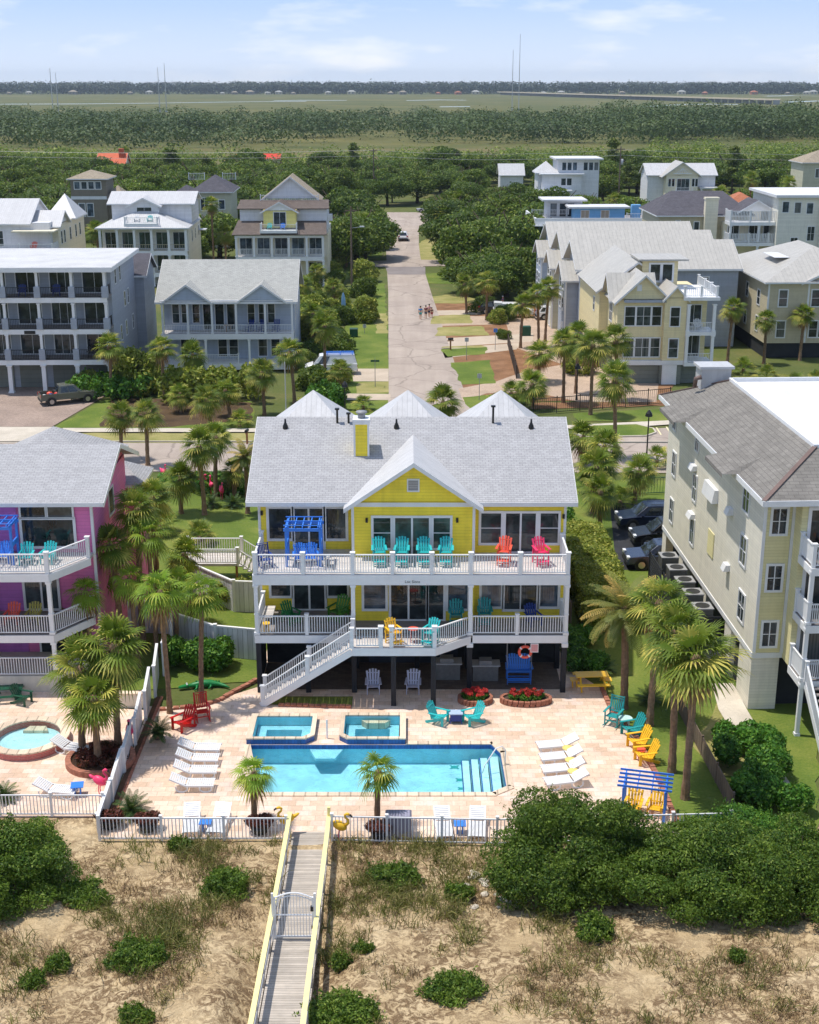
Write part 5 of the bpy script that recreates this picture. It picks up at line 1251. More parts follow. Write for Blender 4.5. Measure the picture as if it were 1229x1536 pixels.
h = simple('edge_house', 1203, 330, 14, 10, 11.4, 14.2, m_sage, m_tanroof, 'tan roofed house cut by the right edge of the photo, above the palms', wins=[(3,4.5,8,10),(6,7.5,8,10)])
# sky blue house with roof terraces
h = hs('roof_terrace_house', 806, 228, 'sky blue house with flat roofs, white parapets and roof terraces, right of the oaks')
box(h,'wall',m_skyblue,0,20,0,14,0,7.2); pp = MB(); pp.box(-.5,20.5,-.5,-.2,7.0,8.2); pp.box(-.5,-.2,-.2,14,7.0,8.2); pp.box(20.2,20.5,-.2,14,7.0,8.2); pp.build('parapet', m_white, h); box(h,'cornice',m_white,-1.2,-.51,-1,14,6.9,7.1); box(h,'cornice',m_white,-1.2,20.6,-1.2,-.51,6.9,7.1)
box(h,'roof_deck',m_deckg,-.19,20.19,-.19,14,7.2,7.35)
box(h,'penthouse',m_skyblue,6.5,15,2,6,7.36,9.6); MB().box(5.4,15.8,1.2,6.6,9.62,9.9).build('penthouse_roof', m_membrane, h)
box(h,'stair_tower',m_whsiding,2.5,8.5,7,12,7.36,10.4); MB().box(1.5,9.2,6,12.6,10.42,10.7).build('tower_roof', m_membrane, h); box(h,'chimney',m_skyblue,16.3,17.8,2.5,3.8,7.36,10.1)
for x in (3,4.6,6): win(h,'F',7,x,x+1.1,7.8,10,1,1,.12,glass=m_glassb)
for x in (7.6,11): win(h,'F',2,x,x+1.3,7.7,9.2,2,1,.1,glass=paint('tan_shutter',lin(186,170,150),.6,.05,'louver',.15))
rail(h,[(-.3,6),(6,6)],8.2,.8,step=.25); rail(h,[(15.2,1),(20.3,1)],7.4,1.4,m_white,step=.25)
for z in (1.2,4.2):
    for x in (1.5,4.5): win(h,'F',0,x,x+1.4,z,z+1.7,2,1,.12)
    for y in (2,6,10): win(h,'L',0,y,y+1.2,z,z+1.7,1,2,.12)
# three grey townhouses one behind another
cols = [(m_bluegrey,'blue-grey'),(m_sage,'sage'),(m_paleblue,'pale blue')]
for i,(Y,x0) in enumerate(((156.5,20.0),(167.3,19.6),(178.4,19.2))):
    h = house('townhouse', (x0,Y,0), RZ, ('nearest','middle','farthest')[i].capitalize()+' of three grey metal roofed townhouses in a row, with %s end wall'%cols[i][1], group='grey townhouses in a row')
    box(h,'wall',cols[i][0],0,18.5,0,9.6,0,9.3); gable(h,0,18.2,0,10.4,9.4,12.0,'x',.4,m_greyseam,cols[i][0],.16,eo=.7)
    gable(h,-1.6,3,1.6,7.6,7.9,9.6,'x',.4,m_greyseam,cols[i][0],.14,'entry_roof'); box(h,'entry_wall',cols[i][0],-1.5,-.004,1.8,7.4,0,7.85)
    for z in (4.0,6.4): win(h,'L',-1.5,3.0,4.2,z,z+1.3,1,2,.16,mat=m_white); win(h,'L',-1.5,5.2,6.4,z,z+1.3,1,2,.16,mat=m_white)
    win(h,'F',0,.5,1.6,6.2,8.4,1,2,.12,mat=m_white); win(h,'F',0,3,4.2,6.2,8.4,1,2,.12,mat=m_white); win(h,'L',-1.5,3,4,.2,2.4,1,1,.12,name='door',glass=m_white)
    for x in (6,10,14): win(h,'F',0,x,x+1,6.6,8.2,1,2,.12,mat=m_white)
    box(h,'corner_board',m_white,-1.54,-1.35,1.75,1.797,0,7.8)
# charcoal roof house with white balconies
h = hs('balcony_house', 986, 205, 'beige house with charcoal hip roof, tall chimney and two white balconies at its right end')
box(h,'wall',m_tan,0,13,0,13,0,10.6); hip(h,0,14,0,13,10.8,13.9,.5,m_darkroof,4)
MB().box(6.7,8.6,-1.1,-.003,0,13.2).box(6.6,8.7,-1.2,.1,13.2,13.5).build('chimney', m_creamw, h)
box(h,'end_wall',m_creamw,9.5,18.5,-1.5,-.004,0,9.9)
for z,zz in ((10.2,1.6),(7.2,1.3)):
    box(h,'balcony_floor',m_white,9.6,18.4,-4.6,-1.52,z-.5,z); rail(h,[(9.7,-1.6),(9.7,-4.5),(12.6,-4.5),(15.5,-4.5),(18.3,-4.5),(18.3,-1.6)],z,zz,step=.22,pw=.2,bal=.1)
gable(h,11.5,17,-2,3,11.6,13.2,'y',.4,m_darkroof,m_white,.14,'front_gable')
for x in (9.8,14,18.2): column(h,x,-4.4,7.3,9.69,.3); column(h,x,-4.4,0,6.69,.3)
for x in (10.2,13.4,15.6): win(h,'F',-1.5,x,x+1.6,7.5,9.4,2,1,.12); win(h,'F',-1.5,x,x+1.6,3,5.4,2,1,.12)
win(h,'F',0,5.4,6.1,7.6,9.8,1,1,.12); win(h,'F',0,2.6,3.2,9.4,10,1,1,.1)
# tall ivory house at the right edge
h = hs('tall_ivory_house', 1162, 200, 'tall ivory house with flat white roof and arched window at the right edge')
box(h,'wall',m_ivory,0,14,0,14,0,13.8); MB().box(-.6,14,-.6,14.5,13.82,14.2).build('flat_roof', m_membrane, h); box(h,'chimney',m_ivory,6.2,7.8,-1.0,-.004,0,14.0)
for x,z in ((.6,12),(2.4,11.9),(4.2,11.8)): win(h,'F',0,x,x+.9,z-.3,z+1.2,1,1,.1,glass=m_glassb)
for x,z in ((4.6,7.6),(2.2,6.0),(4.4,4.2),(9,10.6),(9,7)): win(h,'F',0,x,x+1,z,z+2,2,2,.1)
# tan house, right
h = hs('tan_house', 1150, 150, 'tan clapboard house on low piers with grey metal hip roof, right of the cream house')
box(h,'wall',m_tan,0,14,0,20,1.7,8.5); box(h,'pier_skirt',m_dark,.2,14,.2,19.8,0,1.7); hip(h,0,14,0,20,8.65,11.8,.5,m_greyseam,3); gable(h,4,12,-.06,6,8.7,10.6,'y',.4,m_greyseam,m_tan,.14,'front_gable',eo=.3)
for x in (-.03,4.5): box(h,'corner_board',m_trim,x,x+.2,-.05,-.004,1.75,8.5)
for x in (1.3,5.0,6.1,7.2): win(h,'F',0,x,x+.9,5.9,7.7,1,2,.13); win(h,'F',0,x,x+.9,2.4,4.2,1,2,.13)
for y,z in ((3,5.6),(8,5.8),(13,6.0),(3,2.6),(8,2.6),(13,2.6)): win(h,'L',0,y,y+1.0,z,z+1.6,1,2,.13)
box(h,'skylight_panel',m_membrane,2.2,4.0,6,11,10.55,10.6)
# cream house with stepped gables and a two storey porch
h = hs('cream_house', 925, 136.5, 'cream yellow house with stepped grey metal gables and a white two storey corner porch')
zs, ze = 2.25, 8.75
box(h,'skirt',m_garage,.05,9.9,.1,12,0,zs); box(h,'wall',m_creamy,0,7.0,0,6,zs,ze); box(h,'wall',m_creamy,4.75,7.0,-.5,-.004,zs,ze+.2); box(h,'wall',m_creamy,-.9,7.0,6.004,20,zs,9.0)
box(h,'trim_band',m_trim,-.04,7.1,-.56,-.505,zs-.2,zs+.25) ; box(h,'trim_band',m_trim,-.04,4.74,-.06,-.005,zs-.2,zs+.25)
gable(h,0,5.4,0,9,ze+.05,11.3,'y',.45,m_greyseam,m_creamy,.14,'front_gable',eo=.35); gable(h,4.75,7.0,-.5,5,ze+.25,10.2,'y',.3,m_greyseam,m_creamy,.12,'front_gable',eo=.25); gable(h,-.35,4,1.5,6.0,ze+.05,11.0,'x',.4,m_greyseam,m_creamy,.14,'side_gable',eo=.35)
gable(h,-.9,7,6.1,20,9.05,11.9,'y',.5,m_greyseam,m_creamy,.14); box(h,'roof_cabin',m_creamy,3.4,7.2,5.5,9.5,9.0,12.0); MB().box(2.9,8.2,4.9,10,12.02,12.2).build('cabin_roof', m_greyseam, h)
win(h,'F',5.5,4.3,6.6,9.9,11.6,2,1,.2,name='door',mull=.3); box(h,'pent_roof',m_bluegrey,.6,4.9,-.5,-.004,8.5,8.75)
for z in (6.1,2.85): win(h,'F',0,.8,1.8,z,z+1.9,1,2,.11); win(h,'F',0,2.0,3.4,z,z+1.9,2,2,.11); win(h,'F',0,3.6,4.5,z,z+1.9,1,2,.11); win(h,'F',-.5,5.4,6.3,z,z+1.9,1,2,.11)
win(h,'L',0,3.0,3.7,6.0,7.9,1,2,.11); win(h,'L',0,3.8,4.5,6.0,7.9,1,2,.11); win(h,'L',-.9,9,9.8,6.2,7.6,1,2,.11); win(h,'F',0,1.95,2.3,9.7,10.2,1,1,.08,name='vent',glass=m_white)
box(h,'porch_wall',m_creamy,7.002,9.8,2.4,12,zs,8.9); rail(h,[(6.7,-.6),(8.4,-.6),(10,-.6),(10,2)],9.1,.95,step=.2,pw=.22); box(h,'porch_roof',m_white,6.6,10.3,-.9,2.41,8.75,9.08)
box(h,'roof_terrace',m_white,7.01,10.2,2.42,8,8.9,9.08); rail(h,[(10.1,2.2),(10.1,5),(10.1,8)],9.1,.95,step=.2,pw=.22)
for z in (zs+.05,5.5): box(h,'porch_floor',m_white,7.004,10.1,-.8,2.396,z-.35,z); rail(h,[(7.2,-.6),(9.9,-.6)],z,.95,step=.16,posts=False); column(h,7.2,-.6,z+.003,z+2.85,.3); column(h,9.85,-.6,z+.003,z+2.85,.3); win(h,'F',2.4,7.7,9.2,z+.1,z+2.3,2,1,.1,name='sliding_door')
win(h,'F',-.5,4.95,6.2,.1,2.0,1,1,.14,name='door',glass=m_white); box(h,'entry_wall',m_garage,4.6,6.8,-.45,.09,0,2.03)
# far shore: homes along the tree line across the marsh
far = [(12,136,1),(45,135,0),(112,137,1),(195,135,1),(225,134,0),(335,136,0),(352,136,1),(375,136,1),(404,134,0),(418,135,0),(440,134,1),(494,135,0),(527,134,0),(585,135,1),(605,136,1),(657,136,2),(688,136,2),(713,135,0),(815,136,0),(842,137,0),(870,137,1),(935,138,1),(1022,137,0),(1054,136,2),(1133,134,2),(1180,135,1),(1205,135,0),(1222,135,0)]
fw_ = [m_tan, m_olive, m_terra]
pr = {}
for i,(px,py,c) in enumerate(far):
    if c not in pr:
        h = empty('shore_house', (0,0,0), 0, cat='house'); box(h,'wall',fw_[c],-13,13,0,14,0,9); hip(h,-13,13,0,14,9,14,1.0,(m_greyroof,m_tanroof,m_terra)[c],4); win(h,'F',0,-9,-4,3,7,1,1,.2); win(h,'F',0,3,8,3,7,1,1,.2); pr[c] = h
    q = G(px,py+5.5); Y = 3390; x = (px-614.5)*(Y*math.cos(PITCH)+20*math.sin(PITCH))/FPX
    place(pr[c], (x,Y-(i%3)*14,0), R((i*37)%60-30), .42+.4*((i*7)%5)/5, ('pale walled','tan','terracotta roofed')[c]+' house on the far shore below the wooded horizon', 'houses on the far shore')
# ---------------------------------------------------------------- dune, boardwalk, fences
from mathutils import noise as mn
def sm(a, b, x): t = min(1, max(0, (x-a)/(b-a))); return t*t*(3-2*t)
def dune_z(x, y):
    e = 48.75 if x > -12.95 else 50.35
    b = .10+.75*sm(e-1.0, e-13, y)
    n = .30*mn.noise((x*.16,y*.2,1.3))+.13*mn.noise((x*.5,y*.55,4.1))+.05*mn.noise((x*1.4,y*1.4,9.0))
    k = sm(e+.2, e-1.6, y)
    bw = 1-.85*sm(2.4,.9,abs(x+4.15))           # kept low under the boardwalk
    return -.03*(1-k)+max(b+n,.03+.05*n)*k*(bw if y < 47.5 else 1)+.02*k
nx, ny = 300, 140
xs = np.linspace(-36, 36, nx); ys = np.linspace(17, 50.6, ny)
vv = [(x, y, dune_z(x,y)) for y in ys for x in xs]
ff = [(j*nx+i, j*nx+i+1, (j+1)*nx+i+1, (j+1)*nx+i) for j in range(ny-1) for i in range(nx-1)]
t = NT('dune_sand'); ob = t.coord(); a = t.noise(.55, 6, ob, .62); b = t.noise(3.2, 6, ob, .68, 1.2); c = t.noise(22, 3, ob)
base = t.ramp(t.math('ADD', t.math('MULTIPLY', a, .6), t.math('MULTIPLY', c, .4)), [(.3,lin(164,140,104)),(.5,lin(198,174,136)),(.7,lin(218,198,162))])
lit = t.math('MULTIPLY', t.rng(b, 0, 1, .42, .55), t.rng(t.noise(.34, 4, ob, .6), .3, 1, .38, .54))
cc = t.mix(lit, base, t.ramp(c, [(.3,lin(92,76,56)),(.6,lin(136,112,84)),(.75,lin(168,142,104))]))
t.set('Base Color', cc); t.set('Roughness', .95); t.set('Specular IOR Level', .1); t.bump(t.math('ADD', t.math('MULTIPLY', b, 1.0), t.math('MULTIPLY', c, .3)), .8, .12)
d_ = MB(); d_.v = vv; d_.f = ff; tag(d_.build('dune', t.m, None, True), **S)
def blades(name, spots, mat, seed, per=12, ln=(.15,.4), wid=.012, spread=.16):
    rng = np.random.default_rng(seed); Q, val = [], []
    for (x,y,s) in spots:
        z = dune_z(x,y)-.02; hv = rng.random()
        for k in range(per):
            p = np.array([x+rng.normal()*spread*s, y+rng.normal()*spread*s, z]); d = unit(np.array([rng.normal()*.45, rng.normal()*.45, 1.0])); L = rng.uniform(*ln)*s
            w = unit(np.cross(d, rng.normal(size=3)))*wid*(.7+.6*rng.random()); m = p+d*L*.6; e = m+(d+np.array([d[0],d[1],-.5]))*L*.4
            Q.append([p-w, p+w, m+w*.8, m-w*.8]); Q.append([m-w*.8, m+w*.8, e+w*.1, e-w*.1]); val += [min(1,max(0,hv+rng.normal()*.15))]*2
    tag(quads(name, Q, val, mat), kind='stuff')
rg = random.Random(11)
def scatter(n, x0, x1, y0, y1, fn):
    out = []
    while len(out) < n:
        x,y = rg.uniform(x0,x1), rg.uniform(y0,y1)
        if rg.random() < fn(x,y) and not (-5.2 < x < -3.1): out.append((x,y,rg.uniform(.6,1.3)))
    return out
f1 = lambda x,y: max(0, mn.noise((x*.30,y*.34,2.2))*2.2+.15)*(1.0 if y > 36 else .8)
blades('dry_grass', scatter(2300,-17,17,34,48.4,f1), m_drygrass, 1, 13, (.12,.36), .011)
f2 = lambda x,y: max(0, mn.noise((x*.4,y*.4,7.2))*1.6+.1)+sm(45.2,47.5,y)*.2
blades('beach_grass', scatter(800,-12.5,6,40,48.2,f2)+scatter(330,-17,17,34,42,f1), m_dunegreen, 2, 12, (.3,.75), .013, .14)
rk = MB(); rr = random.Random(5)
for i in range(26):
    x,y = rr.uniform(2.2,4.3), rr.uniform(43.6,46.6); s = rr.uniform(.08,.24); rk.ell((x,y,dune_z(x,y)+s*.15), s, s*rr.uniform(.6,1), s*.45, 7, 5, Matrix.Rotation(rr.uniform(0,3),3,'Z'))
tag(rk.build('rubble', m_conc), kind='stuff')
# dune shrubs: (px,py of base, half width m, height m, leaves, label)
def dshrub(px, py, rx, rz, n, label, seed, leaf=.085, mat=None, ry=None, z=None, rs=(.24,.40), lum=24):
    q = G(px,py,.4 if z is None else z); zz = dune_z(q.x,q.y) if z is None else z
    o = shrub(seed, rx, ry or rx*.8, rz*.62, n, leaf, mat, 'dune_shrub', label, rs=rs, lum=lum, shoots=int(40+rx*55)); o.location = (q.x,q.y,zz-.05); return o
dshrub(866,1318,3.75,3.6,70000,'big dark green shrub beside the front fence, in front of the sun loungers',31,.064,None,2.7,.25,(.15,.27),70)
dshrub(1075,1345,3.9,2.9,68000,'broad dark green shrub at lower right, in front of the blue pergola',32,.064,None,2.5,.4,(.15,.27),70)
dshrub(1205,1350,3.2,3.1,48000,'dark green shrub cut by the right edge of the photo, above the dune',33,.064,None,2.6,.4,(.15,.27),60)
dshrub(815,1350,1.9,2.2,20000,'lighter green rounded shrub at the foot of the big dark shrub by the fence',34,.062,m_shrub,1.4,.4)
dshrub(1130,1275,2.6,1.7,30000,'green shrub behind the broad lower right shrub, at the end of the concrete walk',35,.066,m_hedgeg,2.2,.1)
dshrub(8,1345,2.5,3.1,56000,'large dense green shrub at the left edge, below the pink house fence',36,.062,m_shrub,3.0,.3,(.15,.27),60)
dshrub(590,1318,1.05,.75,6500,'low bright green shrub just right of the boardwalk top',37,.07)
dshrub(686,1338,.6,.55,3200,'small round green shrub between the boardwalk and the big fence shrub',38,.065)
dshrub(340,1330,1.0,1.0,5500,'green shrub left of the boardwalk below the front fence',39,.07)
dshrub(125,1352,1.15,.55,5200,'low spreading green shrub right of the large left edge shrub',40,.065)
dshrub(208,1455,1.1,.7,5200,'loose green shrub in the middle of the left dune',41,.065)
dshrub(90,1465,.45,.6,2600,'small green shrub at lower left, the upper of a pair',42,.06)
dshrub(52,1490,.45,.45,2400,'small green shrub at lower left, the lower of a pair',43,.06)
dshrub(888,1405,.8,.85,5200,'isolated green shrub on the dune under the broad right shrubs',44,.065)
dshrub(510,1535,1.35,.8,7500,'green shrub at the bottom edge right of the boardwalk',45,.065)
dshrub(680,1500,1.1,.55,4500,'loose green shrub low on the dune right of the boardwalk bottom',46,.06)
dshrub(1105,1450,.3,.5,1400,'tiny green shrub on the dune at lower right',47,.055)
dshrub(512,1452,.4,.5,1800,'tiny green shrub close to the right side of the boardwalk, below its gate',48,.055)
dshrub(545,1430,.35,.35,1200,'tiny low shrub up slope of the one beside the boardwalk gate',49,.055)
dshrub(270,1262,.5,.5,1800,'small dull green shrub under the front fence left of the boardwalk',50,.06)
dshrub(210,1545,.6,.45,2000,'small shrub at the bottom edge of the left dune',51,.06)
# boardwalk
BW = empty('boardwalk', (-4.15,48.6,0), label='weathered grey boardwalk with pale yellow cap rails crossing the dune to the pool deck', cat='boardwalk')
def bz(y): return .10+.85*sm(49.5,30,y)*1.25
yy = np.linspace(49.0, 30.0, 20); m = MB()
for i in range(19):
    a,b = yy[i],yy[i+1]; m.hexa([(-4.9,b,bz(b)-.06),(-3.42,b,bz(b)-.06),(-3.42,a,bz(a)-.06),(-4.9,a,bz(a)-.06),(-4.9,b,bz(b)),(-3.42,b,bz(b)),(-3.42,a,bz(a)),(-4.9,a,bz(a))])
m.build('deck_boards', m_woodw, BW, world=True)
for x in (-4.98,-3.34):
    c = MB(); l = MB(); j = MB()
    for i in range(19):
        a,b = yy[i],yy[i+1]; c.bar((x,a,bz(a)+.92),(x,b,bz(b)+.92),.17,.05); l.bar((x*.99+(.0),a,bz(a)+.45),(x*.99,b,bz(b)+.45),.04,.09); l.bar((x*.99,a,bz(a)+.72),(x*.99,b,bz(b)+.72),.04,.09); j.bar((x,a,bz(a)-.2),(x,b,bz(b)-.2),.06,.24)
    c.build('cap_rail', m_ylrail, BW, world=True); l.build('side_rail', m_greyl, BW, world=True); j.build('joist', m_woodw, BW, world=True)
    for i,y in enumerate(np.arange(48.7,30,-2.1)): MB().box(x-.06,x+.06,y-.06,y+.06,bz(y)-1.0,bz(y)+(.89 if i or x < -4 else 1.35)).build('post', m_woodw if i else m_ylrail, BW, world=True)
GT = empty('gate', (-4.15,41.1,bz(41.1)), label='white arched metal gate standing across the boardwalk', cat='gate')
m = MB(); arc = [(-.66+1.32*k/12, 0, 1.72+.2*math.sin(math.pi*k/12)) for k in range(13)]
m.tube(arc,.028,6); m.tube([(p[0],0,p[2]-.12) for p in arc],.02,6); m.bar((-.66,0,.1),(.66,0,.1),.05,.06); m.bar((-.66,0,1.0),(.66,0,1.0),.03,.04)
for k in range(1,12): x = -.66+1.32*k/12; m.box(x-.011,x+.011,-.011,.011,.1,1.68+.2*math.sin(math.pi*k/12)-.02)
for x in (-.68,.68): m.box(x-.03,x+.03,-.03,.03,.02,1.74)
m.build('gate_leaf', m_wplas, GT); MB().box(.60,.70,-.06,.06,1.18,1.36).build('latch', m_black, GT); MB().box(.62,.70,-.05,.05,.45,.56).build('hinge', m_black, GT)
for x in (-.76,.76): MB().box(x-.04,x+.04,-.04,.04,-.3,1.9).build('gate_post', m_wplas, GT)
# white picket fence before the pool deck and before the pink house
def picket(label, pts, h, z0=0.02, sec=2.4):
    o = empty('picket_fence', (pts[0][0],pts[0][1],0), label=label, cat='fence')
    pp = [(p[0]-pts[0][0],p[1]-pts[0][1]) for p in pts]; run = []
    for i in range(len(pp)-1):
        a,b = Vector((*pp[i],0)), Vector((*pp[i+1],0)); n = max(1, round((b-a).length/sec)); run += [tuple((a+(b-a)*k/n).xy) for k in range(n)]
    run.append(pp[-1]); rail(o, run, z0, h, m_wplas, step=.145, pw=.10, bal=.034, capw=.05, name='picket_panel'); return o
picket('white picket fence between dune and pool deck, left of the boardwalk', [(-12.85,48.45),(-5.1,48.45)], 1.05)
picket('white picket fence between dune and pool deck, right of the boardwalk', [(-3.2,48.35),(3.6,48.1),(13.3,48.6)], 1.2)
picket('white picket fence in front of the pink house patio', [(-22,50.4),(-13.1,50.4)], 1.0)
# solid vinyl fences
def vinyl(label, segs, name='vinyl_fence', slope=False):
    p0 = segs[0][0]; o = empty(name, (p0[0],p0[1],0), label=label, cat='fence')
    for i,(a,b,za,h) in enumerate(segs):
        A_,B_ = Vector((a[0]-p0[0],a[1]-p0[1],0)), Vector((b[0]-p0[0],b[1]-p0[1],0))
        h1 = segs[i+1][3] if (slope and i < len(segs)-1) else (h+.12 if slope else h); sd = (B_-A_).normalized(); sd = Vector((-sd.y,sd.x,0))*.03
        MB().hexa([A_-sd,B_-sd,B_+sd,A_+sd,A_-sd+Vector((0,0,h)),B_-sd+Vector((0,0,h1)),B_+sd+Vector((0,0,h1)),A_+sd+Vector((0,0,h))]).build('panel', m_vinyl, o, fix=True)
        MB().bar(A_+Vector((0,0,h+.03)), B_+Vector((0,0,h1+.03)), .14, .09).build('top_rail', m_wplas, o)
        for q in ((A_,B_) if i == len(segs)-1 else (A_,)):
            MB().box(q.x-.07,q.x+.07,q.y-.07,q.y+.07,0,za+h+.1).box(q.x-.1,q.x+.1,q.y-.1,q.y+.1,za+h+.1,za+h+.15).build('post', m_wplas, o)
    return o
vinyl('long stepped white fence between the pink patio and the yellow house pool deck', [((-13.0,49+i*2.6),(-13.05-.05*i,49+(i+1)*2.6),0,.85+.16*i) for i in range(8)], slope=True)
vinyl('short white fence panel crossing at the far end of the long stepped fence', [((-16.0,70.6),(-13.5,70.2),0,1.9)])
vinyl('white vinyl fence joining the yellow house at lawn level', [((-13.4,69.2),(-10.6,67.2),0,1.75),((-10.6,67.2),(-8.0,66.6),0,1.75)])
vinyl('upper white vinyl fence behind the lawn level fence, left of the yellow house', [((-13.2,76.5),(-10.4,73.6),0,1.9),((-10.4,73.6),(-8.0,73.4),0,1.9)])
def woodfence(label, pts, h, mat=m_woodf, sec=2.4, name='wooden_fence'):
    o = empty(name, (pts[0][0],pts[0][1],0), label=label, cat='fence')
    for i in range(len(pts)-1):
        a,b = Vector((pts[i][0]-pts[0][0],pts[i][1]-pts[0][1],h/2)), Vector((pts[i+1][0]-pts[0][0],pts[i+1][1]-pts[0][1],h/2)); MB().bar(a,b,.04,h).build('board_panel', mat, o)
        k = max(1,int((b-a).length/sec))
        for j in range(k+1): q = a+(b-a)*j/k; MB().box(q.x-.05,q.x+.05,q.y+.022,q.y+.12,0,h+.08).build('post', mat, o)
    return o
woodfence('low weathered brown picket fence behind the tall palms on the right', [(13.9,50.6),(13.55,58.4),(13.4,62)], .95)
woodfence('weathered board fence beside the right end of the yellow house', [(9.2,70.5),(9.0,90)], 1.8)
woodfence('leaning dark wooden fence panel in the orange mulch bed', [G(762,518).xy,G(775,568).xy], 1.4, paint('dark_fence',lin(72,58,48),.85,.1,'boards',.12))
def ironfence(label, pts, h, mat=None):
    o = empty('iron_fence', (pts[0][0],pts[0][1],0), label=label, cat='fence')
    pp = [(p[0]-pts[0][0],p[1]-pts[0][1]) for p in pts]; run = []
    for i in range(len(pp)-1):
        a,b = Vector((*pp[i],0)), Vector((*pp[i+1],0)); n = max(1, round((b-a).length/2.6)); run += [tuple((a+(b-a)*k/n).xy) for k in range(n)]
    run.append(pp[-1]); rail(o, run, 0, h, mat or m_black, step=.22, pw=.08, bal=.025, name='bar_panel'); return o
ironfence('black iron fence across the cream house garden, behind the parking lot', [G(800,622).xy,G(1005,605).xy], 1.5)
ironfence('green metal fence at the back of the car park beside the beige block', [G(955,742).xy,G(1003,740).xy], 1.3, m_fgreen)
# deck landing with stairs beside the yellow house
LD = empty('wooden_stair', (-11.5,79,0), label='white railed wooden landing and steps on the lawn left of the yellow house', cat='stairs')
MB().box(-2.6,.8,-1,1.2,1.25,1.4).build('landing', m_deckw, LD)
tr = MB()
for i in range(7): tr.box(.82+i*.28,1.1+i*.28,-1,1.2,1.2-.17*i,1.25-.17*i)
tr.build('stair_tread', m_deckw, LD)
for y in (-.95,1.15): rail(LD,[(-2.6,y),(.8,y),(2.7,y)],0,.95,step=.15,zs=[1.4,1.4,.15],pw=.16); 
rail(LD,[(-2.6,-.95),(-2.6,1.15)],1.4,.95,step=.15,posts=False); rail(LD,[(2.8,-.95),(4.1,-.95)],.0,.95,step=.15,pw=.16)
for x in (-2.5,.7): MB().box(x-.07,x+.07,-.9,-.76,0,1.24).build('post', m_wood, LD)
# brick edgings
m_brickr = paint('edging_brick', lin(164,108,86), .85, .25, scale=5)
def edging(label, pts, w=.22, h=.16):
    o = empty('brick_edging', (pts[0][0],pts[0][1],0), label=label, cat='edging'); m = MB(); r3 = random.Random(3)
    for i in range(len(pts)-1):
        a,b = Vector((*pts[i],0)), Vector((*pts[i+1],0)); n = max(1,int((b-a).length/.30))
        for k in range(n):
            p = a+(b-a)*k/n; q = a+(b-a)*(k+.88)/n; hh = h*r3.uniform(.85,1.1); m.bar((p.x-pts[0][0],p.y-pts[0][1],hh/2),(q.x-pts[0][0],q.y-pts[0][1],hh/2),w,hh)
    m.build('brick_course', m_brickr, o); return o
edging('curving red brick edging along the left lawn behind the red chairs', GP([(240,1066),(300,1061),(330,1052),(350,1040),(386,1021)]))
edging('red brick edging along the right side of the pool deck', GP([(903,1034),(916,1064),(952,1103),(988,1170),(1016,1236)]))
edging('red brick edging in front of the grass bed under the stairs', [(-6.6,61.0),(-2.9,60.75)])
edging('thin brick edging along the long stepped white fence', [(-12.66,50),(-12.66,62)], .12, .1)
tag(sheet('planting_bed', [(-7.2,61.1),(-2.9,60.9),(-2.9,62.0),(-7.2,62.0)], .06, g_lawn), kind='structure')
sheet('planting_bed', [(-12.97,50),(-12.7,50),(-12.7,62),(-12.97,62)], .05, ground('bed_soil',[(.3,lin(70,50,40)),(.7,lin(116,86,66))],.8,9,.6,.05), **S)
# pink house patio with its round spa
sheet('pink_patio', [(-40,50.3),(-13.08,50.3),(-13.15,60.5),(-16.4,61.0),(-16.2,64.8),(-40,64.8)], .018, p_trav, **S)
ps = empty('spa', (-18.15,57.1,0), label='round raised hot tub with pink brick wall on the pink house patio', cat='hot tub')
cir = lambda r,n=32: [(r*math.cos(2*math.pi*i/n),r*math.sin(2*math.pi*i/n)) for i in range(n)]
def ring(par, nm, mat, r0, r1, z0, z1):
    m = MB(); a,b = cir(r0),cir(r1); n = len(a)
    for i in range(n):
        j = (i+1)%n; m.hexa([(*a[i],z0),(*b[i],z0),(*b[j],z0),(*a[j],z0),(*a[i],z1),(*b[i],z1),(*b[j],z1),(*a[j],z1)])
    return m.build(nm, mat, par)
ring(ps,'wall',m_brickp,1.55,1.88,0,.36); ring(ps,'coping',m_cope,1.5,1.95,.362,.43)
m = MB().prism(cir(1.54),.02,.05); m.build('floor', m_plasterd, ps); MB().poly([(*p,.33) for p in cir(1.54)]).build('water', m_poolw, ps); MB().prism([(-.5,.85),(.7,.85),(.5,1.35),(-.3,1.35)],.06,.2).build('seat', m_cope, ps)
pb = empty('planter', (-14.3,55.2,0), label='round brick edged bed of dark red plants under the palm cluster', cat='planter')
ring(pb,'brick_ring',m_brickr,1.35,1.6,0,.3); MB().prism(cir(1.34),.02,.2).build('soil', ground('dark_soil',[(.3,lin(52,38,30)),(.7,lin(84,62,48))],.8,9,.6,.05), pb)
rng = np.random.default_rng(4); bl = [(rng.uniform(-1.1,1.1),rng.uniform(-1.1,1.1),.35,.22,.22,.18) for _ in range(40)]; bl = [b for b in bl if b[0]**2+b[1]**2 < 1.3]
q_,v_ = leafcloud(bl, 3200, .10, rng, .3); quads('bromeliads', q_, v_, m_bromel, pb)
lw_ = empty('low_wall', (-15.6,60.9,0), label='low pale garden wall at the back of the pink house patio', cat='wall'); MB().box(-1.6,2.4,-.12,.12,0,.75).build('masonry', paint('garden_wall',lin(214,206,190),.8), lw_); MB().box(-1.65,2.45,-.17,.17,.752,.82).build('coping', m_cope, lw_)
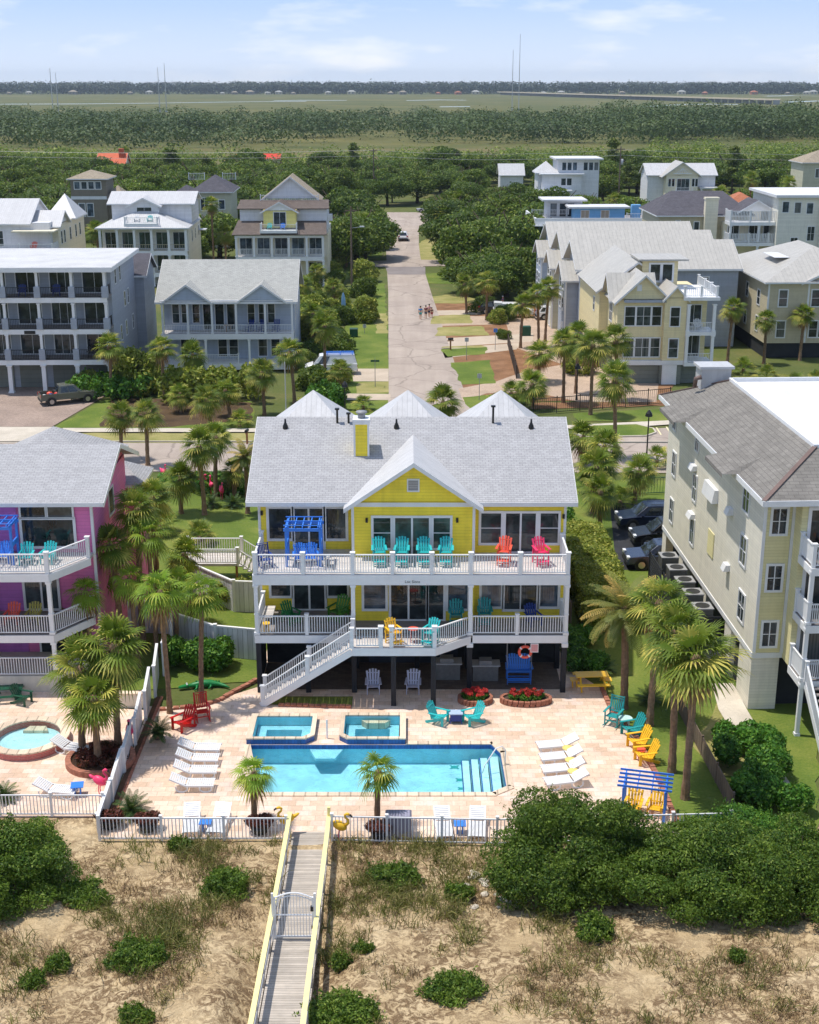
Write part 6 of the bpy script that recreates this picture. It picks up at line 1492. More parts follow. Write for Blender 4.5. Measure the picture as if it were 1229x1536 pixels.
# marsh woods and far shore
wood('far_woods', [(-2300,2300,3440,3620,1600,16,34,24,30)], 150000, 2.6, 1.0, 61, m_shore)
wood('marsh_woods', [(-330,330,700,1010,420,8,14,9,14),(-330,-60,640,720,60,6,10,7,10),(120,330,720,980,90,9,14,13,19),(-330,-200,760,960,40,8,13,9,13),(-620,-330,720,1000,190,8,14,9,14),(330,620,700,1000,190,8,14,10,16)], 250000, .75, 1.0, 62, m_woods)
wood('marsh_woods', [(-320,320,1030,1100,40,5,9,5,8),(-420,420,1180,1230,30,4,8,3,5)], 12000, .7, 1.0, 63, m_woods)
# road bridge over the marsh
b0, b1 = Vector((215,3330,0)), Vector((500,1900,0)); B = empty('causeway_bridge', b1, label='long low road bridge crossing the marsh at upper right', cat='bridge')
MB().bar(b0-b1+Vector((0,0,6.0)), Vector((0,0,6.0)), 13, 1.0).build('bridge_deck', m_conc, B); 
for s in (-6,6): MB().bar(b0-b1+Vector((s,0,6.95)), Vector((s,0,6.95)), .4, .9).build('parapet', m_tan, B)
for k in range(60): p = (b0-b1)*(k/60); box(B,'bridge_pier',m_grey,p.x-4.5,p.x+4.5,p.y-.8,p.y+.8,-.1,5.48)
# masts on the marsh
for px,py,h,lb in ((80,172,42,'thin radio mast at far left'),(88,172,38,'thin radio mast just right of the far left mast'),(240,168,44,'slender mast on the marsh, left of a pair left of centre'),(250,168,48,'slender mast on the marsh, right of a pair left of centre'),(768,166,62,'tall lattice mast on the marsh, left of a pair right of centre'),(778,166,78,'tallest lattice mast on the marsh, right of a pair right of centre')):
    q = G(px,py); o = empty('radio_mast', (q.x,q.y,0), label=lb, cat='mast', group='radio masts on the marsh'); r = .55
    MB().tube([(0,0,0),(0,0,h*.5),(0,0,h)],[r,r*.8,r*.45],3).build('mast_pole', m_greyl, o); MB().box(-1.1,1.1,-1.1,1.1,0,2.2).build('equipment_hut', m_greyl, o)
# ---------------------------------------------------------------- palms
CR = []
for s in range(6):
    rng = np.random.default_rng(100+s); q,v = fan_crown(rng, 36, .78, 1.0, 17, .42, -38, 88); a = quads('crown', q, v, m_palm); dq,dv = fan_crown(rng, 14, .5, .8, 9, .9, -80, -38); d = quads('dead_fronds', dq, dv, m_dead)
    CR.append((a.data, d.data)); bpy.data.objects.remove(a); bpy.data.objects.remove(d)
CY = []
for s in range(2):
    q,v = fan_crown(np.random.default_rng(200+s), 22, .62, .9, 15, .6, -42, 82); a = quads('crown', q, v, m_palmy); CY.append(a.data); bpy.data.objects.remove(a)
BOOT = MB().ell((0,0,0),.26,.26,.5,9,6).build('boot', m_bark, None, True); BOOTM = BOOT.data; bpy.data.objects.remove(BOOT)
def palm(x, y, h, cr, label, seed, young=False, r=.16, group=None, z=0.0):
    rng = np.random.default_rng(seed); o = empty('palm_tree', (x,y,z), seed*1.7, label, 'palm tree', group)
    top = trunk_mesh(rng, h, r, o, m_bark, rng.uniform(.05,.38)); s = cr/1.42
    k = seed % 6
    c = link(bpy.data.objects.new('crown', CY[seed%2] if young else CR[k][0]), o); c.location = top; c.scale = (s*rng.uniform(.9,1.1),s*rng.uniform(.9,1.1),s*rng.uniform(.88,1.12)); c.rotation_euler = (rng.normal()*.13, rng.normal()*.13, rng.uniform(0,6.28))
    if not young or seed%2:
        d = link(bpy.data.objects.new('dead_fronds', CR[k][1]), o); d.location = top-np.array([0,0,.1]); d.scale = (s,s,s)
    b = link(bpy.data.objects.new('boot', BOOTM), o); b.location = top-np.array([0,0,.3]); b.scale = (r/.16,)*3; return o
def palmpx(px, py, cy, cr, label, seed, z=0.0, **k):
    q = G(px,py,z); h = P(px,cy,q.y).z-z; return palm(q.x, q.y, h, cr, label, seed, z=z, **k)
PL = [
 (382,1236,1160,1.1,'young fan palm in front of the left end of the pool',1,1),(566,1236,1152,1.1,'young fan palm in front of the middle of the pool',2,1),
 (1028,1198,985,1.75,'tall palm right of the pool deck, nearest of the tight pair by the blue pergola',3,0),(1008,1158,945,1.6,'tall palm right of the pool deck, left of the tight pair by the blue pergola',4,0),(975,1088,905,1.5,'palm behind the tight pair of tall palms right of the pool',5,0),
 (124,1128,1000,1.55,'palm in the brick planter, leftmost of its cluster',6,0),(148,1146,1042,1.35,'palm in the brick planter, nearest and lowest crown of its cluster',7,0),(178,1124,970,1.6,'palm in the brick planter, rightmost of its cluster beside the long white fence',8,0),
 (255,1070,880,1.45,'tall palm with bare trunk on the lawn edge left of the red chairs',9,1),(303,1052,885,1.4,'tall palm with bare trunk behind the red rocking chair',10,1),
 (236,985,800,1.3,'palm in the dense clump between pink house and lawn steps, upper',75,1),(186,985,815,1.3,'palm in the dense clump against the pink house wall',76,0),(208,1000,868,1.25,'palm in the dense clump right of the pink deck, middle',77,1),(266,978,870,1.15,'palm in the dense clump left of the lawn steps, lower',78,1),(125,1000,930,1.2,'low golden palm by the pink house lower deck rail',79,0),(288,950,830,1.2,'small palm left of the lawn steps',80,0),
 (140,1010,885,1.25,'palm close to the pink house deck corner',11,1),(160,965,865,1.3,'bushy palm behind the pink house deck corner palm',13,0),
 (215,970,762,1.35,'palm beside the pink house gable wall',15,0),(240,930,742,1.3,'palm behind the pink house gable palm',17,0),
 (307,772,668,1.5,'slim palm on the bright lawn between pink and yellow houses',18,0),(324,745,655,1.4,'slim palm just behind the one on the bright lawn',19,0),(272,770,715,1.4,'low palm left of the slim lawn palms',20,0),(352,748,705,1.1,'small palm beside the left roof edge of the yellow house',21,0),
 (183,690,622,1.35,'street palm beyond the pink house roof, left of a pair',22,0),(222,698,618,1.35,'street palm beyond the pink house roof, right of a pair',23,0),
 (168,598,518,1.5,'palm by the driveway of the blue-grey flat roofed house',24,0),(247,602,520,1.5,'palm between the flat roofed house and the twin gabled house',25,0),(292,592,532,1.5,'palm before the left corner of the twin gabled house',26,0),(316,640,598,1.5,'palm on the dry verge across the street, left of the yellow roof',27,0),(345,625,585,1.4,'low palm in the bed before the twin gabled house',28,0),(272,618,590,1.3,'small palm in the bed before the twin gabled house, left end',29,0),(397,622,558,1.5,'palm before the right corner of the twin gabled house',30,0),
 (442,604,528,1.55,'palm beside the white van, nearer the twin gabled house',31,0),(488,575,488,1.6,'twin trunk palm behind the white van',32,0),(515,600,553,1.2,'low palm right of the white van',33,0),(470,520,470,1.5,'palm in the thicket right of the twin gabled house',34,0),(452,470,425,1.5,'palm in the thicket below the dormer house',35,0),(500,470,430,1.4,'palm in the thicket left of the paddle boards',36,0),(478,440,405,1.4,'palm at the back of the thicket left of the street',37,0),
 (668,640,602,1.7,'broad low palm beside the end of the street, right behind the yellow roof',38,0),(781,522,455,1.5,'palm on the driveway beside the white pickup truck',39,0),(808,520,440,1.4,'palm beside the open car, left of a close pair',40,0),(818,512,430,1.4,'palm beside the open car, right of a close pair',41,0),
 (808,572,528,1.7,'low wide palm in the orange mulch bed',42,0),(845,604,512,1.6,'tall palm left of the cream house, in the shaded group',43,0),(864,590,500,1.5,'palm left of the cream house, behind the shaded group',44,0),(886,622,515,1.7,'tall palm before the left side of the cream house',45,0),(925,600,508,1.6,'palm close to the cream house front windows',46,0),(922,688,568,1.7,'tall palm on the parking lot edge in front of the cream house',47,0),(800,612,575,1.6,'low palm right behind the yellow house roof end',48,0),(765,605,588,1.3,'small palm behind the right roof tower of the yellow house',49,0),
 (1074,500,420,1.6,'palm behind the cream house porch',50,0),(1091,548,462,1.4,'palm between the cream house and the tan house',51,0),(1146,545,478,1.3,'palm in front of the tan house corner',52,0),(1200,540,470,1.4,'palm in front of the tan house windows, right edge',53,0),
 (890,770,700,1.7,'palm beside the right end of the yellow house, nearest the roof',54,0),(903,740,668,1.6,'palm behind the nearest one at the right end of the yellow house',55,0),(872,700,655,1.5,'palm tucked behind the right roof corner of the yellow house',56,0),(952,755,705,1.4,'grey palm at the back of the car park',57,0),(900,800,735,1.4,'low palm beside the parked cars',58,0),
 (322,420,305,1.5,'tall thin palm between porch house and dormer house',59,0),(190,262,228,2.0,'palm right of the bright orange roof',60,0),(135,268,240,2.0,'palm left of the bright orange roof',61,0),(690,345,300,2.2,'drooping palm at the far end of the street, right side',62,0),(660,360,320,2.0,'palm at the far street corner, right side',63,0),(1122,330,268,2.0,'palm beside the terracotta roof',64,0),(1180,320,275,2.0,'palm right of the terracotta roof, upper right',65,0),(1080,340,290,2.0,'palm left of the terracotta roof',66,0),(920,345,300,2.0,'palm behind the sky blue penthouse',67,0),(340,420,350,1.6,'bushy palm right of the porch house',68,0),(545,385,330,1.7,'palm among oaks left of the far street',69,0),(520,400,345,1.7,'palm left of the oaks by the far street',70,0),(730,480,420,1.6,'palm under the oaks right of the street',71,0),(700,470,425,1.5,'palm left under the oaks right of the street',72,0),(80,330,290,1.8,'palm behind the white metal roofed house, far left',73,0),(150,400,345,1.8,'palm between the metal roofed house and the porch house',74,0),
]
for px,py,cy,cr,lb,sd,yg in PL: palmpx(px,py,cy,cr,lb,sd,young=bool(yg),r=.13 if yg else .17)
o = datepalm(301, 5.3, 2.35, 48, .2, 'date palm with golden feather fronds beside the yellow picnic table'); q = G(936,1062); o.location = (q.x,q.y,0)
o = datepalm(302, 4.4, 1.6, 30, .16, 'grey green feather palm beside the yellow house left roof corner'); q = G(372,770); o.location = (q.x,q.y,0)
# fan palm shrubs and sagos
pm = [(1150,575,1.5,'bright low fan palm before the tan house, middle'),(1115,560,1.3,'bright low fan palm right of the cream house'),(1190,585,1.4,'low fan palm before the tan house, right'),(1225,580,1.3,'low fan palm at the right edge before the tan house'),(1100,590,1.2,'low fan palm nearest the beige block chimney'),(745,612,1.2,'dark low fan palm at the end of the street, left of the roof tower'),(300,815,1.2,'low fan palm left of the lawn steps'),(240,800,1.4,'large low fan palm by the pink house gable wall'),(930,760,1.2,'low fan palm behind the parked cars'),(985,700,1.3,'low fan palm at the far corner of the beige block'),(880,735,1.3,'low fan palm beside the yellow house right wall'),(60,572,1.2,'low fan palm by the flat roofed house carport'),(360,640,1.2,'low fan palm on the verge left of the yellow roof'),(545,615,1.1,'low fan palm behind the left roof tower of the yellow house'),(460,618,1.2,'low fan palm left of the left roof tower')]
pp_ = [palmetto(400+i) for i in range(3)]
for i,(px,py,s,lb) in enumerate(pm):
    q = G(px,py); PROTO['pm%d'%(i%3)] = pp_[i%3]; place(pp_[i%3], (q.x,q.y,0), i*1.3, s, lb)
sg = [(300,800,1.0,'dark sago palm on the bright lawn'),(318,760,1.0,'dark sago palm further back on the bright lawn'),(238,1104,.9,'potted sago palm by the red chairs'),(197,1222,1.0,'sago palm in the front left corner of the pool deck'),(6,1200,.8,'sago palm at the left edge by the pink house fence'),(905,1010,.9,'sago palm behind the yellow picnic table'),(205,745,1.2,'sago palm by the pink house wing'),(262,735,1.2,'dark sago palm under the lawn palms'),(350,760,1.0,'sago palm left of the yellow house roof edge'),(975,1055,.9,'sago palm under the date palm')]
sp_ = sago(450); ms = [sp_, sago(451)]
for i,(px,py,s,lb) in enumerate(sg):
    z = .45 if 'potted' in lb else 0; q = G(px,py,z); place(ms[i%2], (q.x,q.y,z), i*1.1, s, lb)
q = G(238,1108); pt = empty('plant_pot', (q.x,q.y,.02), label='black pot holding the sago palm by the red chairs', cat='pot'); MB().tube([(0,0,0),(0,0,.1),(0,0,.45)],[.2,.24,.3],14).build('pot', m_black, pt, True); MB().prism(cir(.24,14),.46,.47).build('soil', m_barkd, pt)
# ---------------------------------------------------------------- hedges and round shrubs
def hedge(label, x0, x1, y0, y1, h, n, seed, mat=None, leaf=.10, z=0):
    rng = np.random.default_rng(seed); cx,cy = (x0+x1)/2,(y0+y1)/2; o = empty('hedge', (cx,cy,z), label=label, cat='hedge'); bl = []
    k = max(3,int((x1-x0)*(y1-y0)*1.5)+6)
    for i in range(k): bl.append((rng.uniform(x0,x1)-cx, rng.uniform(y0,y1)-cy, h*rng.uniform(.45,.62), .55*min(1,(x1-x0)), .55, h*.42))
    q,v = leafcloud(bl, n, leaf, rng, .5, .08, .4, .7, zmin=0); quads('foliage', q, v, mat or m_hedge, o); MB().box(-.05,.05,-.05,.05,0,h*.5).build('stem', m_barkd, o); return o
def boxhedge(label, x0, x1, y0, y1, h, n, seed, mat):
    rng = np.random.default_rng(seed); cx,cy = (x0+x1)/2,(y0+y1)/2; o = empty('hedge', (cx,cy,0), label=label, cat='hedge'); w_,d_ = (x1-x0)/2,(y1-y0)/2
    u = rng.random(n); p = np.stack([rng.uniform(-w_,w_,n), rng.uniform(-d_,d_,n), np.full(n,h)],1); nr = np.tile(np.array([0,0,1.]),(n,1))
    a = (u > .5)&(u < .68); p[a,0] = -w_; p[a,2] = rng.uniform(0,h,a.sum()); nr[a] = (-1,0,0)
    a = (u >= .68)&(u < .86); p[a,0] = w_; p[a,2] = rng.uniform(0,h,a.sum()); nr[a] = (1,0,0)
    a = u >= .86; p[a,1] = np.where(rng.random(a.sum())<.7,-d_,d_); p[a,2] = rng.uniform(0,h,a.sum()); nr[a] = np.sign(p[a,1])[:,None]*np.array([0,1.,0])
    bump_ = np.sin(p[:,0]*2.1+p[:,1]*1.3)*.07+np.sin(p[:,1]*2.7)*.06; p = p+nr*(bump_+rng.normal(size=n)*.06)[:,None]
    nn = unit(nr+rng.normal(size=(n,3))*.55); t1 = unit(np.cross(nn, rng.normal(size=(n,3)))); t2 = np.cross(nn,t1); s_ = .085*rng.uniform(.6,1.4,n)[:,None]
    quads('foliage', np.stack([p-t1*s_,p-t2*s_*.55,p+t1*s_,p+t2*s_*.55],1), rng.random(n), mat, o); MB().box(-w_*.9,w_*.9,-d_*.95,d_*.95,0,h*.93).build('twig_core', m_barkd, o); return o
boxhedge('long clipped yellow green hedge between the yellow house and the parked cars', 9.9,12.7,70.5,84,2.2,60000,71,m_hedge)
hedge('dark clipped hedge block behind the alligator statue, by the lawn level fence', -12.9,-9.9,65.0,66.2,1.7,9000,72,m_hedgeg)
hedge('dark green hedge against the yellow house right wall', 8.7,10.2,64.5,69.5,1.0,9000,73,m_hedgeg)
hedge('green flowering hedge beside the concrete walk on the right', 14.5,16.9,50.6,56.6,1.4,24000,74,m_hedgeg)
hedge('hedge under the upper white fence left of the yellow house', -11.5,-8.2,74.2,75.6,1.5,9000,75,m_hedge)
hedge('long shaggy hedge before the twin gabled house', -24,-14.5,127,131,3.2,9000,76,m_hedge,.22)
hedge('rounded green hedge mound behind the left roof tower', -9.5,-6.5,122,126,2.6,4500,77,m_hedgeg,.2)
hedge('hedge along the shaded side of the car park, by the board fence', 9.6,11.2,84.5,95,1.6,9000,78,m_hedgeg,.14)
hedge('planting of dark shrubs behind the flamingos across the bright lawn', -19,-9,97,99.5,1.2,6000,79,m_hedgeg,.18)
hedge('low ground cover under the flat roofed house shrubs', -33.5,-26,128,133,2.2,5000,80,m_hedgeg,.22)
rd = shrub(90, 2.3, 2.3, 2.2, 5200, .17, m_hedge, 'round_shrub', '', 'shrub', 16); rd2 = shrub(91, 2.3, 2.1, 2.0, 5200, .17, m_oak, 'round_shrub', '', 'shrub', 16)
for i,(px,py,s,lb) in enumerate(((549,422,1.05,'clipped dome shrub on the street verge, farthest of three'),(545,445,1.1,'clipped dome shrub on the street verge, middle of three'),(545,482,1.05,'clipped dome shrub on the street verge, nearest of three'))):
    q = G(px,py); place((rd,rd2)[i%2], (q.x,q.y,0), i, s, lb, 'dome shrubs along the street')
for i,(px,py,s,lb) in enumerate(((210,588,1.35,'large bright green shrub right of the flat roofed house'),(205,570,1.0,'shrub behind the large bright shrub by the flat roofed house'),(130,590,.7,'shrub beside the pickup truck on the paver driveway'),(490,590,.9,'shrub before the white van'),(430,470,1.4,'shrub beside the twin gabled house right wall'),(455,500,1.3,'shrub in the thicket right of the twin gabled house'),(500,400,1.3,'shrub under the oaks left of the street'),(760,480,.8,'dark shrub behind the white pickup truck'),(868,560,.9,'shrub before the cream house left wall'),(755,508,.45,'small round tree crown by the mulch bed sign'),(845,472,.9,'dark shrub by the open car'),(470,582,.85,'shrub in front of the white van bonnet'),(512,574,.6,'small shrub in front of the white van rear doors'),(725,468,.9,'shrub under the oaks at the first mulch strip'),(745,485,.6,'low shrub behind the driveway palm'),(700,392,.9,'loose shrub on the dry verge by the far street'))):
    q = G(px,py); place((rd,rd2)[i%2], (q.x,q.y,0), i*2, s, lb)
# ---------------------------------------------------------------- oaks and pines
oaks = [oak(500,4.6,2.9,6.2,13000,.20,m_oak), oak(501,5.0,2.7,6.0,14000,.20,m_oakd), oak(502,4.2,3.0,6.6,12500,.20,m_oak), oak(503,5.4,3.0,6.8,15000,.21,m_oakd,lum=30), oak(504,3.8,2.6,5.4,10500,.19,m_oak)]
pns = [pine(510,11), pine(511,12.5)]
OL = [(548,392,1.0,'dark oak beside the street left of the second crossing'),(520,372,1.05,'oak behind the street side oak, left of the street'),(546,352,.9,'oak at the far end of the street, left side'),(500,350,1.0,'oak right of the dormer house'),(690,372,1.05,'oak right of the street near its far end'),(715,400,1.15,'big oak right of the street, upper'),(762,385,1.15,'big oak right of the street, beside the sky blue house'),(700,440,.85,'oak nearest the mulch strips right of the street'),(738,455,.95,'oak behind the white pickup truck'),(785,430,1.0,'oak left of the grey townhouses'),(735,350,1.1,'oak beyond the big oaks right of the street'),(780,345,1.05,'oak before the sky blue house parapet'),(115,570,.5,'small spreading tree beside the pickup on the driveway'),(430,400,.9,'oak below the dormer house'),(1130,395,.8,'tree before the balcony house'),(1105,405,.7,'small tree left of the balcony house end'),(1010,330,.9,'oak behind the charcoal roof'),(880,330,.9,'oak behind the sky blue roof terrace')]
for i,(px,py,s,lb) in enumerate(OL):
    q = G(px,py); place(oaks[i%5], (q.x,q.y,0), i*1.9, s, lb)
FOOT = [(-66,-44,196,224),(-48,-30,200,226),(-28,-8,200,226),(-66,-52,260,277),(-47,-33,252,270),(16,44,222,246),(14,42,150,193),(34,60,196,222),(54,78,196,216),(36,58,146,172),(28,48,324,346),(56,80,332,356),(66,84,296,312),(92,114,326,344),(22,36,390,404),(-92,-78,416,432),(-60,-44,436,450)]
def street_x(y): return RS*(y-132)
rf = random.Random(21); placed = []; cnt = 0; pine_n = 0
tries = 0
while cnt < 262 and tries < 60000:
    tries += 1
    y = 215+(rf.random()**.85)*225; hw = .19*y+14; x = rf.uniform(-hw*1.75, hw*1.75)
    if abs(x) > .335*y+9: continue
    c = street_x(y)
    if y < 345 and c-12 < x < c+12: continue
    if 288 < y < 342 and c-22 < x < c+22: continue
    s = rf.uniform(1.0,1.5)
    if any(a-4.5 < x < b+4.5 and e-(7 if e > 250 else 5) < y < f+3 for a,b,e,f in FOOT): continue
    # keep the far houses visible: nothing tall right before them
    if any(a-2 < x*(e/y) < b+2 and 0 < e-y < (52 if e < 405 else 16) for a,b,e,f in FOOT if e > 290): continue
    if y < 240 and -14 < x < 14: continue
    if any((x-u)**2+(y-w_)**2 < (5.1*(s+t_)/2)**2 for u,w_,t_ in placed): continue
    placed.append((x,y,s)); cnt += 1
    if rf.random() < .05 and y > 300: place(pns[cnt%2], (x,y,0), cnt*1.3, s*.8, 'tall dark pine rising among the far oaks', 'pines among the oaks'); continue
    place(oaks[cnt%5], (x,y,0), cnt*1.3, s, 'rounded green oak in the woods behind the houses', 'oaks in the woods behind the houses')
for i,px in enumerate((142,158,176,194,330,348,366,384,402,420)):
    q = G(px, 281-(i%3)); place(oaks[(i*3)%5], (q.x,q.y,0), i*1.7, 1.0+.1*(i%2), 'rounded green oak in the woods behind the houses', 'oaks in the woods behind the houses')
for i,(px,py,s_) in enumerate(((508,400,1.3),(535,388,1.35),(546,374,1.15),(515,360,1.4),(545,352,1.3),(530,345,1.1),(498,378,1.2))):
    q = G(px,py); place(oaks[i%5], (q.x,q.y,0), i*1.1, s_, 'tall oak crowding the left side of the street', 'oaks crowding the left side of the street')
OM = [(705,415,1.45),(745,400,1.5),(775,400,1.4),(700,392,1.3),(725,375,1.5),(760,360,1.4),(720,440,1.1),(760,445,1.2),(795,395,1.2)]
for i,(px,py,s) in enumerate(OM):
    q = G(px,py); place(oaks[i%5], (q.x,q.y,0), i*2.3+.5, (s,s,s*.98), 'tall oak in the dense mass right of the street', 'oaks massed right of the street')
for i in range(26):
    q = G(rf.uniform(442,512), rf.uniform(405,555)); s_ = rf.uniform(.6,1.25)
    place((rd,rd2)[i%2], (q.x,q.y,0), i*2.1, s_, 'leafy shrub in the thicket between the twin gabled house and the street', 'shrubs in the thicket left of the street')
wood('side_woods', [(-300,-105,230,500,230,5,8,6,9),(-230,-75,120,230,90,4,7,5,8),(150,320,230,500,200,5,8,6,9),(75,230,110,230,80,4,7,5,8)], 70000, .55, 1.0, 65, m_oak)
wood('woods_edge', [(-175,175,440,500,230,5,8,6.0,8.5),(-175,-70,490,520,40,5,8,5,7),(30,60,500,540,14,5,8,5,7),(90,200,470,540,60,5,9,7,10)], 60000, .45, 1.0, 64, m_oak)
# ---------------------------------------------------------------- vehicles: length along x, front at -x, built about the ground centre
m_carglass = glassy('car_glass', (.012,.016,.02,1), .03, .9, .1)
m_tyre = paint('tyre_rubber', V(.02), .85, .1); m_rim = paint('wheel_rim', V(.45), .3, .05, metal=.8)
m_lamp = paint('head_lamp', V(.75), .15, .02); m_tail = paint('tail_lamp', lin(180,20,20), .25, .03); m_plastic = paint('black_plastic', V(.03), .6, .1)
def carpaint(n, c): 
    m = paint(n, c, .22, .02, dirt=.03, spec=.6)
    return m
def car(label, mat, L=4.8, W=1.9, Hh=1.72, kind='suv', group=None, extras=None):
    o = empty({'suv':'parked_car','pickup':'pickup_truck','van':'van'}[kind], label=label, cat={'suv':'car','pickup':'truck','van':'van'}[kind], group=group)
    hl = L/2; w = W/2; belt = Hh*.58
    if kind == 'suv': low = [(-hl,.42),(-hl+.02,.72),(-hl+.18,.90),(-hl+1.15,belt+.02),(hl-.12,belt+.05),(hl,.80),(hl-.02,.40)]; cab = [(-hl+1.1,belt),(-hl+1.95,Hh-.03),(-hl+2.6,Hh),(hl-.75,Hh-.04),(hl-.15,belt+.03)]
    elif kind == 'van': low = [(-hl,.42),(-hl+.02,.75),(-hl+.2,1.0),(-hl+.9,1.18),(hl-.02,1.22),(hl,.8),(hl-.02,.45)]; cab = [(-hl+.85,1.16),(-hl+1.6,Hh-.08),(-hl+2.2,Hh),(hl-.3,Hh),(hl-.03,1.2)]
    else: low = [(-hl,.5),(-hl+.02,.85),(-hl+.2,1.08),(-hl+1.4,1.14),(hl-.02,1.14),(hl,.85),(hl-.02,.5)]; cab = [(-hl+1.35,1.12),(-hl+2.1,Hh-.02),(-hl+2.6,Hh),(-hl+3.55,Hh-.03),(-hl+3.75,1.12)]
    def loft(prof, wb, wt, zb, zt):
        bm = bmesh.new(); rings = []
        for f_ in (-1,-.93,.93,1):
            ring_ = []
            for (x,z) in prof:
                ww = wb+(wt-wb)*min(1,max(0,(z-zb)/(zt-zb))); inset = 1 if abs(f_) < 1 else .985
                ring_.append(bm.verts.new((x*(1 if abs(f_)<1 else .985), (1 if f_>0 else -1)*ww*(1 if abs(f_)==1 else .94), z if abs(f_)<1 else (z-.03 if z > zb+.2 else z+.02))))
            rings.append(ring_)
        n = len(prof)
        for a in range(3):
            for i in range(n): j = (i+1)%n; bm.faces.new((rings[a][i],rings[a][j],rings[a+1][j],rings[a+1][i]))
        bm.faces.new(rings[0]); bm.faces.new(rings[3][::-1]); bmesh.ops.recalc_face_normals(bm, faces=bm.faces)
        m = MB(); m.v = [tuple(v.co) for v in bm.verts]; bm.verts.index_update(); m.f = [tuple(v.index for v in f.verts) for f in bm.faces]; bm.free(); return m
    if kind == 'pickup':
        b0 = -hl+3.8; low2 = [(x,z) for x,z in low if x < b0]; low = low2+[(b0,1.14),(b0,.5)]
        bed = MB(); bed.box(b0,hl,-w*.97,w*.97,.5,.72); bed.box(b0,hl,-w*.97,-w*.97+.09,.721,1.14); bed.box(b0,hl,w*.97-.09,w*.97,.721,1.14); bed.box(hl-.08,hl,-w*.97+.09,w*.97-.09,.721,1.12); bed.build('truck_bed', mat, o)
    loft(low, w, w*.98, .4, 1.2).build('body', mat, o, False)
    cb = loft(cab, w*.93, w*.74, cab[0][1], Hh).build('cabin', mat, o, False)
    zb, zt = cab[0][1]+.07, Hh-.13
    def yw(z): return w*.93+(w*.74-w*.93)*(z-cab[0][1])/(Hh-cab[0][1])
    xf0, xf1 = cab[0][0], cab[1][0]; xb0, xb1 = cab[-1][0], cab[-2][0]
    def xa(z): return xf0+(xf1-xf0)*(z-cab[0][1])/(cab[1][1]-cab[0][1])
    def xc(z): return xb0+(xb1-xb0)*(z-cab[0][1])/(cab[-2][1]-cab[0][1])
    for s in (-1,1):
        spans = {'suv':((.16,.44),(.47,.72),(.75,.93)),'van':((.10,.30),),'pickup':((.16,.52),(.56,.88))}[kind]
        for (f0,f1) in spans:
            pts = []
            for f_,z in ((f0,zb),(f1,zb),(f1,zt),(f0,zt)): pts.append((xa(z)+(xc(z)-xa(z))*f_, s*(yw(z)+.012), z))
            q = MB(); q.poly(pts if s < 0 else pts[::-1]); q.build('side_window', m_carglass, o)
        MB().box(xf0+.35,xf0+.55,s*(w+.16)-.1,s*(w+.16)+.1,belt+.03,belt+.2).build('wing_mirror', mat, o)
        MB().box(-hl-.012,-hl+.25,s*w*.72-.2,s*w*.72+.2,.74,.9).build('headlight', m_lamp, o); MB().box(hl-.2,hl+.012,s*w*.82-.13,s*w*.82+.13,.85,1.1).build('tail_light', m_tail, o)
        for x in (-hl+.92,hl-1.0):
            r = .37; wh = MB().tube([(x,s*(w-.2),r),(x,s*(w+.015),r)],r,18).build('wheel', m_tyre, o, False); MB().tube([(x,s*(w+.005),r),(x,s*(w+.028),r)],r*.62,12).build('rim', m_rim, wh)
            MB().tube([(x,s*(w-.02),r+.02),(x,s*(w+.008),r+.02)],r+.09,18).build('wheel_arch', m_plastic, o)
    z0,z1 = zb,cab[1][1]-.06; off = .025
    MB().poly([(xa(z0)-off,w*.80,z0),(xa(z0)-off,-w*.80,z0),(xa(z1)-off,-w*.66,z1),(xa(z1)-off,w*.66,z1)]).build('windscreen', m_carglass, o)
    MB().poly([(xc(z0)+off,-w*.78,z0),(xc(z0)+off,w*.78,z0),(xc(z1)+off,w*.64,z1),(xc(z1)+off,-w*.64,z1)]).build('rear_window', m_carglass, o)
    MB().box(-hl-.03,-hl+.1,-w*.92,w*.92,.36,.56).box(-hl-.02,-hl+.06,-w*.45,w*.45,.6,.78).build('front_bumper', m_plastic, o); MB().box(hl-.1,hl+.04,-w*.92,w*.92,.4,.6).build('rear_bumper', m_plastic, o)
    if kind == 'suv':
        for s in (-1,1): MB().bar((-hl+2.2,s*w*.62,Hh+.05),(hl-1.0,s*w*.62,Hh+.03),.04,.04).build('roof_rail', m_plastic, o)
    return o
def at(o, px, py, rz, z=.02): q = G(px,py,z); o.location = (q.x,q.y,z); o.rotation_euler = (0,0,R(rz)); return o
navy = carpaint('navy_car_paint', lin(34,44,66)); blackp = carpaint('black_car_paint', lin(22,24,30)); steel = carpaint('slate_blue_car_paint', lin(54,64,86)); whp = carpaint('white_car_paint', V(.78)); olv = carpaint('grey_green_car_paint', lin(96,98,88)); slv = carpaint('silver_car_paint', lin(176,178,178))
at(car('slate blue car nearest of three beside the beige block', steel, 4.8, 1.9, 1.66, group='cars beside the beige block'), 992, 848, 2)
at(car('black car in the middle of three beside the beige block', blackp, 4.9, 1.95, 1.76, group='cars beside the beige block'), 1000, 815, 3)
at(car('navy car farthest of three beside the beige block', navy, 5.0, 1.95, 1.72, group='cars beside the beige block'), 978, 789, 3)
at(car('white car driving on the street near its far end', whp, 4.7, 1.95, 1.75), 605, 360, -90)
tk = at(car('grey green pickup truck loaded with beach gear on the paver driveway', olv, 5.4, 1.95, 1.85, 'pickup'), 102, 603, 205)
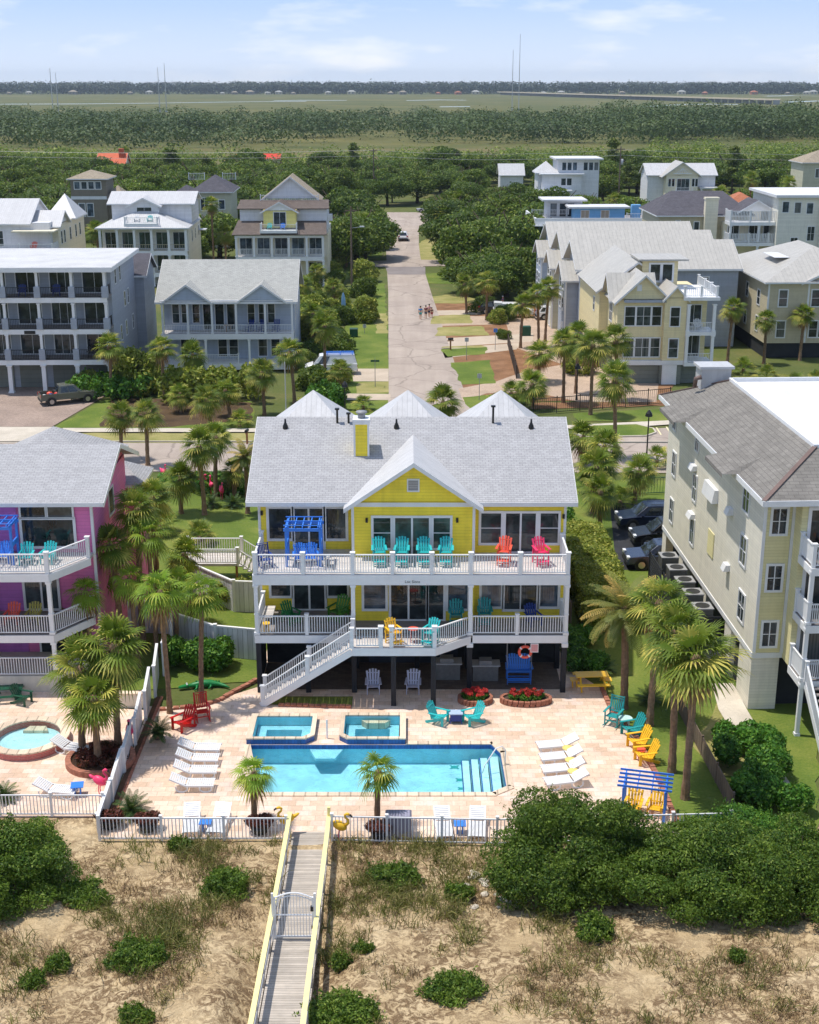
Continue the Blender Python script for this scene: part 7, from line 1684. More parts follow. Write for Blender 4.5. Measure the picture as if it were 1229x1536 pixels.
for x,y,z,r_,mm in ((.9,.3,.98,.33,m_red),(1.5,-.25,1.0,.3,m_coral),(2.1,.25,.95,.26,m_wplas),(1.5,.45,1.05,.24,m_blued),(.75,-.4,1.0,.26,m_fgreen)):
    v = tk.rotation_euler.to_matrix() @ Vector((x+.15,y,0)); b = empty('beach_bag', tk.location+v+Vector((0,0,z-.26)), label={0:'red',1:'coral',2:'white',3:'navy',4:'green'}[(m_red,m_coral,m_wplas,m_blued,m_fgreen).index(mm)]+' beach bag heaped in the bed of the grey green pickup', cat='bag'); MB().ell((0,0,r_*.7),r_,r_*.85,r_*.7,10,7,Matrix.Rotation(.2,3,'X')).build('bag', mm, b, True); MB().tube([(-r_*.5,0,r_*1.2),(0,0,r_*1.65),(r_*.5,0,r_*1.2)],.025,6).build('handle', m_black, b)
vn = at(car('white work van with blue roof rack parked right of the twin gabled house', whp, 5.6, 2.0, 2.15, 'van'), 497, 560, 4)
m = MB()
for y in (-.7,0,.7): m.bar((-.6,y,2.25),(2.5,y,2.25),.08,.08)
for x in (-.4,1,2.3): m.box(x-.04,x+.04,-.8,.8,2.16,2.2)
m.build('roof_rack', m_blue, vn)
wt_ = at(car('white pickup truck with raised rear hatch behind the driveway palm', whp, 5.4, 2.0, 1.9, 'pickup'), 770, 475, 176)
m = MB().bar((2.6,0,1.95),(1.5,0,1.9),1.7,.06); m.build('hatch', whp, wt_); MB().box(-.3+.9,2.6,-.9,.9,1.16,1.85).build('bed_cap', whp, wt_)
at(car('white car with raised tailgate between the close pair of palms', whp, 4.7, 1.95, 1.75), 830, 478, 184)
MBx = MB().bar((2.3,0,1.75),(3.1,0,2.05),1.6,.05); MBx.build('open_tailgate', whp, bpy.context.scene.objects[[ob_.name for ob_ in sc.objects if ob_.get('label','').startswith('white car with raised')][0]])
at(car('dark car half hidden under the oak behind the white pickup', blackp, 4.7, 1.9, 1.7), 745, 470, 170)
at(car('silver car under the trees at the far street end', slv, 4.7, 1.9, 1.6), 640, 318, 8)
# ---------------------------------------------------------------- people
def person(label, px, py, rz, shirt, shorts, walk=.25, hat=None, arm=0.0, held=None):
    q = G(px,py); o = empty('person', (q.x,q.y,.01), R(rz), label, 'person')
    j = {'pel':((0,0,.92),.13),'wa':((0,.0,1.08),.125),'ch':((0,0,1.30),.15),'nk':((0,-.01,1.46),.055),'hd0':((0,-.02,1.56),.085),'hd':((0,-.03,1.66),.098),'hd1':((0,-.02,1.74),.06)}
    for s,n in ((-1,'l'),(1,'r')):
        f = walk*s
        j.update({'hp'+n:((s*.09,0,.86),.10),'kn'+n:((s*.10,-f*.5-.03,.48),.062),'an'+n:((s*.10,-f*.55+.05,.08),.04),'to'+n:((s*.11,-f*.55-.12,.03),.034),
                  'sh'+n:((s*.19,0,1.38),.062),'el'+n:((s*.25,f*.25+.02,1.10),.045),'wr'+n:((s*.25,f*.35-.08-arm,.87+arm*.5),.032),'ha'+n:((s*.25,f*.38-.12-arm,.78+arm*.5),.035)})
    ed = [('pel','wa'),('wa','ch'),('ch','nk'),('nk','hd0'),('hd0','hd'),('hd','hd1')]
    for n in 'lr': ed += [('pel','hp'+n),('hp'+n,'kn'+n),('kn'+n,'an'+n),('an'+n,'to'+n),('ch','sh'+n),('sh'+n,'el'+n),('el'+n,'wr'+n),('wr'+n,'ha'+n)]
    def skin(name, keys, edges, mat, grow=0.0):
        ix = {k:i for i,k in enumerate(keys)}; me = bpy.data.meshes.new(name); me.from_pydata([j[k][0] for k in keys], [(ix[a],ix[b]) for a,b in edges], []); ob_ = link(bpy.data.objects.new(name, me), o)
        md = ob_.modifiers.new('Skin','SKIN'); sv = me.skin_vertices[0].data if me.skin_vertices else None
        if sv is None: return ob_
        for i,k in enumerate(keys): sv[i].radius = (j[k][1]+grow,)*2; sv[i].use_root = (i == 0)
        sb = ob_.modifiers.new('Subsurf','SUBSURF'); sb.levels = sb.render_levels = 2; me.materials.append(mat); return ob_
    def mk(name, keys, mat, grow):
        edges = [e for e in ed if e[0] in keys and e[1] in keys]; me = bpy.data.meshes.new(name+'_b'); bm = bmesh.new(); lay = bm.verts.layers.skin.verify(); vs = {}
        for i,k in enumerate(keys): v = bm.verts.new(j[k][0]); v[lay].radius = (j[k][1]+grow,)*2; v[lay].use_root = (i == 0); vs[k] = v
        for a,b in edges: bm.edges.new((vs[a],vs[b]))
        bm.to_mesh(me); bm.free(); tmp = bpy.data.objects.new(name, me); col.objects.link(tmp); tmp.modifiers.new('s','SKIN'); sb = tmp.modifiers.new('u','SUBSURF'); sb.levels = 2; sb.render_levels = 2
        dg = bpy.context.evaluated_depsgraph_get(); m2 = bpy.data.meshes.new_from_object(tmp.evaluated_get(dg)); bpy.data.objects.remove(tmp)
        m2.materials.clear(); m2.materials.append(mat); m2.polygons.foreach_set('use_smooth',[True]*len(m2.polygons)); m2.name = name; return link(bpy.data.objects.new(name, m2), o)
    mk('body', list(j), m_skin, 0)
    for n in 'lr': 
        j['th'+n] = (tuple((Vector(j['hp'+n][0])*.35+Vector(j['kn'+n][0])*.65)), .085); j['ua'+n] = (tuple((Vector(j['sh'+n][0])*.4+Vector(j['el'+n][0])*.6)), .055)
    ed += [('hpl','thl'),('hpr','thr'),('shl','ual'),('shr','uar')]
    mk('shirt', ['ch','wa','shl','shr','ual','uar'], shirt, .016); mk('shorts', ['pel','hpl','hpr','thl','thr'], shorts, .016)
    MB().ell((0,.005,1.70),.108,.115,.10,12,8).build('hair', hat or m_hair, o, True)
    f = MB().ell((0,-.135,1.655),.014,.02,.02,6,4)
    for s in (-1,1): f.ell((s*.035,-.118,1.685),.012,.008,.01,6,4); f.ell((s*.1,-.02,1.66),.012,.02,.03,6,4)
    f.build('face', m_skin, o, True)
    return o
c_ = lambda n,r,g,b: paint(n, lin(r,g,b), .8, .05)
person('person in a blue shirt walking on the street, left of the group', 631, 479, 170, c_('blue_cloth',60,130,190), c_('teal_cloth',60,150,150))
person('person in dark red walking on the street, second from the left of the group', 639, 478, 180, c_('maroon_cloth',120,50,60), c_('grey_cloth',90,90,100), -.2)
person('person in a pale top walking on the street, right of centre of the group', 644, 476, 165, c_('rose_cloth',206,150,150), c_('navy_cloth',40,50,80))
person('short person in brown at the right end of the walking group', 648, 477, 190, c_('brown_cloth',110,80,70), c_('red_cloth',170,60,60), .2).scale = (.8,.8,.8)
person('person in a white cap and mauve shirt standing behind the white pickup', 754, 463, 60, c_('mauve_cloth',150,110,160), c_('navy_cloth',40,50,80), .05, m_wplas)
person('person in magenta standing by the cars between the palms', 801, 466, 20, c_('magenta_cloth',180,60,130), c_('pale_cloth',190,200,220), .05)
# ---------------------------------------------------------------- furniture placed about the houses
ad = lambda m, **k: (lambda: adirondack(m, **k))
gU = 'tall turquoise chairs along the upper deck'
for i,(px,lb) in enumerate(((569,'Tall turquoise deck chair on the upper yellow house deck, first from the left'),(603,'Tall turquoise deck chair on the upper yellow house deck, second from the left'),(636,'Tall turquoise deck chair on the upper yellow house deck, third from the left'),(669,'Tall turquoise deck chair on the upper yellow house deck, next to the coral one'))):
    put('tallteal', ad(m_teal, rise=.34), px, 846, ZU+.005, (4,-3,2,-4)[i], 1.0, lb, gU)
put('tallcoral', ad(m_coral, rise=.34), 756, 845, ZU+.005, -12, 1.0, 'tall coral orange deck chair at the right of the upper deck'); put('tallpink', ad(m_pinkp, rise=.34), 811, 846, ZU+.005, 14, 1.0, 'tall pink red deck chair near the right end of the upper deck')
put('rockblue', lambda: rocker(m_blued), 399, 850, ZU+.005, 25, 1.0, 'navy blue rocking chair in the left corner of the upper deck')
def pergola_seat(mat, slat):
    r = empty('arbor_seat', cat='garden seat'); W = .86
    for x in (-W,W):
        for y in (-.5,.55): MB().box(x-.06,x+.06,y-.06,y+.06,0,2.05).build('post', mat, r)
        MB().bar((x,-.75,2.1),(x,.8,2.1),.06,.14).build('side_beam', mat, r); MB().box(x-.04,x+.04,-.43,.48,.95,1.2).build('side_panel', mat, r)
    for y in (-.6,.62): MB().bar((-W-.12,y,2.0),(W+.12,y,2.0),.06,.16).build('cross_beam', mat, r)
    m = MB()
    for k in range(5): x = -W+.08+(2*W-.16)*k/4; m.bar((x,-.85,2.21),(x,.85,2.21),.05,.07)
    for y in (-.7,0,.7): m.bar((-W-.1,y,2.27),(W+.1,y,2.27),.05,.045)
    m.build('roof_slats', slat, r); return r
putP('arbor', lambda: pergola_seat(m_blue, m_blue), (*(G(457,845,ZU).xy), ZU+.005), 0, 1.0, 'blue arbor standing on the left of the upper yellow house deck')
putP('loveblue', ad(m_blue, wide=2, name='double_chair'), (*(G(459,846,ZU).xy), ZU+.01), 6, 1.0, 'blue double adirondack chair under the blue arbor on the upper deck')
put('stool', lambda: side_table(m_greyl,.2,.5,True,'stool'), 491, 848, ZU+.005, 8, 1.0, 'small grey stool beside the blue arbor on the upper deck')
put('green', ad(m_green, rise=.1), 437, 934, ZL+.005, 40, 1.0, 'dark green chair at the left of the lower yellow house deck'); put('lime', ad(m_lime, rise=.1), 508, 930, ZL+.005, -30, 1.15, 'lime green chair on the lower yellow house deck')
put('bench', lambda: side_table(m_deckw,.5,.4,True,'bench'), 404, 928, ZL+.005, 0, (.55,1.6,1), 'pale wooden bench at the left end of the lower deck'); put('yelpot', lambda: side_table(m_yel,.22,.5,False,'side_table'), 400, 948, ZL+.005, 0, 1.0, 'small yellow drum table in the left corner of the lower deck')
put('talltealD', ad(m_tealD, rise=.3), 684, 938, ZL+.005, 0, 1.0, 'turquoise chair against the lower wall left of the white column'); put('talltealD', None, 727, 936, ZL+.005, 0, 1.0, 'turquoise chair against the lower wall right of the white column'); put('navychair', ad(m_blued), 800, 936, ZL+.005, 20, 1.0, 'navy chair on the right part of the lower deck')
put('tallyel', ad(m_yel, rise=.34), 591, 966, 3.25, 28, .95, 'tall yellow chair on the stair landing'); put('tallteal', None, 646, 966, 3.25, -28, .95, 'tall turquoise chair on the stair landing beside the small coral table'); put('coraltab', lambda: side_table(m_coral,.28,.7), 620, 962, 3.25, 0, 1.0, 'small coral table between the yellow and turquoise chairs on the landing')
gL = 'pale chairs under the yellow house'
put('lav', ad(m_lav), 560, 1037, .02, 3, 1.05, 'pale lavender adirondack chair in the shade under the house, left of a pair', gL); put('lav', None, 620, 1037, .02, -3, 1.05, 'pale lavender adirondack chair in the shade under the house, right of a pair', gL)
def swing():
    r = adirondack(m_blue, wide=2, name='porch_swing', cat='swing', rise=.3)
    for s in (-1,1): MB().tube([(s*.6,-.3,.85),(s*.6,.0,2.75)],.015,5).tube([(s*.6,.4,.9),(s*.6,.0,2.75)],.015,5).build('chain', m_grey, r)
    return r
put('swing', swing, 778, 1022, .1, 0, 1.05, 'blue porch swing hanging under the right side of the yellow house')
def counter():
    r = empty('counter', cat='counter'); MB().box(-.7,.7,-.35,.35,0,.9).build('cabinet', paint('stone_grey',lin(120,118,116),.8,.1,scale=5), r); MB().box(-.8,.8,-.42,.42,.902,.97).build('countertop', m_greyl, r); MB().box(-.35,.35,-.3,.25,.972,1.2).build('grill', m_grey, r); return r
put('counter', counter, 670, 1016, .02, 0, 1.0, 'grey outdoor kitchen counter with grill under the house, left of a pair'); put('counter', None, 728, 1018, .02, 0, .95, 'grey outdoor kitchen counter with grill under the house, left of the blue swing')
lr = empty('life_ring', (P(788,978,HY+.05).x,HY+.05,P(788,978,HY+.05).z), label='red life ring hanging from the deck beside the blue swing', cat='life ring')
cp = [(.3*math.cos(a*.2618),0,.3*math.sin(a*.2618)) for a in range(25)]; MB().tube(cp,.075,8,False).build('ring', m_coral, lr, True)
for a in range(4): t_ = a*1.5708+.785; MB().tube([(.3*math.cos(t_-.12),0,.3*math.sin(t_-.12)),(.3*math.cos(t_+.12),0,.3*math.sin(t_+.12))],.082,8).build('band', m_wplas, lr)
MB().tube([(0,0,.3),(0,.1,.62)],.012,5).build('rope', m_wplas, lr)
q = P(802,972,HY-.03); sg_ = empty('notice_sign', q, label='small pink and white notice sign on the deck edge near the life ring', cat='sign'); MB().box(-.2,.2,-.012,.012,-.24,.24).build('board', m_wplas, sg_); MB().box(-.17,.17,-.018,-.0125,-.2,.2).build('face', paint('pink_sign',lin(214,150,150),.6), sg_)
# pool deck
put('teal', ad(m_teal), 658, 1084, .03, 62, 1.05, 'turquoise adirondack chair on the pool deck, left of the navy table'); put('teal', None, 709, 1084, .03, -62, 1.05, 'turquoise adirondack chair on the pool deck, right of the navy table')
def navytab():
    r = empty('side_table', cat='table'); MB().box(-.34,.34,-.26,.26,.5,.54).build('tabletop', paint('pale_blue_top',lin(170,190,214),.5), r); MB().box(-.28,.28,-.2,.2,.12,.498).build('drawer_box', m_blued, r)
    for x in (-.28,.28):
        for y in (-.2,.2): MB().box(x-.03,x+.03,y-.03,y+.03,0,.118).build('leg', m_blued, r)
    return r
put('navytab', navytab, 684, 1083, .03, 0, 1.0, 'navy box table with pale top between two turquoise chairs')
put('redrock', lambda: rocker(m_red), 304, 1079, .03, 18, 1.1, 'red rocking chair on the left of the pool deck'); put('redad', ad(m_red), 275, 1093, .03, -40, 1.1, 'red adirondack chair on the left of the pool deck'); put('redtab', lambda: side_table(m_red,.26,.48), 289, 1089, .03, 0, 1.0, 'small red table between the red rocking and adirondack chairs')
gl = 'white sun loungers left of the pool'; gr_ = 'white sun loungers right of the pool'
for (px,py,rz,lb) in ((300,1129,88,'White sun lounger left of the pool, farthest of the row of four'),(297,1145,89,'White sun lounger left of the pool, second farthest of the row'),(294,1163,90,'White sun lounger left of the pool, second nearest of the row'),(289,1183,90,'White sun lounger left of the pool, nearest of the row')): put('lounger', lambda: lounger(m_wplas), px, py, .03, rz, 1.02, lb, gl)
for (px,py,rz,lb) in ((836,1124,-80,'White sun lounger right of the pool, farthest of the row of four'),(841,1142,-80,'White sun lounger right of the pool, second farthest of the row'),(844,1160,-80,'White sun lounger right of the pool, second nearest of the row'),(849,1178,-78,'White sun lounger right of the pool, nearest, partly behind the big shrub')): put('lounger', None, px, py, .03, rz, 1.02, lb, gr_)
for (px,py,lb) in ((852,1133,'small yellow table between the farthest right loungers'),(856,1151,'small yellow table between the middle right loungers'),(860,1168,'small yellow table between the nearest right loungers')): put('yeltab', lambda: side_table(paint('pale_yellow_plastic',lin(236,206,120),.5),.27,.40), px, py, .03, 0, 1.0, lb, 'small yellow tables between the right loungers')
for (px,py,rz,lb) in ((665,1246,4,'white sun lounger behind the fence, left of the small blue table'),(716,1246,-4,'white sun lounger behind the fence, right of the small blue table'),(288,1240,6,'white sun lounger behind the left front fence, nearer the corner'),(330,1240,-5,'white sun lounger behind the left front fence, nearer the young palm')): put('lounger', None, px, py, .03, rz, 1.0, lb, 'white sun loungers along the front fence')
put('bluetab', lambda: side_table(m_blue,.25,.45,True), 690, 1249, .03, 0, 1.0, 'small blue table between two loungers behind the front fence'); put('bluetab', None, 309, 1246, .03, 0, 1.0, 'small blue table behind the left front fence')
def bin_(m, w=.5, h=.8, name='storage_box'):
    r = empty(name, cat='box'); MB().box(-w,w,-.3,.3,0,h).build('box', m, r); MB().hexa([(-w-.03,-.33,h+.002),(w+.03,-.33,h+.002),(w+.03,.33,h+.002),(-w-.03,.33,h+.002),(-w+.03,-.25,h+.08),(w-.03,-.25,h+.08),(w-.03,.25,h+.08),(-w+.03,.25,h+.08)]).build('lid', m, r); return r
put('greybox', lambda: bin_(paint('lilac_grey_plastic',lin(150,148,166),.6,.04,'boards',.12),.52,.95), 598, 1252, .03, 0, 1.0, 'lilac grey storage box behind the front fence')
def planter():
    r = empty('planter', cat='planter'); MB().tube([(0,0,0),(0,0,.08),(0,0,.38)],[.3,.36,.42],14).build('pot', m_black, r, True); rng = np.random.default_rng(8); q,v = leafcloud([(0,0,.5,.55,.4,.22),(.25,.1,.55,.3,.3,.2),(-.3,0,.5,.3,.3,.2)],1100,.09,rng,.3); quads('plants', q, v, m_bromel, r); return r
for px,py,lb in ((390,1248,'black pot of dark red plants behind the fence left of the boardwalk'),(570,1256,'black pot of dark red plants behind the fence by the second young palm'),(222,1244,'black pot of dark red plants behind the left front fence'),(165,1240,'black pot of dark red plants in the front left corner of the pool deck')): put('planter', planter, px, py, .03, 0, 1.0, lb, 'pots of dark red plants along the front fence')
put('yelstat', lambda: flamingo(m_yel,1.35), 432, 1252, .03, -75, 1.0, 'yellow long necked bird statue at the left of the boardwalk top'); put('yelstat', None, 510, 1262, .03, 75, 1.0, 'yellow long necked bird statue at the right of the boardwalk top')
fl = 'round brick edged flower bed of red flowers, '
for px,py,w_,h_,lb in ((713,1052,.82,.62,fl+'left of a pair'),(789,1053,1.25,.6,fl+'right, wider of a pair')):
    q = G(px,py,.02); o = empty('flower_bed', (q.x,q.y,.02), label=lb, cat='flower bed'); m = MB()
    for zc,gr2 in ((.08,0),(.22,.13)):
        for k in range(26): a,b = 2*math.pi*(k+gr2)/26, 2*math.pi*(k+.86+gr2)/26; m.bar((w_*math.cos(a),h_*math.sin(a),zc),(w_*math.cos(b),h_*math.sin(b),zc),.16,.135)
    m.build('brick_ring', m_brickr, o); MB().prism([(w_*.95*math.cos(a*.314),h_*.95*math.sin(a*.314)) for a in range(20)],0,.2).build('soil', m_barkd, o)
    rng = np.random.default_rng(px); bl = [(w_*.75*r_*math.cos(t_),h_*.72*r_*math.sin(t_),.36,.16,.16,.14) for r_,t_ in zip(rng.random(30)**.5,rng.random(30)*6.28)]; q_,v_ = leafcloud(bl,2200,.06,rng,.5); quads('leaves', q_, v_, m_hedgeg, o)
    q_,v_ = leafcloud([(b[0],b[1],b[2]+.20,.11,.11,.09) for b in bl[:22]],900,.05,rng,.8); quads('flowers', q_, v_, m_redflower, o)
def picnic(mat):
    r = empty('picnic_table', cat='table'); m = MB()
    for k in range(5): m.box(-.9,.9,-.36+k*.146,-.36+k*.146+.128,.72,.76)
    m.build('tabletop', mat, r)
    for y in (-.78,.78):
        m = MB(); m.box(-.9,.9,y-.14,y-.01,.42,.46); m.box(-.9,.9,y+.01,y+.14,.42,.46); m.build('seat', mat, r)
    for x in (-.65,.65):
        for s in (-1,1): MB().bar((x,s*.75,0),(x,s*.15,.72),.04,.09,(1,0,0)).build('leg', mat, r)
        MB().bar((x,-.85,.38),(x,.85,.38),.04,.09).build('brace', mat, r)
    return r
put('picnic', lambda: picnic(m_yel), 887, 1030, .03, 3, .95, 'yellow picnic table with benches at the right of the pool deck'); 
for px,py,lb in ((862,1030,'yellow stool at the left end of the yellow picnic table'),(910,1030,'yellow stool at the right end of the yellow picnic table')): put('yelst', lambda: side_table(m_yel,.24,.44,True,'stool'), px, py, .03, 0, 1.0, lb)
put('tealrock', lambda: rocker(m_tealD), 920, 1086, .03, -30, 1.15, 'turquoise rocking chair on the right edge of the pool deck'); put('whitetab', lambda: side_table(paint('mint_top',lin(190,220,214),.5),.34,.5), 938, 1091, .03, 0, 1.0, 'round pale table between the turquoise chairs on the right'); put('tealadD', ad(m_tealD), 948, 1103, .03, -70, 1.1, 'sea green adirondack chair right of the pale round table')
put('yelad', ad(m_yel), 957, 1122, .03, -72, 1.1, 'yellow adirondack chair beside the sea green one, upper of a pair'); put('yelad', None, 968, 1143, .03, -78, 1.1, 'yellow adirondack chair nearest the blue pergola'); put('coralt', lambda: side_table(m_coral,.24,.42), 961, 1136, .03, 0, 1.0, 'small coral table between the two yellow adirondack chairs')
def pergola():
    r = empty('pergola', cat='pergola')
    for x in (-1.15,1.15):
        for y in (-.8,.8): MB().box(x-.07,x+.07,y-.07,y+.07,0,1.95).build('post', m_blue, r)
        MB().bar((x,-1.05,2.02),(x,1.05,2.02),.07,.18).build('side_beam', m_blue, r)
    m = MB()
    for k in range(5): y = -.95+1.9*k/4; m.bar((-1.5,y,2.17),(1.5,y,2.17),.05,.12)
    m.build('rafters', m_blue, r)
    for x in (-.4,.4): MB().bar((x,-1.05,2.02),(x,1.05,2.02),.05,.12).build('side_beam', m_blue, r)
    return r
Q_ = G(966,1222); putP('pergola', pergola, (Q_.x,Q_.y,.02), -14, .76, 'cobalt blue pergola at the lower right of the pool deck')
for dx,dy,lb in ((-.45,.1,'yellow chair under the blue pergola, left of a pair'),(.5,0,'yellow chair under the blue pergola, right of a pair')): putP('yelad', None, (Q_.x+dx,Q_.y+dy,.03), -20, 1.0, lb)
# alligator statue on the lawn
al = empty('alligator_statue', G(305,1030), R(-74), 'green alligator statue lying on the lawn behind the red chairs', 'statue')
m = MB(); m.tube([(0,-.95,.16),(0,-.6,.2),(0,-.1,.24),(.05,.4,.22),(.2,.9,.16),(.5,1.3,.12),(.8,1.5,.1)],[.09,.17,.25,.24,.16,.09,.03],10)
for k in range(9): y = -.4+k*.17; m.ell((.02*k,y,.44-.012*k),.04,.06,.07,6,4)
al.scale = (.85,.85,.8); m.build('body', m_green, al, True); MB().hexa([(-.13,-1.5,.1),(.13,-1.5,.1),(.17,-.9,.1),(-.17,-.9,.1),(-.1,-1.48,.2),(.1,-1.48,.2),(.15,-.9,.28),(-.15,-.9,.28)]).build('head', m_green, al)
for s in (-1,1):
    for y in (-.4,.45): MB().tube([(s*.18,y,.2),(s*.42,y-.05,.14),(s*.46,y-.2,.03)],[.08,.06,.05],7).build('leg', m_green, al, True)
    MB().ell((s*.09,-.98,.32),.05,.06,.05,8,6).build('eye', m_wplas, al)
# pink house things
put('green_picnic', lambda: picnic(m_fgreen), 14, 1047, .02, 10, .8, 'dark green picnic table on the pink house patio, left edge'); put('gchair', ad(m_fgreen), 34, 1055, .02, 70, 1.0, 'dark green chair right of the green picnic table')
put('lounger', None, 108, 1128, .02, 70, 1.0, 'white sun lounger beside the round hot tub'); put('lounger', None, 85, 1192, .02, 80, 1.0, 'white sun lounger by the pink house fence'); put('bluetab', None, 117, 1192, .02, 10, 1.1, 'small blue table beside the flamingo on the pink house patio')
put('flam', lambda: flamingo(m_pinkp,1.25), 151, 1194, .02, 70, 1.1, 'hot pink flamingo statue by the front corner of the pink house patio'); put('flam', None, 196, 1118, .02, 10, 1.2, 'pale lit flamingo statue behind the long white fence by the palm planter')
for px,py,rz,lb in ((246,722,40,'flamingo statue in the shrubs across the lawn, leftmost'),(303,738,70,'flamingo statue on the lawn edge below the slim palms'),(318,742,200,'flamingo statue close beside the slim palm trunk'),(333,750,20,'bright flamingo statue on the lawn right of the slim palms'),(357,712,120,'flamingo statue in the shrubs near the yellow house roof')): put('flam', None, px, py, .02, rz, 1.15, lb, 'pink flamingo statues on the lawn')
KM = Matrix.Translation(K.location) @ K.rotation_euler.to_matrix().to_4x4()
def onK(key, fn, x, y, z, rz, s, lb): putP(key, fn, tuple(KM @ Vector((x,y,z))), rz, s, lb)
onK('arbor', None, -1.05, -1.5, 6.555, 0, 1.0, 'blue arbor on the upper deck of the pink house'); onK('loveblue', None, -1.05, -1.5, 6.56, 0, 1.0, 'blue double chair under the arbor on the pink house deck'); onK('teal', None, .4, -1.7, 6.56, 5, 1.0, 'turquoise chair on the pink house upper deck, nearer the blue arbor'); onK('teal', None, 1.5, -1.6, 6.56, -5, 1.0, 'turquoise chair on the pink house upper deck, nearer the corner'); onK('coralch', ad(m_coral), -.6, -1.7, 3.26, 0, 1.0, 'coral chair on the lower deck of the pink house'); onK('limech', ad(paint('olive_yellow',lin(170,160,70),.5)), 1.5-1.0, -1.7, 3.26, 0, 1.0, 'olive yellow chair on the lower deck of the pink house')
AM = Matrix.Translation(A.location) @ A.rotation_euler.to_matrix().to_4x4()
putP('woodad', ad(paint('varnished_wood',lin(206,140,84),.5,.1,scale=4)), tuple(AM @ Vector((2.9,-1.9,8.63))), 20, 1.0, 'varnished wooden chair on the top balcony of the beige block')
# ---------------------------------------------------------------- street furniture, poles and wires
def pole(name, px, py, h, label, r=.11, mat=None, cat='pole'):
    q = G(px,py); o = empty(name, (q.x,q.y,0), label=label, cat=cat); MB().tube([(0,0,-.1),(0,0,h)],[r,r*.7],8).build('pole', mat or m_wood, o); return o
u1 = pole('utility_pole', 528, 432, 12.2, 'tall wooden utility pole beside the dome shrubs left of the street', .16, m_woodf); MB().bar((0,0,9.0),(1.6,0,9.2),.06,.06).build('lamp_arm', m_greyl, u1); MB().box(1.3,2.0,-.14,.14,9.15,9.32).build('lamp_head', m_wplas, u1); MB().box(-.9,.9,-.06,.06,11.5,11.65).build('crossarm', m_woodf, u1)
u2 = pole('utility_pole', 561, 300, 13.2, 'wooden utility pole over the trees at the far street end', .18, m_woodf); MB().box(-1.1,1.1,-.07,.07,12.6,12.8).build('crossarm', m_woodf, u2)
u3 = pole('utility_pole', 928, 302, 14.0, 'wooden utility pole with a grey transformer drum, upper right', .2, m_woodf); MB().tube([(.45,0,9.4),(.45,0,10.8)],.35,10).build('transformer', m_greyl, u3, True); MB().box(-1.1,1.1,-.07,.07,13.2,13.4).build('crossarm', m_woodf, u3)
for k,(zz,lb) in enumerate(((12.8,'upper power line crossing behind the trees'),(11.4,'lower power line crossing behind the trees'))):
    w_ = empty('power_line', (u2.location.x,u2.location.y,0), label=lb, cat='wire'); pts = []
    ends = [Vector((-150,380,zz)), u2.location+Vector((0,0,zz)), u3.location+Vector((0,0,zz+.4)), Vector((150,352,zz+.3))]
    for a,b in zip(ends,ends[1:]):
        for i in range(9): t_ = i/8; p = a.lerp(b,t_); p.z -= 1.1*4*t_*(1-t_); pts.append(p-w_.location)
    MB().tube(pts,.035,4).build('cable', m_grey, w_)
def lamp(px, py, h, label):
    o = pole('street_lamp', px, py, h, label, .07, m_black, 'street lamp'); MB().tube([(0,0,h-.25),(0,0,h),(0,0,h+.28)],[.32,.26,.05],8).build('lamp_shade', m_black, o); MB().tube([(0,0,h-.3),(0,0,h-.251)],.16,8).build('lamp_glass', m_greyl, o); MB().tube([(0,0,0),(0,0,.5)],[.13,.09],8).build('base', m_black, o); return o
lamp(518,628,3.3,'black street lamp left of the street, behind the left roof tower'); lamp(970,690,4.0,'black street lamp on the parking lot by the beige block'); lamp(865,600,3.4,'black garden lamp before the cream house drive')
pole('flag_pole', 430, 640, 6.0, 'slim white pole beside the twin gabled house', .06, m_greyl)
ss = pole('street_sign', 563, 580, 2.9, 'green street name sign on the left verge', .04, m_grey, 'sign'); MB().box(-.45,.45,-.012,.012,2.6,2.8).build('blade', m_fgreen, ss); MB().box(-.012,.012,-.45,.45,2.82,3.0).build('blade', m_fgreen, ss)
for px,py,h,lb in ((700,540,2.6,'thin sign post on the grass strip right of the street'),(719,600,2.7,'thin green sign post at the corner right of the street'),(743,525,2.6,'blue sign post in the orange mulch'),(427+120,500,1.2,'short marker post on the left verge')): 
    s_ = pole('sign_post', px, py, h, lb, .035, m_grey, 'sign'); MB().box(-.22,.22,-.012,.012,h-.5,h-.05).build('sign_plate', m_greyl if px != 743 else m_blue, s_)
def mailbox():
    r = empty('mailbox', cat='mailbox'); MB().box(-.07,.07,-.07,.07,0,1.05).build('post', m_wood, r); MB().bar((-.35,0,1.0),(.35,0,1.0),.09,.09).build('arm', m_wood, r); MB().tube([(-.28,0,1.2),(.28,0,1.2)],.13,10).build('box', m_black, r); return r
put('mail', mailbox, 676, 525, 0, 10, 1.1, 'wooden mailbox on the strip between the right side driveways'); put('mail', None, 371, 666, 0, 80, 1.0, 'wooden mailbox on the dry verge left of the yellow roof')
put('gbin', lambda: bin_(m_fgreen,.6,1.0,'refuse_bin'), 788, 503, .02, 5, 1.1, 'dark green refuse bin beside the driveway palm'); put('gbox', lambda: bin_(m_fgreen,.45,.9,'utility_box'), 531, 505, 0, 0, 1.1, 'green utility box on the left verge lawn')
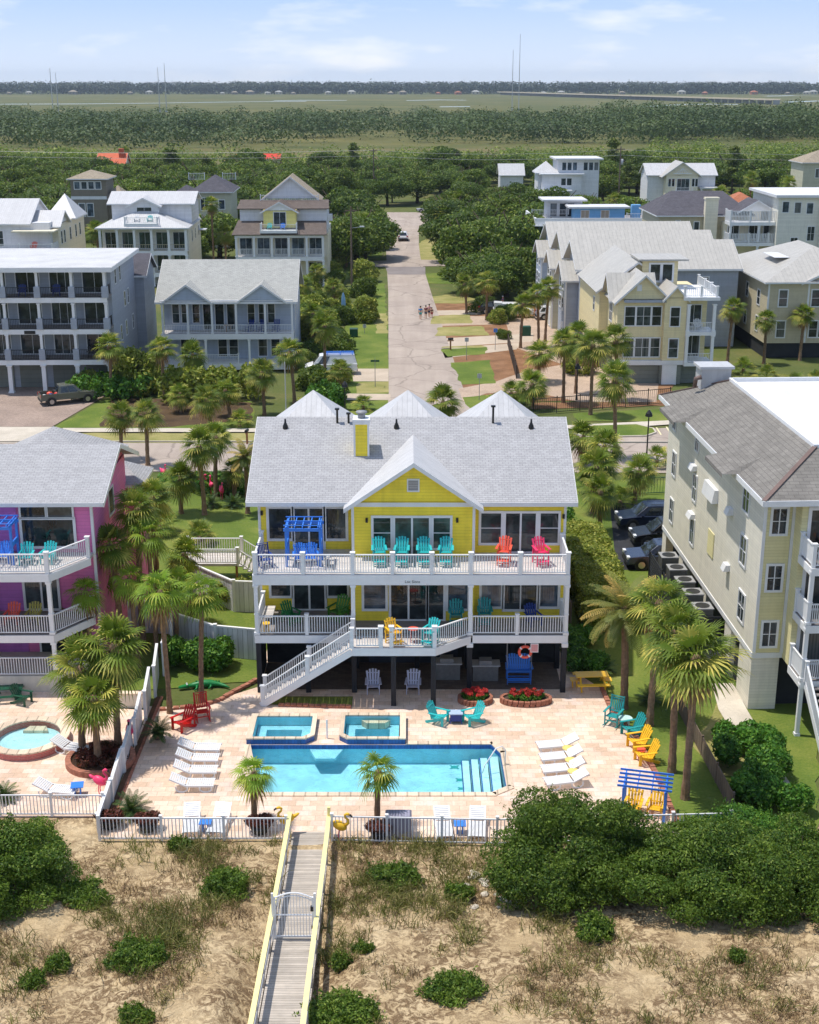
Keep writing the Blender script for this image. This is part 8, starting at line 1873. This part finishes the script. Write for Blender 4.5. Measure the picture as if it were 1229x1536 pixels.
for (px,py,h,mt,lb) in ((516,478,3.4,paint('white_blue_board',lin(150,190,226),.4),'tall pale blue paddle board standing in the thicket left of the street'),(508,474,2.3,paint('tan_board',lin(196,178,140),.5),'short tan surf board standing beside the paddle board')):
    q = G(px,py); o = empty('surf_board', (q.x,q.y,0), R(15), lb, 'surf board'); pr_ = [(.30*math.sin(math.pi*k/10)**.6 if 0<k<10 else 0, h*k/10) for k in range(11)]; pf = [(x,0,z) for x,z in pr_]+[(-x,0,z) for x,z in pr_[-2:0:-1]]; MB().extrude([Vector((p[0],p[1]+.03*p[2],p[2]+.1)) for p in pf],0,(0,.08,0)).build('deck', mt, o, fix=True); MB().bar((0,.13,.3),(0,.18,1.2),.05,.03).build('stringer', m_grey, o)
# ---------------------------------------------------------------- small things on the far porches
hT = [o_ for o_ in sc.objects if o_.name == 'twin_gable_house'][0]; hF = [o_ for o_ in sc.objects if o_.name == 'flat_roof_house'][0]; hP = [o_ for o_ in sc.objects if o_.name == 'porch_house'][0]; hD = [o_ for o_ in sc.objects if o_.name == 'dormer_house'][0]; hM = [o_ for o_ in sc.objects if o_.name == 'metal_roof_house'][0]; hC = [o_ for o_ in sc.objects if o_.name == 'cream_house'][0]
def on(h, key, fn, x, y, z, rz, s, lb, grp=None):
    m_ = Matrix.Translation(h.location) @ h.rotation_euler.to_matrix().to_4x4(); putP(key, fn, tuple(m_ @ Vector((x,y,z))), rz, s, lb, grp)
for x,w_ in ((-4.9,'left of three'),(-3.6,'middle of three'),(-2.0,'right of three')): on(hT,'rockblue',None,x,1.2,4.105,8*x,1.1,'navy rocking chair on the twin gabled house porch, '+w_,'rocking chairs on the twin gabled house porch')
on(hT,'woodtab',lambda: side_table(m_wood,.5,.75,True),-7.1,1.1,4.105,0,1.0,'brown wooden table on the twin gabled house porch')
for k,(x,z,mt,lb) in enumerate(((-12.2,6.455,m_wood,'wooden chair on the middle porch of the flat roofed house, left end'),(-5.2,9.605,m_blued,'navy chair on the top porch of the flat roofed house, middle'),(-8.6,9.605,m_blued,'navy chair on the top porch of the flat roofed house, left of middle'),(-2.2,3.355,m_black,'dark chair on the lowest porch of the flat roofed house, right'),(-12.6,3.355,m_yel,'yellow chair on the lowest porch of the flat roofed house, left end'))): on(hF,'fch%d'%k,ad(mt),x,1.2,z,10,1.1,lb)
for k,(x,mt,lb) in enumerate(((-8.2,m_teal,'turquoise chair on the dormer house balcony, left'),(-6.2,m_blue,'blue chair on the dormer house balcony, right'))): on(hD,'dch%d'%k,ad(mt),x,.6,8.505,0,1.0,lb)
for k,(x,mt,lb) in enumerate(((-13.6,m_teal,'turquoise chair on the deck of the white metal roofed house, left'),(-11.6,m_tealD,'sea green chair on the deck of the white metal roofed house, second'),(-3.0,m_coral,'coral chair on the deck of the white metal roofed house, right'))): on(hM,'mch%d'%k,ad(mt),x,-1.6,6.405,0,1.2,lb)
on(hP,'pch',ad(m_wplas),-7.6,1.2,9.505,0,1.1,'white chair on the porch house roof balcony'); on(hP,'pch2',ad(m_teal),-5.6,1.2,9.505,0,1.1,'turquoise chair on the porch house roof balcony')
on(hC,'cch',ad(m_wplas),8.5,.6,5.505,0,1.1,'white chair on the cream house upper porch')
# ---------------------------------------------------------------- the air
hz = MB().box(-3700,3700,-70,9100,-1.2,84).build('haze', None or bpy.data.materials.new('air'))
am = hz.data.materials[0]; am.use_nodes = True; an = am.node_tree; an.nodes.remove(an.nodes['Principled BSDF'])
pv = an.nodes.new('ShaderNodeVolumePrincipled'); pv.inputs['Color'].default_value = (.74,.86,1,1); pv.inputs['Density'].default_value = .00007; pv.inputs['Anisotropy'].default_value = .2
an.links.new(pv.outputs[0], an.nodes['Material Output'].inputs['Volume']); tag(hz, kind='stuff')
